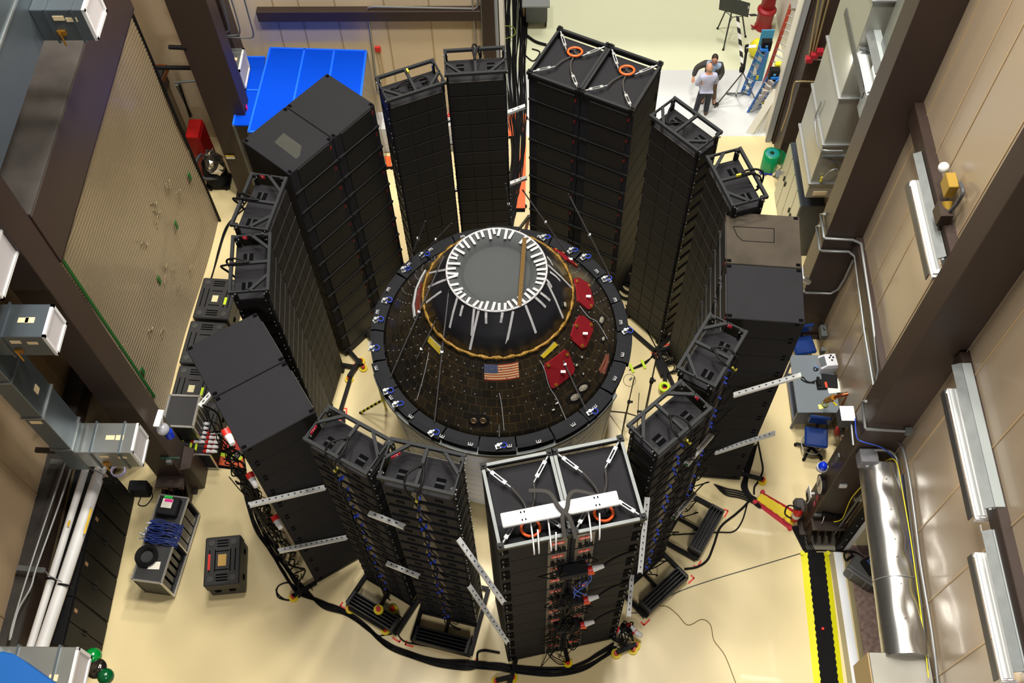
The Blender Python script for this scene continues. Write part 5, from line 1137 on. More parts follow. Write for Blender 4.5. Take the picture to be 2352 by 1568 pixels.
# second duct seen in the upper right, behind the top lamps
t = thing('upper_duct', 'galvanised duct with diagonal brace high on the right wall, behind the top lamps', 'duct', (6.45, 14.15, 5.5)); m = MB(); m.box((6.48, 14.2, 9.2), (.36, .9, 6.5)); obj('duct', m, DUCT, t, .01)
m = MB(); m.bar((6.28, 13.72, 8.6), (6.66, 13.72, 7.9), .05, .05); m.bar((6.2, 13.72, 8.65), (6.68, 13.72, 8.65), .06, .06); obj('brace', m, GALV, t)
# dark cabinet with reflective doors
t = thing('steel_cabinet', 'dark blue grey steel cabinet with glossy olive doors below the duct riser', 'cabinet', (6.4, 16.2, 0)); m = MB(); m.box((6.42, 16.25, 1.0), (.56, 1.96, 2.0)); obj('body', m, mat('slate_cabinet', (46, 52, 60), .4), t, .01)
for k in range(4):
    m = MB(); m.box((6.13, 15.52+.49*k, 1.0), (.025, .47, 1.9)); d_ = obj('door', m, mat('olive_gloss_door', (120, 125, 105), .18), t, .006); m = MB(); m.box((6.11, 15.52+.49*k+(.16 if k % 2 == 0 else -.16), 1.1), (.03, .05, .14)); obj('handle', m, BASEB, d_)
# step stool and green roll
bz = az(1792, 470); t = thing('step_stool', 'small folded silver step stool beside the dark steel cabinet', 'stool', az(1795, 460)); 
m = MB()
for (p, q) in (((1778, 405, 0), (1806, 372, .8)), ((1782, 440, 0), (1806, 392, .8)), ((1776, 405, 0), (1790, 398, .3))): m.bar(az(*p[:2], p[2]), az(*q[:2], q[2]), .04, .03)
m.box(az(1795, 400, .5), (.3, .22, .03)); obj('frame', m, GALV, t)
c = az(1763, 388); t = thing('plastic_roll', 'green translucent plastic wrap roll standing on the floor with a loose flap', 'roll', c); GP = mat('green_wrap', (10, 150, 90), .25, trans=.3)
m = MB(); m.lathe([(.2, 0), (.21, .62), (.17, .64), (.06, .62)], c, 24); obj('roll', m, GP, t); m = MB(); m.lathe([(.06, .64), (.15, .645), (.17, .63)], c, 24); obj('roll_end', m, mat('teal_end', (20, 125, 125), .4), t)
m = MB(); fl_ = [c+V((.12, .17, 0)), c+V((.32, .1, 0)), c+V((.45, -.05, 0)), c+V((.5, -.2, 0))]
for i in range(3): m.quad(fl_[i]+V((0, 0, .05)), fl_[i+1]+V((0, 0, .05)), fl_[i+1]+V((0, 0, .6-.06*i)), fl_[i]+V((0, 0, .62-.05*i)))
obj('loose_flap', m, GP, t)
m = MB(); r7 = random.Random(6)
for i in range(6): m.tube(curve([az(1742+r7.uniform(0, 40), 392+r7.uniform(0, 10), .02+r7.random()*.04) for _ in range(4)], 5), .016, 5)
single('blue_rope', m, mat('navy_rope', (20, 30, 150), .6), 'tangle of dark blue rope at the foot of the green roll', 'rope')
# desk with instruments and blue chairs
zt_ = .92; a, b, c = az(1832, 947, zt_), az(1920, 950, zt_), az(1821, 815, zt_)
t = thing('work_table', 'grey laminate work table against the right wall with phone and instrument', 'table', ((a.x+b.x)/2, (a.y+c.y)/2, 0)); x0, x1, y0, y1 = a.x, 6.62, a.y, c.y
m = MB(); m.box(((x0+x1)/2, (y0+y1)/2, zt_-.02), (x1-x0, y1-y0, .04)); obj('tabletop', m, mat('slate_laminate', (104, 114, 122), .45), t, .006)
for (x, y) in ((x0+.06, y0+.08), (x1-.06, y0+.08), (x0+.06, y1-.08), (x1-.06, y1-.08)):
    m = MB(); m.box((x, y, zt_/2), (.05, .05, zt_-.04)); m.cyl((x, y, 0), (x, y, .05), .035, n=8); obj('leg', m, mat('slate_steel', (88, 92, 104), .45), t)
m = MB(); m.box(((x0+x1)/2, y0+.1, .52), (x1-x0-.12, .02, .7)); obj('end_panel', m, mat('slate_steel', (88, 92, 104), .45), t)
m = MB(); m.box(((x0+x1)/2, (y0+y1)/2, .22), (x1-x0-.12, y1-y0-.2, .03)); obj('lower_shelf', m, mat('slate_steel', (88, 92, 104), .45), t)
p = az(1897, 841, zt_); t = thing('bench_instrument', 'small white bench instrument with grey screen on the work table', 'instrument', p, .1); F = loc2w(p, .1)
m = MB(); m.prism([F(-.19, -.17, 0), F(.19, -.17, 0), F(.19, .17, 0), F(-.19, .17, 0)], (0, 0, .2)); m.add([F(-.19, -.17, .2), F(.19, -.17, .2), F(.19, .17, .2), F(-.19, .17, .2), F(-.06, -.15, .3), F(.17, -.15, .3), F(.17, .15, .3), F(-.06, .15, .3)], [(0, 1, 5, 4), (1, 2, 6, 5), (2, 3, 7, 6), (3, 0, 4, 7), (4, 5, 6, 7)]); obj('housing', m, mat('instrument_grey', (205, 205, 212), .45), t, .008)
m = MB(); m.prism([F(-.185, -.12, .215), F(-.185, .1, .215), F(-.08, .1, .295), F(-.08, -.12, .295)], F(-.01, 0, .008)-F(0, 0, 0)); obj('screen', m, mat('grey_screen', (95, 100, 105), .3), t)
m = MB()
for (x, y) in ((.02, .05), (.1, .05), (.06, -.02), (.06, .1)): m.cyl(F(x, y, .3), F(x, y, .312), .022, n=10)
obj('button', m, BASEB, t)
p = az(1886, 884, zt_); F = loc2w(p, .05); t = thing('desk_phone', 'black desk phone with orange red strip and handset lead on the work table', 'phone', p, .05)
m = MB(); m.box(F(0, 0, .03), (.22, .24, .06), .05); obj('base', m, BASEB, t, .012); m = MB(); m.box(F(-.06, .06, .075), (.07, .22, .04), .05); obj('handset', m, CABLE, t, .012); m = MB(); m.box(F(.09, -.03, .064), (.05, .14, .008), .05); obj('orange_strip', m, mat('orange_red', (225, 70, 30), .5), t)
m = MB(); m.tube(curve([F(-.12, .1, .03), F(-.25, .06, .03), F(-.38, .12, .02), F(-.42, .2, .02), F(-.36, .2, .02), F(-.3, .1, .02), F(-.14, .04, .03)], 6), .012, 6); obj('handset_lead', m, CABLE, t)
p = az(1905, 876, zt_); m = MB(); m.box(p+V((0, 0, .02)), (.34, .33, .04), -.08); single('black_binder', m, BASEB, 'black binder lying on white papers on the work table', 'binder', bevel=.005)
m = MB(); m.box(az(1914, 882, zt_)+V((0, -.05, .003)), (.3, .34, .006), .12); single('paper_stack', m, PAPER, 'white papers sticking out under the black binder', 'paper')
m = MB(); m.torus(az(1894, 929, zt_)+V((0, 0, .02)), .06, .02, n=18); single('tape_roll', m, mat('khaki_tape', (120, 120, 50), .5), 'olive tape roll on the near end of the work table', 'tape')
m = MB(); m.box(az(1885, 934, zt_)+V((0, 0, .004)), (.1, .11, .008), .1); single('sticky_note', m, mat('note_yellow', (235, 225, 130), .7), 'pale yellow sticky note beside the tape roll', 'note')
m = MB(); m.torus(az(1873, 848, zt_)+V((0, 0, .02)), .045, .01, n=14); m.bar(az(1875, 848, zt_+.02), az(1882, 846, zt_+.02), .03, .02); m.cyl(az(1882, 847, zt_+.02), az(1872, 842, zt_+.02), .012, n=6, mi=1); single('scissors', m, [BASEB, mat('cyan_grip', (40, 120, 200), .5)], 'dark scissors with cyan part lying left of the instrument', 'scissors')
m = MB(); m.tube(curve([az(1882, 822, zt_+.02), az(1886, 828, zt_+.06), az(1886, 836, zt_+.02), az(1880, 834, zt_+.02)], 5), .018, 6); single('looped_lead', m, CABLE, 'short black cord behind the instrument on the work table', 'cord')
VINYL = mat('navy_vinyl', (18, 48, 110), .3)
def chair(seat, rz, label, back=True):
    p = az(*seat, .62); g = V((p.x, p.y, 0)); F = loc2w(g, rz); t = thing('lab_chair', label, 'chair', g, rz, 'navy blue lab chairs')
    m = MB(); m.box(F(0, 0, .6), (.5, .48, .09), rz); obj('seat', m, VINYL, t, .035)
    m = MB(); m.box(F(0, .27, .92), (.48, .07, .3), rz); obj('backrest', m, VINYL, t, .03); m = MB(); m.bar(F(0, .2, .56), F(0, .3, .85), .06, .03); obj('back_bracket', m, BASEB, t)
    m = MB(); m.cyl(F(0, 0, .1), F(0, 0, .56), .035, n=10); obj('gas_post', m, BASEB, t); m = MB(); m.torus(F(0, 0, .24), .24, .014, n=26); obj('foot_ring', m, ZINC, t)
    for i in range(5):
        a_ = 2*math.pi*i/5+.5; m = MB(); m.bar(F(0, 0, .1), F(.33*math.cos(a_), .33*math.sin(a_), .09), .055, .04); o = obj('base_leg', m, BASEB, t); m = MB(); m.sph(F(.33*math.cos(a_), .33*math.sin(a_), .04), .04, 8, 6); obj('caster', m, CABLE, o)
chair((1875, 1003), R(-8), 'blue wheeled lab chair on the near side of the work table, facing the camera side')
chair((1846, 792), R(10), 'blue lab chair on the far side of the work table, behind the right stack')
# things on the mid column (inner face x = 5.71, near face y = 8.05)
XI, YN = 5.69, 8.03
def onx(x, y, X=None): return ax(x, y, X or XI)
def ony(x, y, Y=None): return ay(x, y, Y or YN)
p = ony(1975, 1037); t = thing('grey_box', 'dark grey steel box with white tag on the near face of the desk column', 'box', p+V((0, 0, -.1)))
q0, q1 = ony(1964, 1045), ony(2004, 1045); m = MB(); m.box(((q0.x+q1.x)/2, YN-.13, p.z), (q1.x-q0.x, .26, .3)); obj('housing', m, mat('mid_grey_paint', (112, 112, 118), .4), t, .01); m = MB(); m.box(((q0.x+q1.x)/2, YN-.265, p.z-.04), (.08, .01, .05)); obj('tag', m, WHITE, t)
p = onx(1957, 958); m = MB(); m.box(p+V((-.12, 0, 0)), (.24, .28, .3)); t = thing('speaker_box', 'small white topped dark box on the inner face of the desk column', 'box', p+V((-.12, 0, -.15))); obj('housing', m, mat('charcoal_box', (55, 55, 60), .45), t, .01); m = MB(); m.box(p+V((-.12, 0, .155)), (.25, .29, .012)); obj('white_top', m, WHITE, t)
wire('conduit', [onx(1955, 970, 5.66), onx(1960, 1022, 5.66)], .022, ZINC, 'short vertical conduit between the two boxes on the desk column')
wire('conduit', [onx(1989, 921, 5.62), onx(1980, 921, 5.62), onx(1987, 982, 5.62), ony(1990, 985, 7.98), ony(2080, 990, 7.98)], .026, ZINC, 'bright conduit bending around the desk column to the wall')
m = MB(); m.box(ony(2086, 990, 7.98), (.12, .1, .12)); single('conduit_box', m, GALV, 'grey junction box where the bright conduit meets the wall', 'box')
wire('blue_wire', [onx(1964, 960, 5.62), onx(1967, 1000, 5.62), ony(1978, 1013, 7.72), ony(2030, 1030, 7.85), ony(2060, 1062, 7.95)], .01, mat('blue_wire', (40, 75, 190), .5), 'thin blue wire draped over the dark grey box', 'wire', k=5)
wire('conduit', [ony(2007, 1033, 7.95), ony(2040, 1035, 7.95), ax(2058, 1050, 6.42), ax(2063, 1080, 6.42), ax(2072, 1160, 6.42), ax(2098, 1330, 6.42), ax(2125, 1500, 6.42), ax(2132, 1575, 6.42)], .024, ZINC, 'conduit from the dark grey box running along the wall above the round duct', k=4)
wire('conduit', [ax(2046, 1030, 6.44), ax(2068, 1018, 6.44), ax(2085, 1080, 6.44), ax(2100, 1180, 6.44), ax(2115, 1300, 6.44), ax(2140, 1450, 6.44), ax(2155, 1575, 6.44)], .022, ZINC, 'outer conduit looping at the desk column and running along the near wall', k=4)
wire('yellow_cable', [ony(1915, 1198, 7.9), ony(1935, 1190, 7.9), ony(1955, 1145, 7.9), ony(1990, 1105, 7.9), ony(2030, 1062, 7.9), ax(2058, 1060, 6.38), ax(2075, 1140, 6.38), ax(2095, 1260, 6.38), ax(2118, 1430, 6.38), ax(2135, 1575, 6.38)], .01, YELLOW, 'yellow cable hanging on the desk column and running along the round duct', 'cable', k=6)
for k in range(3): wire('wall_cable', [ax(2070+4*k, 1090, 6.4), ax(2090+4*k, 1250, 6.4), ax(2110+4*k, 1400, 6.4), ax(2128+4*k, 1575, 6.4)], .012, [mat('navy_cable', (25, 45, 110), .5), CABLE, GREYCABLE][k], ['dark blue cable along the wall beside the round duct', 'black cable along the wall beside the round duct', 'grey cable along the wall beside the round duct'][k], 'cable')
p = onx(1889, 1113); t = thing('wall_clock', 'round white faced wall clock with black rim on the desk column', 'clock', p-V((0, 0, .2))); m = MB(); m.cyl(p, p+V((-.06, 0, 0)), .21, n=32); obj('rim', m, BASEB, t); m = MB(); m.cyl(p+V((-.06, 0, 0)), p+V((-.066, 0, 0)), .185, n=32); f_ = obj('face', m, mat('clock_face', (225, 215, 195), .5), t); m = MB(); m.bar(p+V((-.07, 0, 0)), p+V((-.07, .06, .09)), .012, .008); m.bar(p+V((-.07, 0, 0)), p+V((-.07, .02, -.14)), .01, .008); obj('hands', m, BASEB, f_)
p = onx(1903, 1072); t = thing('blue_beacon', 'blue domed beacon lamp on the inner face of the desk column', 'beacon', p+V((-.12, 0, -.1))); m = MB(); m.cyl(p+V((-.12, 0, -.06)), p+V((-.12, 0, -.01)), .11, n=18); m.bar(p, p+V((-.12, 0, -.05)), .05, .04); obj('base', m, ZINC, t); m = MB(); m.sph(p+V((-.12, 0, .03)), (.09, .09, .13), 16, 10); obj('blue_dome', m, mat('beacon_dome', (10, 50, 200), .12, coat=.5), t)
m = MB(); m.box(onx(1923, 1051, 5.67), (.03, .08, .26)); single('steel_plate', m, GALV, 'small steel plate above the blue beacon', 'plate')
p = onx(1857, 1135, 5.6); t = thing('info_holder', 'white card holder with black sign on the desk column, above the fire extinguisher', 'sign', p-V((0, 0, .15))); m = MB(); m.box(p, (.02, .26, .34)); m.box(p+V((.06, 0, .05)), (.12, .04, .04)); obj('card', m, WHITE, t); m = MB(); m.box(p+V((-.012, -.03, -.07)), (.01, .18, .16)); obj('black_square', m, BASEB, t)
for k, (x, y) in enumerate(((1877, 1143), (1870, 1157))): m = MB(); m.box(onx(x, y, 5.695), (.01, .09, .22 if k == 0 else .12)); single('red_sticker', m, mat('red_white_sticker', (170, 60, 75), .5), ['larger red and white sticker near the corner of the desk column', 'smaller red sticker low on the desk column'][k], 'sticker')
p = az(1847, 1190, .5); t = thing('fire_extinguisher', 'red fire extinguisher with black hose at the foot of the desk column', 'extinguisher', V((5.52, 8.28, .15))); p = V((5.52, 8.28, .15))
m = MB(); m.lathe([(.001, 0), (.085, .01), (.09, .05), (.09, .42), (.05, .5), (.03, .52), (.001, .52)], p, 20); obj('cylinder', m, RED, t); m = MB(); m.lathe([(.091, .16), (.0915, .32)], p, 20); obj('label_band', m, PAPER, t); m = MB(); m.cyl(p+V((0, 0, .5)), p+V((0, 0, .6)), .03, n=8); m.bar(p+V((0, 0, .6)), p+V((-.1, -.05, .62)), .03, .02); obj('valve', m, BASEB, t)
m = MB(); m.tube(curve([p+V((.03, 0, .55)), p+V((-.2, .1, .5)), p+V((-.26, 0, .3)), p+V((-.12, -.1, .25))], 6), .018, 6); obj('hose', m, CABLE, t)
m = MB(); m.box((5.56, 8.42, .55), (.24, .3, .2)); single('grey_pouch', m, mat('charcoal_pouch', (70, 66, 66), .8), 'dark grey pouch hanging behind the fire extinguisher', 'bag', bevel=.05)
for k, (x, y) in enumerate(((1936, 1115), (1970, 1146), (1878, 1182))): m = MB(); m.box(ony(x, y), (.14, .06, .1)); single('wall_box', m, [WHITE, mat('pale_box', (180, 176, 170), .5), GALV][k], ['white socket box high on the near face of the desk column', 'pale box on the near face of the desk column by the round duct', 'small steel outlet low on the near face of the desk column'][k], 'outlet')
for k in range(4): m = MB(); m.box(ony(1893+11*k, 1179+2*k), (.09, .08, .12)); single('plug_box', m, BASEB, ['first', 'second', 'third', 'fourth'][k]+' from the left of four black plugs low on the desk column', 'plug')
wire('white_lead', [ony(1893, 1186, 7.95), ony(1888, 1200, 7.9), az(1876, 1215, .1), az(1874, 1232, .02)], .008, WHITE, 'thin white lead dropping from the black plugs to the floor', 'cable', k=5)
m = MB(); m.sph(az(1866, 1211, .06), .035); single('yellow_ball', m, YELLOW, 'tiny yellow ball at the foot of the desk column', 'ball')
m = MB(); m.box((6.1, 7.85, .012), (.75, .42, .02)); single('grey_mat', m, mat('grey_mat', (128, 124, 110), .7), 'grey mat on the floor below the finned base of the desk column', 'mat')
# half open side door, rods, alu duct, case
m = MB(); a, b = az(1914, 1256, .05), az(1990, 1140, 2.0)
t = thing('sliding_door', 'edge of the raised side door with black seal and white leaf, beside the round duct', 'door', (6.6, 7.6, 0)); m = MB(); m.box((6.42, 7.68, 1.45), (.16, .1, 2.9)); obj('black_seal', m, BASEB, t); m = MB(); m.box((6.56, 7.68, 1.45), (.13, .07, 2.9)); obj('white_leaf', m, WHITE, t)
m = MB()
for i in range(7): m.cyl((6.4, 7.62, .3+.4*i), (6.4, 7.6, .3+.4*i), .015, n=6)
obj('bolt', m, ZINC, t)
wire('steel_rod', [V((6.25, 7.85, .05)), V((6.25, 7.85, 2.6))], .02, GALV, 'upright steel rod beside the side door seal', 'rod')
za_ = 3.85; a, b = az(2024, 1078, za_), az(2080, 1512, za_); a.x -= .02
t = thing('round_duct', 'large round aluminium clad duct running along the right wall over the side opening', 'duct', (a+b)/2-V((0, 0, .4)))
dd = (b-a); N_ = 44; K = 32; xx = dd.cross(V((0, 0, 1))).normalized(); vs = []; rd = random.Random(12)
dents = [(rd.random(), rd.uniform(-.6, 1.2), rd.uniform(.02, .05), rd.uniform(.03, .06)) for _ in range(9)]+[(.78, .1, .06, .07), (.55, .2, .05, .06), (.93, .4, .05, .05)]
for i in range(N_+1):
    u = i/N_
    for k in range(K):
        an = 2*math.pi*k/K; r_ = .37+.0015*math.sin(u*25+an*2)
        for (du, da, dp, ds) in dents: r_ -= dp*math.exp(-((u-du)/ds)**2-((an-(math.pi/2+da))/.28)**2)
        vs.append(a+dd*u+r_*(math.cos(an)*xx+math.sin(an)*V((0, 0, 1))))
m = MB(); m.add(vs, [(i*K+k, i*K+(k+1) % K, (i+1)*K+(k+1) % K, (i+1)*K+k) for i in range(N_) for k in range(K)], 0, True); m.add(vs[:K], [tuple(range(K))]); m.add(vs[-K:], [tuple(range(K))[::-1]])
obj('cladding', m, mat('dented_aluminium', (196, 195, 192), .27, .95), t)
m = MB()
for u in (.62,): m.tube([a+dd*u+.375*(math.cos(an)*xx+math.sin(an)*V((0, 0, 1))) for an in [2*math.pi*k/28 for k in range(28)]], .008, 5, closed=True)
for u in (.1, .27, .37, .43, .52, .66, .83): p = a+dd*u+.372*(math.cos(1.5)*xx+math.sin(1.5)*V((0, 0, 1))); m.sph(p, .014, 6, 4)
obj('rivets', m, ZINC, t)
p = az(1995, 1497, 3.95); q = vert(1964, 1520, p); c0 = az(2112, 1503, 3.95)
t = thing('duct_box', 'galvanised square duct box at the lower right end of the round duct', 'duct', ((p.x+6.45)/2, p.y-.7, 3.2)); m = MB(); m.box(((p.x+6.45)/2, p.y-.75, 3.5), (6.45-p.x, 1.5, .9)); obj('box', m, mat('box_galv', (140, 138, 130), .35, .6, noise=.2, scale=2), t, .01); m = MB(); m.box((p.x-.012, p.y-.75, 3.5), (.02, 1.48, .88)); obj('side_panel', m, mat('ochre_panel', (165, 140, 95), .5), t)
c = az(1975, 1322, .02); F = loc2w(c, R(-38)); t = thing('equipment_case', 'grey ribbed equipment case lying on the speckled ground outside the side opening', 'case', c, R(-38)); m = MB(); m.box(F(0, 0, .2), (.62, .42, .38), R(-38)); obj('body', m, mat('case_grey', (88, 88, 86), .55), t, .03); m = MB()
for x in (-.15, .15): m.box(F(x, -.215, .2), (.03, .02, .34), R(-38))
m.box(F(0, -.2, .395), (.6, .03, .012), R(-38)); m.box(F(0, -.12, .395), (.6, .02, .012), R(-38)); obj('rib', m, mat('rib_grey', (125, 124, 128), .5), t)
c2 = F(.06, .16, .4); F2 = loc2w(c2, R(-62)); t = thing('black_battery', 'black box with small blue lettering leaning on the grey equipment case', 'box', c2, R(-62)); m = MB(); m.box(F2(0, 0, .07), (.34, .36, .14), R(-62)); obj('box', m, BASEB, t, .02); m = MB(); m.box(F2(.1, .08, .145), (.06, .1, .006), R(-62)); obj('tan_sticker', m, TAN, t); m = MB()
for (y, w) in ((-.02, .2), (-.07, .16)):
    for i in range(6): m.box(F2(-.1+w*i/6, y, .143), (w/9, .028, .004), R(-62))
obj('blue_lettering', m, mat('pale_blue_ink', (80, 110, 200), .5), t)
m = MB(); m.tube(curve([F(-.3, .22, .1), F(-.42, .3, .05), F(-.5, .2, .05), F(-.4, .1, .04), F(-.35, .25, .04), F(-.2, .32, .08)], 6), .018, 6); single('looped_lead', m, CABLE, 'black lead looped beside the grey equipment case', 'cord')
# fluorescent fixtures : two strips per bay, lamp tubes towards the wall
STRIPS = []
def lamp(a, b, X, label, wide=.3):
    p, q = ax(a[0], a[1], X), ax(b[0], b[1], X); z = (p.z+q.z)/2; p = V((X, p.y, z)); q = V((X, q.y, z))
    t = thing('fluorescent_light', label, 'lamp', (p+q)/2, 0, 'fluorescent strips on the right wall'); m = MB()
    m.bar(p+V((-.03, 0, .08)), q+V((-.03, 0, .08)), .14, .06); m.prism([p+V((-.12, 0, .06)), p+V((.0, 0, .12)), p+V((.0, 0, .1)), p+V((-.11, 0, .04))], q-p); obj('housing', m, mat('lamp_housing', (222, 226, 226), .3), t)
    m = MB(); m.bar(p+V((-.16, 0, .0)), q+V((-.16, 0, .0)), .02, .16); obj('dark_shield', m, mat('charcoal_shield', (62, 62, 62), .4), t)
    m = MB(); m.cyl(p+V((-.06, .0, 0)), q+V((-.06, 0, 0)), .03, n=10); m.cyl(p+V((.03, .0, 0)), q+V((.03, 0, 0)), .03, n=10); obj('tube', m, mat('lit_tube', (255, 250, 240), .3, emit=6), t)
    m = MB(); m.box(p+V((0, .02, 0)), (.2, .03, .1)); m.box(q+V((0, -.02, 0)), (.2, .03, .1)); obj('lamp_holder', m, WHITE, t)
    STRIPS.append(((p+q)/2, (q-p).length))
XA, XB = 6.36, 6.52
lamp((2110, 410), (2146, 648), XB, 'lit fluorescent strip in the far bay of the right wall, lower of the pair')
lamp((2198, 888), (2245, 1200), XA, 'lit fluorescent strip in the near bay, farther of the two lower lamps')
lamp((2262, 1268), (2306, 1568), XA, 'lit fluorescent strip in the near bay, nearest lower lamp at the photo bottom')
lamp((1962, 20), (2000, 225), 6.2, 'very bright fluorescent strip high in front of the duct riser')
def reflector(a, b, X, label):
    p, q = ax(a[0], a[1], X), ax(b[0], b[1], X); z = (p.z+q.z)/2; p = V((X, p.y, z)); q = V((X, q.y, z))
    t = thing('light_fixture', label, 'lamp', (p+q)/2, 0, 'steel light channels on the right wall'); m = MB(); m.bar(p, q, .14, .1); obj('channel', m, mat('channel_white', (150, 157, 157), .4), t, .006); m = MB(); m.prism([p+V((-.08, 0, .05)), p+V((-.2, 0, -.02)), p+V((-.19, 0, -.04)), p+V((-.07, 0, .03))], q-p); obj('reflector', m, GALV, t); m = MB(); m.cyl(p+V((-.11, 0, -.04)), q+V((-.11, 0, -.04)), .022, n=8); obj('tube', m, mat('soft_tube', (235, 238, 238), .3, emit=.5), t)
reflector((2128, 345), (2180, 598), 6.6, 'steel light channel in the far bay, just below the brown girt')
reflector((2222, 830), (2290, 1172), 6.4, 'steel light channel in the near bay, farther one below the brown girt')
reflector((2292, 1215), (2360, 1545), 6.4, 'steel light channel in the near bay, nearer one below the brown girt')
reflector((1998, 0), (2035, 170), 6.3, 'steel light channel behind the very bright strip at the top')
m = MB(); m.tube(curve([ax(2252, 1205, 6.4), ax(2258, 1224, 6.4), ax(2280, 1212, 6.4), ax(2290, 1180, 6.4)], 5), .012, 6); single('lamp_lead', m, WHITE, 'white looped lead between the two near bay light strips', 'cable')
# emergency light on the upper panel
p = ax(2196, 425, 6.66); t = thing('emergency_light', 'yellow emergency light box with round lamp and conduit on the upper right wall', 'lamp', p-V((.1, 0, .15))); m = MB(); m.box(p+V((-.1, 0, 0)), (.16, .3, .28)); obj('box', m, mat('mustard_box', (150, 120, 40), .45), t, .01); m = MB(); m.sph(p+V((-.15, .32, .05)), .09, 12, 8); obj('round_lamp', m, WHITE, t); m = MB(); m.cyl(p+V((-.12, -.2, -.18)), p+V((-.12, -.32, -.24)), .09, .05, n=12); obj('spot_lamp', m, mat('mustard_box', (150, 120, 40), .45), t)
wire('conduit', [ax(2205, 420, 6.62), ax(2212, 440, 6.58), ax(2200, 465, 6.58), ax(2182, 485, 6.55)], .03, GREYCABLE, 'grey flexible conduit below the yellow emergency light', k=6)
m = MB(); m.box(ax(2166, 490, 6.5), (.2, .3, .26)); single('brown_box', m, BROWN, 'brown box on the girt below the emergency light', 'box')
# conduits around the second column
YC = 12.9
wire('conduit', [ax(1894, 491, 5.88), ax(1885, 491, 5.88), ax(1892, 545, 5.88), ay(1896, 547, YC), ay(1960, 551, YC), ax(1978, 560, 6.56), ax(1984, 600, 6.56), ax(2002, 720, 6.56), ax(2018, 850, 6.56), ax(2010, 890, 6.56)], .03, ZINC, 'upper bright conduit wrapping the column behind the desk and following the girt', k=0)
wire('conduit', [ax(1884, 518, 5.88), ax(1876, 519, 5.88), ax(1882, 573, 5.88), ay(1890, 576, YC), ay(1950, 578, YC), ax(1964, 590, 6.56), ax(1970, 640, 6.56), ax(1985, 760, 6.56), ax(2006, 885, 6.56)], .03, ZINC, 'lower bright conduit wrapping the column behind the desk')
wire('conduit', [ay(1846, 668, YC), ay(1850, 672, YC), ay(1908, 674, YC), ay(1925, 664, YC), ax(1940, 640, 6.64), ax(1960, 596, 6.64)], .026, ZINC, 'lowest bright conduit crossing the column behind the desk, near the right stack', k=0)
m = MB(); m.cyl(ay(1845, 640, 12.7), ay(1858, 648, 12.7), .06, n=12); q_ = ay(1845, 640, 12.7); m.cyl(q_, (q_.x, 12.95, q_.z+.08), .02, n=6); single('security_camera', m, ALU, 'small silver security camera on the column behind the desk', 'camera')
m = MB(); m.box(ax(1890, 763, 6.6), (.14, .3, .2)); m.cyl(ax(1868, 751, 6.6), ax(1895, 753, 6.6), .02, n=8); single('conduit_box', m, GALV, 'grey junction boxes on the wall above the far desk chair', 'box', bevel=.01)
m = MB(); m.box(ax(1889, 806, 6.6), (.1, .1, .2)); single('wall_outlet', m, GALV, 'small steel outlet on the wall at the far end of the work table', 'outlet')
t = thing('copper_valve', 'copper and brass valve pipe with yellow lever on the wall by the work table', 'pipe', ax(1920, 915, 6.45)); m = MB(); m.tube(curve([ax(1948, 904, 6.5), ax(1930, 908, 6.35), ax(1912, 914, 6.25), ax(1895, 920, 6.2)], 5), .04, 10); obj('copper_pipe', m, mat('copper', (150, 85, 50), .35, .8), t); m = MB(); m.cyl(ax(1915, 912, 6.25), ax(1900, 919, 6.2), .065, n=12); obj('brass_body', m, mat('brass', (180, 130, 50), .4, .7), t); m = MB(); m.bar(ax(1912, 922, 6.25), ax(1921, 930, 6.25), .04, .02); m.bar(ax(1931, 932, 6.4), ax(1929, 940, 6.4), .04, .02); obj('yellow_lever', m, YELLOW, t); m = MB(); m.cyl(ax(1944, 910, 6.45), ax(1931, 935, 6.4), .02, n=8); obj('drop_pipe', m, mat('copper', (150, 85, 50), .35, .8), t)
m = MB(); m.cyl(ax(1934, 953, 6.45), ax(1938, 953, 6.66), .11, n=20); m.box(ax(1942, 948, 6.5), (.08, .3, .1), mi=1); single('round_sounder', m, [mat('ivory', (205, 200, 185), .5), GALV], 'round ivory sounder with perforated bracket on the wall beside the desk column', 'alarm')
m = MB(); m.box(ax(1924, 990, 6.6), (.1, .14, .2)); m.box(ax(1931, 990, 6.64), (.06, .2, .2), mi=1); single('fire_pull', m, [RED, GALV], 'small red fire alarm pull on the wall beside the desk column', 'alarm')
m = MB(); m.tube(curve([ax(1940, 1003, 6.5), ax(1933, 1003, 6.5), ax(1932, 1030, 6.5), ax(1925, 1045, 6.5)], 5), .025, 8); single('wall_pipe', m, mat('beige_pipe', (165, 140, 120), .5), 'short beige bent pipe on the wall beside the desk column', 'pipe')
# red tagged conduits on the back column
for k in range(3): wire('conduit', [ay(1905-12*k, -5, 18.2), ay(1872-7*k, 118+7*k, 18.2)], .022, mat('brass_conduit', (150, 135, 100), .4, .6), ['rightmost', 'middle', 'leftmost'][k]+' of three brassy conduits above the red boxes at upper right', 'conduit')
for k, (x, y) in enumerate(((1883, 119), (1870, 127), (1858, 136))):
    m = MB(); m.box(ay(x, y, 18.15), (.16, .14, .12)); single('red_box', m, mat('small_red_box', (150, 25, 40), .45), ['upper', 'middle', 'lower'][k]+' small red box at the end of the brassy conduits', 'box')
    wire('conduit', [ay(x, y, 18.15), ay(x+30, y+1, 18.15)], .02, ZINC, ['upper', 'middle', 'lower'][k]+' silver conduit stub leaving the small red boxes')
wire('conduit', [ay(1878, 188, 18.2), ay(1835, 187, 18.2), ay(1824, 195, 18.2), ay(1812, 250, 18.2), ay(1795, 300, 18.2)], .022, mat('brass_conduit', (150, 135, 100), .4, .6), 'thin conduit bending down the brown column beside the back opening', k=4)
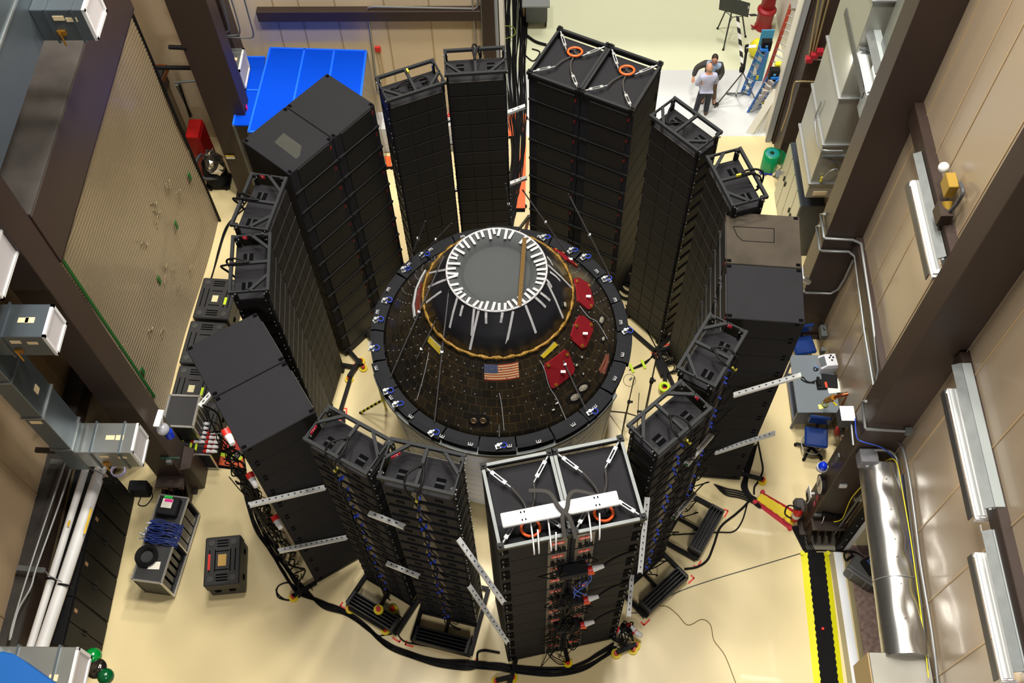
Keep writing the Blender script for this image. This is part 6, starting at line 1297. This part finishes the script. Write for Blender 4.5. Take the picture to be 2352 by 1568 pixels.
wire('conduit', [ax(1886, 230, 6.0), ax(1884, 240, 6.0), ax(1872, 275, 6.0), ax(1880, 335, 6.0), ay(1895, 345, 14.9), ay(1935, 346, 14.9)], .02, ZINC, 'thin conduit with small box looping on the duct riser', k=5)
# ================================================================ BACK HALL
# fire alarm and conduits on the back wall
YB = 19.17
m = MB(); m.box(ay(868, 113, YB), (.14, .06, .16)); single('fire_alarm', m, RED, 'small red fire alarm box on the back wall right of the blue canopy', 'alarm', bevel=.01)
for k, x in enumerate((866, 873)): wire('conduit', [ay(x, 118, YB), ay(x+12, 180, YB), ay(x+14, 240, YB)], .015, mat('tan_conduit', (200, 175, 125), .5), ['left', 'right'][k]+' tan conduit below the red fire alarm box')
wire('conduit', [ay(868, 212, YB), ay(861, 160, YB), ay(845, 30, YB), ay(846, 18, YB-.1), ay(856, 15, YB-.12), ay(1090, 20, YB-.12), ay(1097, 14, YB-.12), ay(1096, -5, YB-.12)], .025, ZINC, 'silver conduit crossing the brown band and dropping down the back wall')
wire('conduit', [ay(1084, -5, YB-.15), ay(1093, 110, YB-.1)], .018, ZINC, 'straight thin vertical conduit at the right end of the back wall'); wire('conduit', [ay(1104, -5, YB-.2), ay(1110, 125, YB-.15)], .015, GALV, 'thin vertical cable on the brown post at the end of the back wall')
m = MB(); m.box(ay(1115, 52, YB-.15), (.1, .08, .1)); single('conduit_box', m, BROWN, 'brown junction box on the post at the end of the back wall', 'box')
for k, pts in enumerate(([(510, -5), (520, 40), (526, 68), (520, 74)], [(530, -5), (545, 45), (551, 72), (545, 80), (520, 82)], [(560, -5), (575, 50), (582, 78), (574, 87), (522, 85)])):
    wire('conduit', [ay(x, y, 18.42) for x, y in pts], .018, GALV, ['leftmost', 'middle', 'rightmost'][k]+' of three thin conduits on the dark back corner column', k=4)
wire('conduit', [ay(838, 205, YB), ay(848, 211, YB), ay(870, 211, YB)], .025, ZINC, 'short bent silver conduit low on the back wall behind the speakers', k=3)
# items glimpsed between the back speakers
p = az(868, 262); m = MB(); m.lathe([(.28, 0), (.3, .5), (.3, .95), (.05, 1.0)], p, 24); single('grey_drum', m, mat('blue_grey_drum', (95, 110, 118), .45), 'blue grey drum glimpsed behind the left back array', 'drum')
m = MB(); m.box(az(1030, 290, .4), (.5, .7, .8)); single('white_table', m, WHITE, 'white table glimpsed between the two back arrays', 'table', bevel=.01)
rb = random.Random(17)
m = MB()
for i in range(26): m.sph(az(1030+rb.uniform(-10, 10), 248+rb.uniform(-18, 26), .86+rb.uniform(0, .1)), (.07, .07, .05), 8, 5, mi=i % 3)
tag(obj('bag_clutter', m, [RED, WHITE, mat('teal_bag', (120, 190, 200), .4)], stuff=True), 'jumble of red and white bags on the white table between the back arrays', 'bags')
m = MB(); m.box(az(1033, 308, .2), (.6, .3, .4)); m.box(az(1035, 330, .15), (.4, .3, .3), mi=1); single('storage_crate', m, [BASEB, mat('grey_crate', (130, 130, 128), .5)], 'dark and grey crate below the white table between the back arrays', 'crate', bevel=.02)
m = MB(); m.box(az(885, 290, .5), (.35, 1.0, .9)); single('white_board', m, WHITE, 'white board glimpsed between the back left stack and the left back array', 'board', bevel=.01)
# red A-frame stand behind the capsule
t = thing('a_frame_stand', 'red legged A frame stand with grey top bar just behind the capsule', 'stand', az(1215, 530)); pk = az(1215, 496, 1.5)
m = MB(); m.bar(pk, az(1193, 525, 1.0), .08, .05); m.bar(pk, az(1225, 502, 1.45), .08, .05); obj('grey_bar', m, GALV, t)
for (x, y) in ((1208, 530), (1236, 545), (1203, 540)): m = MB(); m.bar(pk-V((0, 0, .04)), az(x, y, .0), .06, .04); obj('red_leg', m, mat('stand_red', (165, 35, 25), .5), t)
# equipment cart at top
t = thing('equipment_cart', 'grey two shelf equipment cart at the top of the photo, right of the cable bundle', 'cart', az(1234, 55)); zc3 = .9; a, b = az(1199, 17, zc3), az(1263, 17, zc3)
m = MB(); m.box(((a.x+b.x)/2, a.y+.45, zc3), (b.x-a.x, .9, .06)); obj('top_shelf', m, mat('cart_grey', (128, 132, 132), .45), t, .01); a2, b2 = az(1208, 58, .12), az(1257, 58, .12); m = MB(); m.box(((a2.x+b2.x)/2, a2.y+.42, .5), (b2.x-a2.x, .7, .68)); obj('body', m, mat('cart_dark_grey', (98, 102, 106), .5), t, .01)
m = MB()
for x in (a2.x+.04, b2.x-.04):
    for y in (a2.y+.1, a2.y+.75): m.cyl((x-.02, y, .07), (x+.02, y, .07), .07, n=14)
obj('caster', m, CABLE, t)
m = MB(); m.bar(az(1204, 40, .02), az(1203, 20, .6), .05, .05); single('wood_offcut', m, mat('wood_offcut', (175, 145, 95), .7), 'small piece of pale wood beside the cart and the cable bundle', 'wood')
# easel with black board
def leg3(t, top, feet, r, m_, nm='leg'):
    for q in feet: m = MB(); m.cyl(top, q, r, n=8); o = obj(nm, m, m_, t); m = MB(); m.sph(q+V((0, 0, .02)), r*1.6, 8, 6); obj('rubber_foot', m, CABLE, o)
f1, f2, f3 = az(1648, 66), az(1661, 115), az(1712, 85); tp_ = (f1+f2+f3)/3+V((0, .25, 1.75))
t = thing('easel', 'black tripod easel holding a black board, upper right of the hall', 'easel', (f1+f2+f3)/3); leg3(t, tp_, (f1, f2, f3), .022, mat('easel_grey', (62, 64, 62), .5))
m = MB(); s1, s2, s3 = [tp_+(q-tp_)*.6 for q in (f1, f2, f3)]; c = (s1+s2+s3)/3
for q in (s1, s2, s3): m.cyl(c, q, .012, n=6)
obj('spreader', m, mat('easel_grey', (62, 64, 62), .5), t)
b1, b2, b3 = az(1651, 21, 1.15), az(1718, 39, 1.15), az(1723, 7, 1.85); m = MB(); m.prism([b1, b2, b3, b1+(b3-b2)], (0, -.02, 0)); o = single('display_board', m, mat('board_black', (40, 42, 42), .6), 'black foam board standing on the tripod easel', 'board')
m = MB(); q = b2+(b3-b2)*.78+(b1-b2)*.03+V((0, -.025, 0)); m.box(q, (.05, .006, .14)); obj('white_tag', m, PAPER, o)
# floor tape
STR = bpy.data.materials.new('hazard_stripes'); STR.use_nodes = True; nt = STR.node_tree; b_ = nt.nodes['Principled BSDF']; tc = nt.nodes.new('ShaderNodeTexCoord'); w = nt.nodes.new('ShaderNodeTexWave'); w.inputs['Scale'].default_value = 1.3; w.bands_direction = 'DIAGONAL'; cr = nt.nodes.new('ShaderNodeValToRGB'); cr.color_ramp.interpolation = 'CONSTANT'; cr.color_ramp.elements[0].color = (.01, .01, .01, 1); cr.color_ramp.elements[1].position = .5; cr.color_ramp.elements[1].color = (.8, .8, .78, 1)
nt.links.new(tc.outputs['Object'], w.inputs[0]); nt.links.new(w.outputs[0], cr.inputs[0]); nt.links.new(cr.outputs[0], b_.inputs['Base Color'])
m = MB(); m.bar(az(1694, 36, .004), az(1706, 160, .004), .09, .006); single('hazard_tape', m, STR, 'black and white striped tape on the floor running down from the easel', 'tape'); m = MB(); m.bar(az(1718, 35, .005), az(1742, 34, .005), .09, .006); single('hazard_tape', m, STR, 'short black and white striped tape on the floor left of the red cans', 'tape')
# red waste cans
CANR = mat('can_red', (160, 22, 32), .45)
cb = az(1752, 62); t = thing('waste_can', 'round red oily waste can on the floor, lower of the two at upper right', 'can', cb); m = MB(); m.lathe([(.001, 0), (.25, .0), (.25, .06), (.22, .1), (.24, .6), (.26, .62)], cb, 28); obj('body', m, CANR, t); m = MB(); m.lathe([(.27, .62), (.27, .66), (.2, .7), (.001, .7)], cb, 28); obj('lid', m, CANR, t); m = MB(); m.bar(cb+V((-.26, -.05, .04)), cb+V((-.36, -.08, .12)), .1, .02); obj('pedal', m, CANR, t)
c2 = cb+V((.02, .08, .7)); t = thing('waste_can', 'smaller red can with white label on its lid, stacked on the larger red can', 'can', c2); m = MB(); m.lathe([(.2, 0), (.19, .5), (.22, .52)], c2, 28); obj('body', m, CANR, t); m = MB(); m.lathe([(.23, .52), (.23, .58), (.001, .6)], c2, 28); obj('lid', m, CANR, t); m = MB(); m.box(c2+V((0, 0, .605)), (.2, .18, .006)); obj('white_label', m, PAPER, t)
# stand with boom head behind the two men
f1, f2, f3 = az(1641, 247), az(1668, 216), az(1724, 216); hub = az(1691, 215, .12)
t = thing('lighting_stand', 'tall black and silver lighting stand with long leg, right of the two men', 'stand', hub)
top = az(1708, 160, 1.35); m = MB(); m.cyl(hub, top, .025, n=8); obj('silver_column', m, ALU, t); m = MB(); m.cyl(top, az(1714, 120, 2.1), .035, n=8); m.cyl(az(1714, 120, 2.1), az(1715, 106, 2.2), .05, n=8); m.bar(az(1712, 106, 2.25), az(1719, 104, 2.25), .04, .06); obj('black_head', m, BASEB, t)
for q, r_ in ((f1, .018), (az(1733, 225), .014)): m = MB(); m.cyl(top-V((0, 0, .1)), q, r_, n=8); obj('long_leg', m, mat('stand_dark', (58, 55, 50), .45), t)
for q in (f2, az(1725, 213), az(1690, 222)): m = MB(); m.bar(hub, q+V((0, 0, .03)), .05, .03); obj('foot_bar', m, GALV, t)
m = MB(); m.box(az(1704, 160, 1.35), (.12, .1, .12)); m.cyl(az(1648, 238, .1), az(1646, 240, .1), .05, n=8); obj('knob', m, BASEB, t)
m = MB(); p = az(1724, 108, 2.2); m.prism([p+V((-.12, -.05, 0)), p+V((.14, -.02, 0)), p+V((.16, .08, 0)), p+V((-.1, .05, 0))], (0, 0, .01)); obj('white_tag', m, WHITE, t)
# ladders
LBL = mat('fibreglass_blue', (30, 110, 195), .45); LOR = mat('fibreglass_orange', (190, 60, 25), .5)
def ladder(label, b0, b1, t0, t1, m_, n, treads=True, group=None, w=.09):
    t = thing('step_ladder' if treads else 'extension_ladder', label, 'ladder', (b0+b1)/2, 0, group)
    for p, q in ((b0, t0), (b1, t1)): m = MB(); m.bar(p, q, .03, w, (b1-b0)); obj('rail', m, m_, t)
    for i in range(n):
        k = (i+.5)/n; p, q = b0+(t0-b0)*k, b1+(t1-b1)*k; m = MB()
        if treads: m.bar(p, q, .12, .03)
        else: m.cyl(p, q, .02, n=8)
        obj('tread' if treads else 'rung', m, ALU, t)
    m = MB(); m.box(t0+(t1-t0)*.5, (.2, .2, .06)); obj('top_cap', m, m_ if treads else ALU, t)
    return t
def lad(b0, b1, t0, t1, zt_): return az(*b0), az(*b1), az(*t0, zt_), az(*t1, zt_)
P4 = lad((1704, 214), (1718, 218), (1747, 105), (1762, 118), 1.9); t = ladder('blue step ladder leaning behind the lighting stand, farther one', *P4, LBL, 7, group='blue step ladders')
m = MB(); m.box((P4[0]+P4[3])/2+V((.02, -.02, .1)), (.1, .05, .3)); m.box(P4[1]+(P4[3]-P4[1])*.45+V((.02, -.05, 0)), (.06, .02, .14), mi=1); obj('sticker', m, [PAPER, YELLOW], t)
P5 = lad((1718, 257), (1744, 243), (1771, 165), (1786, 184), 1.9); t = ladder('blue step ladder beside the white boards, nearer one', *P5, LBL, 7, group='blue step ladders')
m = MB(); m.box(P5[1]+(P5[3]-P5[1])*.7+V((.0, -.05, 0)), (.1, .02, .26)); m.box(P5[1]+(P5[3]-P5[1])*.2+V((.0, -.05, 0)), (.07, .02, .14), mi=1); obj('sticker', m, [PAPER, YELLOW], t)
P6 = lad((1752, 200), (1785, 215), (1818, 10), (1834, 20), 3.4); t = ladder('long orange extension ladder leaning against the side wall of the back hall', *P6, LOR, 13, False)
# black boxes, yellow tag, cyan panel on the ladders
for k, (x, y) in enumerate(((1760, 103), (1778, 168))): p = az(x, y, 1.98); t = thing('black_case', ['black case hanging on the top of the farther blue ladder', 'black case hanging on the top of the nearer blue ladder'][k], 'case', p-V((0, 0, .1))); m = MB(); m.box(p, (.26, .16, .34)); obj('body', m, BASEB, t, .02); m = MB(); m.box(p+V((0, -.085, .02)), (.06, .01, .06)); obj('badge', m, mat('blue_badge', (90, 160, 210), .5), t)
p = az(1790, 157, 2.0); m = MB(); m.box(p, (.26, .12, .4)); single('yellow_box', m, mat('lemon_box', (240, 225, 40), .5), 'lemon yellow plastic box beside the nearer blue ladder top', 'box', bevel=.02)
p = az(1741, 110, .32); m = MB(); m.sph(p, (.26, .2, .32), 12, 8); single('yellow_bag', m, mat('lemon_box', (240, 225, 40), .5), 'yellow bag standing behind the farther blue ladder', 'bag')
p = az(1761, 85, 1.6); m = MB(); m.box((p.x, p.y, .925), (.34, .03, 1.85)); single('cyan_board', m, mat('cyan_board', (70, 165, 205), .5), 'light cyan board standing behind the farther blue ladder', 'board', bevel=.004)
# white foam boards leaning
for k, (b0, b1, t0) in enumerate((((1712, 306), (1728, 309), (1776, 205)), ((1726, 308), (1739, 306), (1782, 205)), ((1744, 308), (1752, 305), (1786, 208)))):
    p, q, r_ = az(*b0), az(*b1), az(*t0, 1.5); m = MB(); s = r_-p; m.prism([p, q, q+s*.98, p+s], V((.02, .02, 0))); single('foam_board', m, mat('foam_white', (236, 236, 230), .6), ['front', 'middle', 'rear'][k]+' of three white foam boards leaning by the blue ladder', 'board')
# ---------------------------------------------------------------- two men
SKIN = mat('skin_tone', (205, 150, 125), .5); 
def skinned(name, verts, edges, rad, m_, parent=None, root=0, sub=2):
    me = bpy.data.meshes.new(name); inv = INV[parent.name] if parent else Matrix.Identity(4)
    if parent is None: org = V((verts[root][0], verts[root][1], 0)); inv = Matrix.Translation(-org)
    me.from_pydata([tuple(inv @ V(v)) for v in verts], edges, []); o = bpy.data.objects.new(name, me); COL.objects.link(o)
    if parent: o.parent = parent
    else: o.location = org
    INV[o.name] = inv; md = o.modifiers.new('skin', 'SKIN'); md.use_smooth_shade = True
    sv = me.skin_vertices[0].data
    for i, r_ in enumerate(rad): sv[i].radius = r_ if isinstance(r_, tuple) else (r_, r_)
    sv[root].use_root = True
    s = o.modifiers.new('sub', 'SUBSURF'); s.levels = sub; s.render_levels = sub; me.materials.append(m_); return o
def man(label, base, rz, J, shirt, trouser, hair, jacket=None, bald=False, shoe=None):
    F = loc2w(base, rz); j = {k: F(*v) for k, v in J.items()}
    names = ['pel', 'waist', 'chest', 'neck', 'headb', 'headt', 'shL', 'elL', 'wrL', 'hdL', 'shR', 'elR', 'wrR', 'hdR', 'hipL', 'knL', 'anL', 'toL', 'hipR', 'knR', 'anR', 'toR']
    rad = [.13, (.14, .11), (.17, .12), .06, .085, .08, .07, .045, .033, .035, .07, .045, .033, .035, .09, .06, .045, .04, .09, .06, .045, .04]
    ix = {n: i for i, n in enumerate(names)}; E_ = [('pel', 'waist'), ('waist', 'chest'), ('chest', 'neck'), ('neck', 'headb'), ('headb', 'headt'), ('chest', 'shL'), ('shL', 'elL'), ('elL', 'wrL'), ('wrL', 'hdL'), ('chest', 'shR'), ('shR', 'elR'), ('elR', 'wrR'), ('wrR', 'hdR'), ('pel', 'hipL'), ('hipL', 'knL'), ('knL', 'anL'), ('anL', 'toL'), ('pel', 'hipR'), ('hipR', 'knR'), ('knR', 'anR'), ('anR', 'toR')]
    vs = [j[n] for n in names]; es = [(ix[a], ix[b]) for a, b in E_]
    # fingers : short chains from each hand
    for h, w_ in (('hdL', 'wrL'), ('hdR', 'wrR')):
        d = (j[h]-j[w_]).normalized(); s = d.cross(V((0, 0, 1))); s = s.normalized() if s.length > .1 else F(1, 0)-F(0, 0)
        for k in range(5):
            off = (-.03+.02*k) if k < 4 else -.045; L = (.07, .085, .08, .06, .04)[k]
            vs.append(j[h]+s*off+d*(L*.5 if k < 4 else .0)); vs.append(j[h]+s*(off*1.15 if k < 4 else -.075)+d*(L if k < 4 else .04)+V((0, 0, -.012)))
            n_ = len(vs); es += [(ix[h], n_-2), (n_-2, n_-1)]; rad += [.011, .009]
    o = skinned('person', vs, es, rad, SKIN, None, 0); tag(o, label, 'person')
    hd = (j['headb']+j['headt'])/2+V((0, 0, .03)); up = (j['headt']-j['neck']).normalized(); fwd = F(0, 1)-F(0, 0); fwd = (fwd-up*fwd.dot(up)).normalized(); rt = fwd.cross(up)
    M = Matrix((rt, fwd, up)).transposed()
    m = MB(); m.sph(hd+up*.01, (.078, .1, .122), 18, 12, M=M); m.sph(hd+fwd*.1-up*.015, (.014, .02, .026), 8, 6, M=M)
    for s in (-1, 1): m.sph(hd+rt*.08*s-up*.01, (.012, .024, .034), 8, 6, M=M)
    obj('head', m, SKIN, o)
    m = MB()
    for s in (-1, 1): m.sph(hd+rt*.032*s+fwd*.093+up*.015, (.012, .008, .008), 8, 6, M=M)
    m.box(hd+fwd*.098-up*.055, (.04, .008, .008), M=M); obj('face_features', m, mat('face_dark', (90, 55, 50), .5), o)
    m = MB()
    if bald:
        m.sph(hd-fwd*.02-up*.02, (.084, .088, .07), 16, 10, M=M)
    else: m.sph(hd-fwd*.022+up*.035, (.086, .1, .108), 16, 10, M=M)
    obj('hair', m, hair, o)
    def cl(nm, ns, ed, rd, m_, root=0):
        return skinned(nm, [j[n] for n in ns], [(ns.index(a), ns.index(b)) for a, b in ed], rd, m_, o, root)
    cl('trousers', ['pel', 'hipL', 'knL', 'anL', 'hipR', 'knR', 'anR', 'waist'], [('pel', 'hipL'), ('hipL', 'knL'), ('knL', 'anL'), ('pel', 'hipR'), ('hipR', 'knR'), ('knR', 'anR'), ('pel', 'waist')], [(.165, .135), .11, .085, .07, .11, .085, .07, (.16, .12)], trouser)
    cl('shirt', ['waist', 'chest', 'shL', 'elL', 'wrL', 'shR', 'elR', 'wrR', 'pel', 'neck'], [('waist', 'chest'), ('chest', 'shL'), ('shL', 'elL'), ('elL', 'wrL'), ('chest', 'shR'), ('shR', 'elR'), ('elR', 'wrR'), ('waist', 'pel'), ('chest', 'neck')], [(.18, .135), (.2, .14), .085, .066, .05, .085, .066, .05, (.165, .13), .062], shirt)
    if jacket:
        cl('jacket', ['chest', 'shL', 'elL', 'wrL', 'shR', 'elR', 'wrR', 'waist', 'pel'], [('chest', 'shL'), ('shL', 'elL'), ('elL', 'wrL'), ('chest', 'shR'), ('shR', 'elR'), ('elR', 'wrR'), ('chest', 'waist'), ('waist', 'pel')], [(.215, .13), .1, .08, .062, .1, .08, .062, (.205, .13), (.2, .14)], jacket)
        m = MB(); c = j['chest']; w_ = j['waist']; m.prism([c+rt*.07+fwd*.135+V((0, 0, .16)), c-rt*.07+fwd*.135+V((0, 0, .16)), w_-rt*.05+fwd*.165, w_+rt*.05+fwd*.165], fwd*.012); obj('shirt_front', m, shirt, o)
    m = MB()
    for a, t_ in (('anL', 'toL'), ('anR', 'toR')): m.bar(j[a]-V((0, 0, .04))-(j[t_]-j[a])*.3, j[t_]-V((0, 0, .005)), .09, .07)
    obj('shoes', m, shoe, o, .02)
    return o, j, F
JA = dict(pel=(0, 0, .93), waist=(0, .0, 1.08), chest=(0, .02, 1.32), neck=(0, .03, 1.49), headb=(0, .06, 1.56), headt=(0, .08, 1.7), shL=(-.19, .02, 1.4), elL=(-.27, .04, 1.13), wrL=(-.17, .18, .98), hdL=(-.1, .22, .95), shR=(.19, .02, 1.4), elR=(.27, .04, 1.13), wrR=(.17, .18, .98), hdR=(.1, .22, .95), hipL=(-.1, 0, .9), knL=(-.14, .02, .48), anL=(-.2, -.02, .09), toL=(-.23, .15, .04), hipR=(.1, 0, .9), knR=(.11, .02, .48), anR=(.1, -.03, .09), toR=(.13, .14, .04))
pb = az(1611, 262); pb.z = 0
man('person in a pale lavender shirt and navy trousers, bald, seen from behind', pb, R(8), JA, mat('lavender_shirt', (172, 176, 204), .8), mat('navy_trousers', (26, 28, 44), .7), mat('grey_hair', (170, 140, 120), .6), None, True, mat('brown_shoe', (70, 45, 30), .5))
JB = dict(JA); JB.update(shR=(.2, .02, 1.41), elR=(.42, .02, 1.22), wrR=(.47, .12, .98), hdR=(.47, .17, .92), headt=(.0, .12, 1.69), headb=(0, .07, 1.57))
pc = az(1622, 232); pc.z = 0
man('person in a dark grey blazer and light blue shirt, facing the camera with bent arm', pc, R(172), JB, mat('light_blue_shirt', (155, 178, 205), .7), mat('tan_trousers', (120, 95, 70), .7), mat('dark_brown_hair', (45, 30, 22), .6), mat('charcoal_blazer', (62, 60, 58), .8), False, mat('brown_shoe', (70, 45, 30), .5))
# microphone stands right of the capsule and the striped tripod left of it
def mstand(base, tip, zt_, label, feet=True, r=.02):
    p, q = az(*base), az(*tip, zt_); t = thing('microphone_stand', label, 'stand', p, 0, 'microphone stands beside the capsule'); m = MB(); c = p+(q-p)*.5; m.cyl(p+V((0, 0, .05)), c, r, n=8); m.cyl(c, q, r*.65, n=8); obj('pole', m, mat('stand_olive', (62, 58, 48), .45), t); m = MB(); m.cyl(c-(q-p)*.02, c+(q-p)*.02, r*1.8, n=8); m.box(c+V((.05, 0, 0)), (.07, .04, .04)); obj('clutch', m, BASEB, t)
    if feet:
        for a_ in (.3, 2.4, 4.5): m = MB(); m.cyl(p+V((0, 0, .6)), p+V((.5*math.cos(a_), .5*math.sin(a_), .02)), r*.8, n=8); obj('leg', m, mat('stand_olive', (62, 58, 48), .45), t)
mstand((1433, 975), (1457, 866), 2.1, 'olive tripod stand with wire ring, nearest the capsule stand on its right'); mstand((1463, 985), (1468, 902), 1.6, 'short thin stand between the capsule and the front right array', False, .013); mstand((1477, 972), (1520, 760), 3.9, 'tallest slanting stand right of the capsule', False, .026)
c = az(1446, 873, 2.1); m = MB(); m.torus(c, .13, .006, (0, -.5, 1), 26, 5); m.cyl(c, c+V((.05, .05, .02)), .02, n=6); single('wire_ring', m, GALV, 'thin wire ring with small microphone beside the nearest stand', 'microphone')
HY = mat('hazard_yellow', (215, 210, 30), .5); p, q = az(827, 948), az(880, 918, .9); t = thing('striped_tripod', 'yellow and black striped tripod leg poking out left of the capsule stand', 'tripod', p)
m = MB()
for i in range(12): m.cyl(p+(q-p)*(i/12), p+(q-p)*((i+1)/12), .03, n=8, mi=i % 2)
obj('striped_leg', m, [CABLE, HY], t); m = MB(); m.cyl(q, az(886, 935, .05), .03, n=8); m.cyl(q, q+V((0, 0, .6)), .04, n=8); obj('mast', m, HY, t)
m = MB(); m.box(az(1520, 845, .1), (.2, .42, .12), .3); single('power_strip', m, BASEB, 'black power strip box on the floor among the cable coils', 'power box', bevel=.01)
# red floor marks by the speakers
for k, (x, y, rz) in enumerate(((1442, 716, -.8), (1478, 747, -.8), (1521, 778, .6), (1530, 792, .2), (812, 838, .5), (1422, 1300, 1.2))):
    m = MB(); m.box(az(x, y, .003), (.28, .05, .005), rz); single('floor_tape', m, REDTAPE, ['red tape mark nearest the capsule, left foot of the right back array', 'red tape mark midway along the right back array foot', 'red tape corner at the right foot of the right back array', 'red tape mark beside the base right of the cables', 'orange tape mark by the wheeled arm of the back left stack', 'red tape mark on the floor right of the front stack'][k], 'tape')
# ================================================================ LIGHT AND CAMERA
def area(name, loc, size, power, col=(1, .95, .86), size_y=None, aim=None):
    l = bpy.data.lights.new(name, 'AREA'); l.energy = power; l.size = size; l.color = col
    if size_y: l.shape = 'RECTANGLE'; l.size_y = size_y
    o = bpy.data.objects.new(name, l); COL.objects.link(o); o.location = loc
    if aim is not None: o.rotation_euler = (V(aim)-V(loc)).to_track_quat('-Z', 'Y').to_euler()
    return o
for (x, y, p) in ((-4.5, 9.5, 1.1), (2.2, 9.5, 1.9), (-3.5, 14.5, .9), (1.8, 14.5, 1.4), (-2.5, 20, .9), (2.5, 20, 1.7)):
    area('high_bay_lamp', (x, y, 25), 1.6, 1250*p)
area('hall_lamp', (2.5, 26, 12), 3, 600)
area('front_lamp', (.5, -6, 15), 2.5, 900, (1, .96, .92), None, (.5, 8, 1))
for (c, L) in STRIPS:
    area('strip_glow', c+V((.0, 0, -.03)), .12, 9*L, (1, .95, .88), L, c+V((.35, 0, -1)))
w = bpy.data.worlds.new('hall_air'); w.use_nodes = True; SC.world = w
w.node_tree.nodes['Background'].inputs[0].default_value = (.9, .92, 1, 1); w.node_tree.nodes['Background'].inputs[1].default_value = .05
cd = bpy.data.cameras.new('camera'); cd.sensor_width = 36; cd.sensor_fit = 'HORIZONTAL'; cd.lens = FPX/2352*36; cd.clip_end = 200
co = bpy.data.objects.new('camera', cd); COL.objects.link(co)
M = Matrix((RT, UP, -FW)).transposed().to_4x4(); M.translation = CAM; co.matrix_world = M
SC.camera = co
SC.view_settings.view_transform = 'Standard'; SC.view_settings.look = 'None'; SC.view_settings.gamma = 1; SC.view_settings.use_curve_mapping = False
SC.view_settings.exposure = 0.08
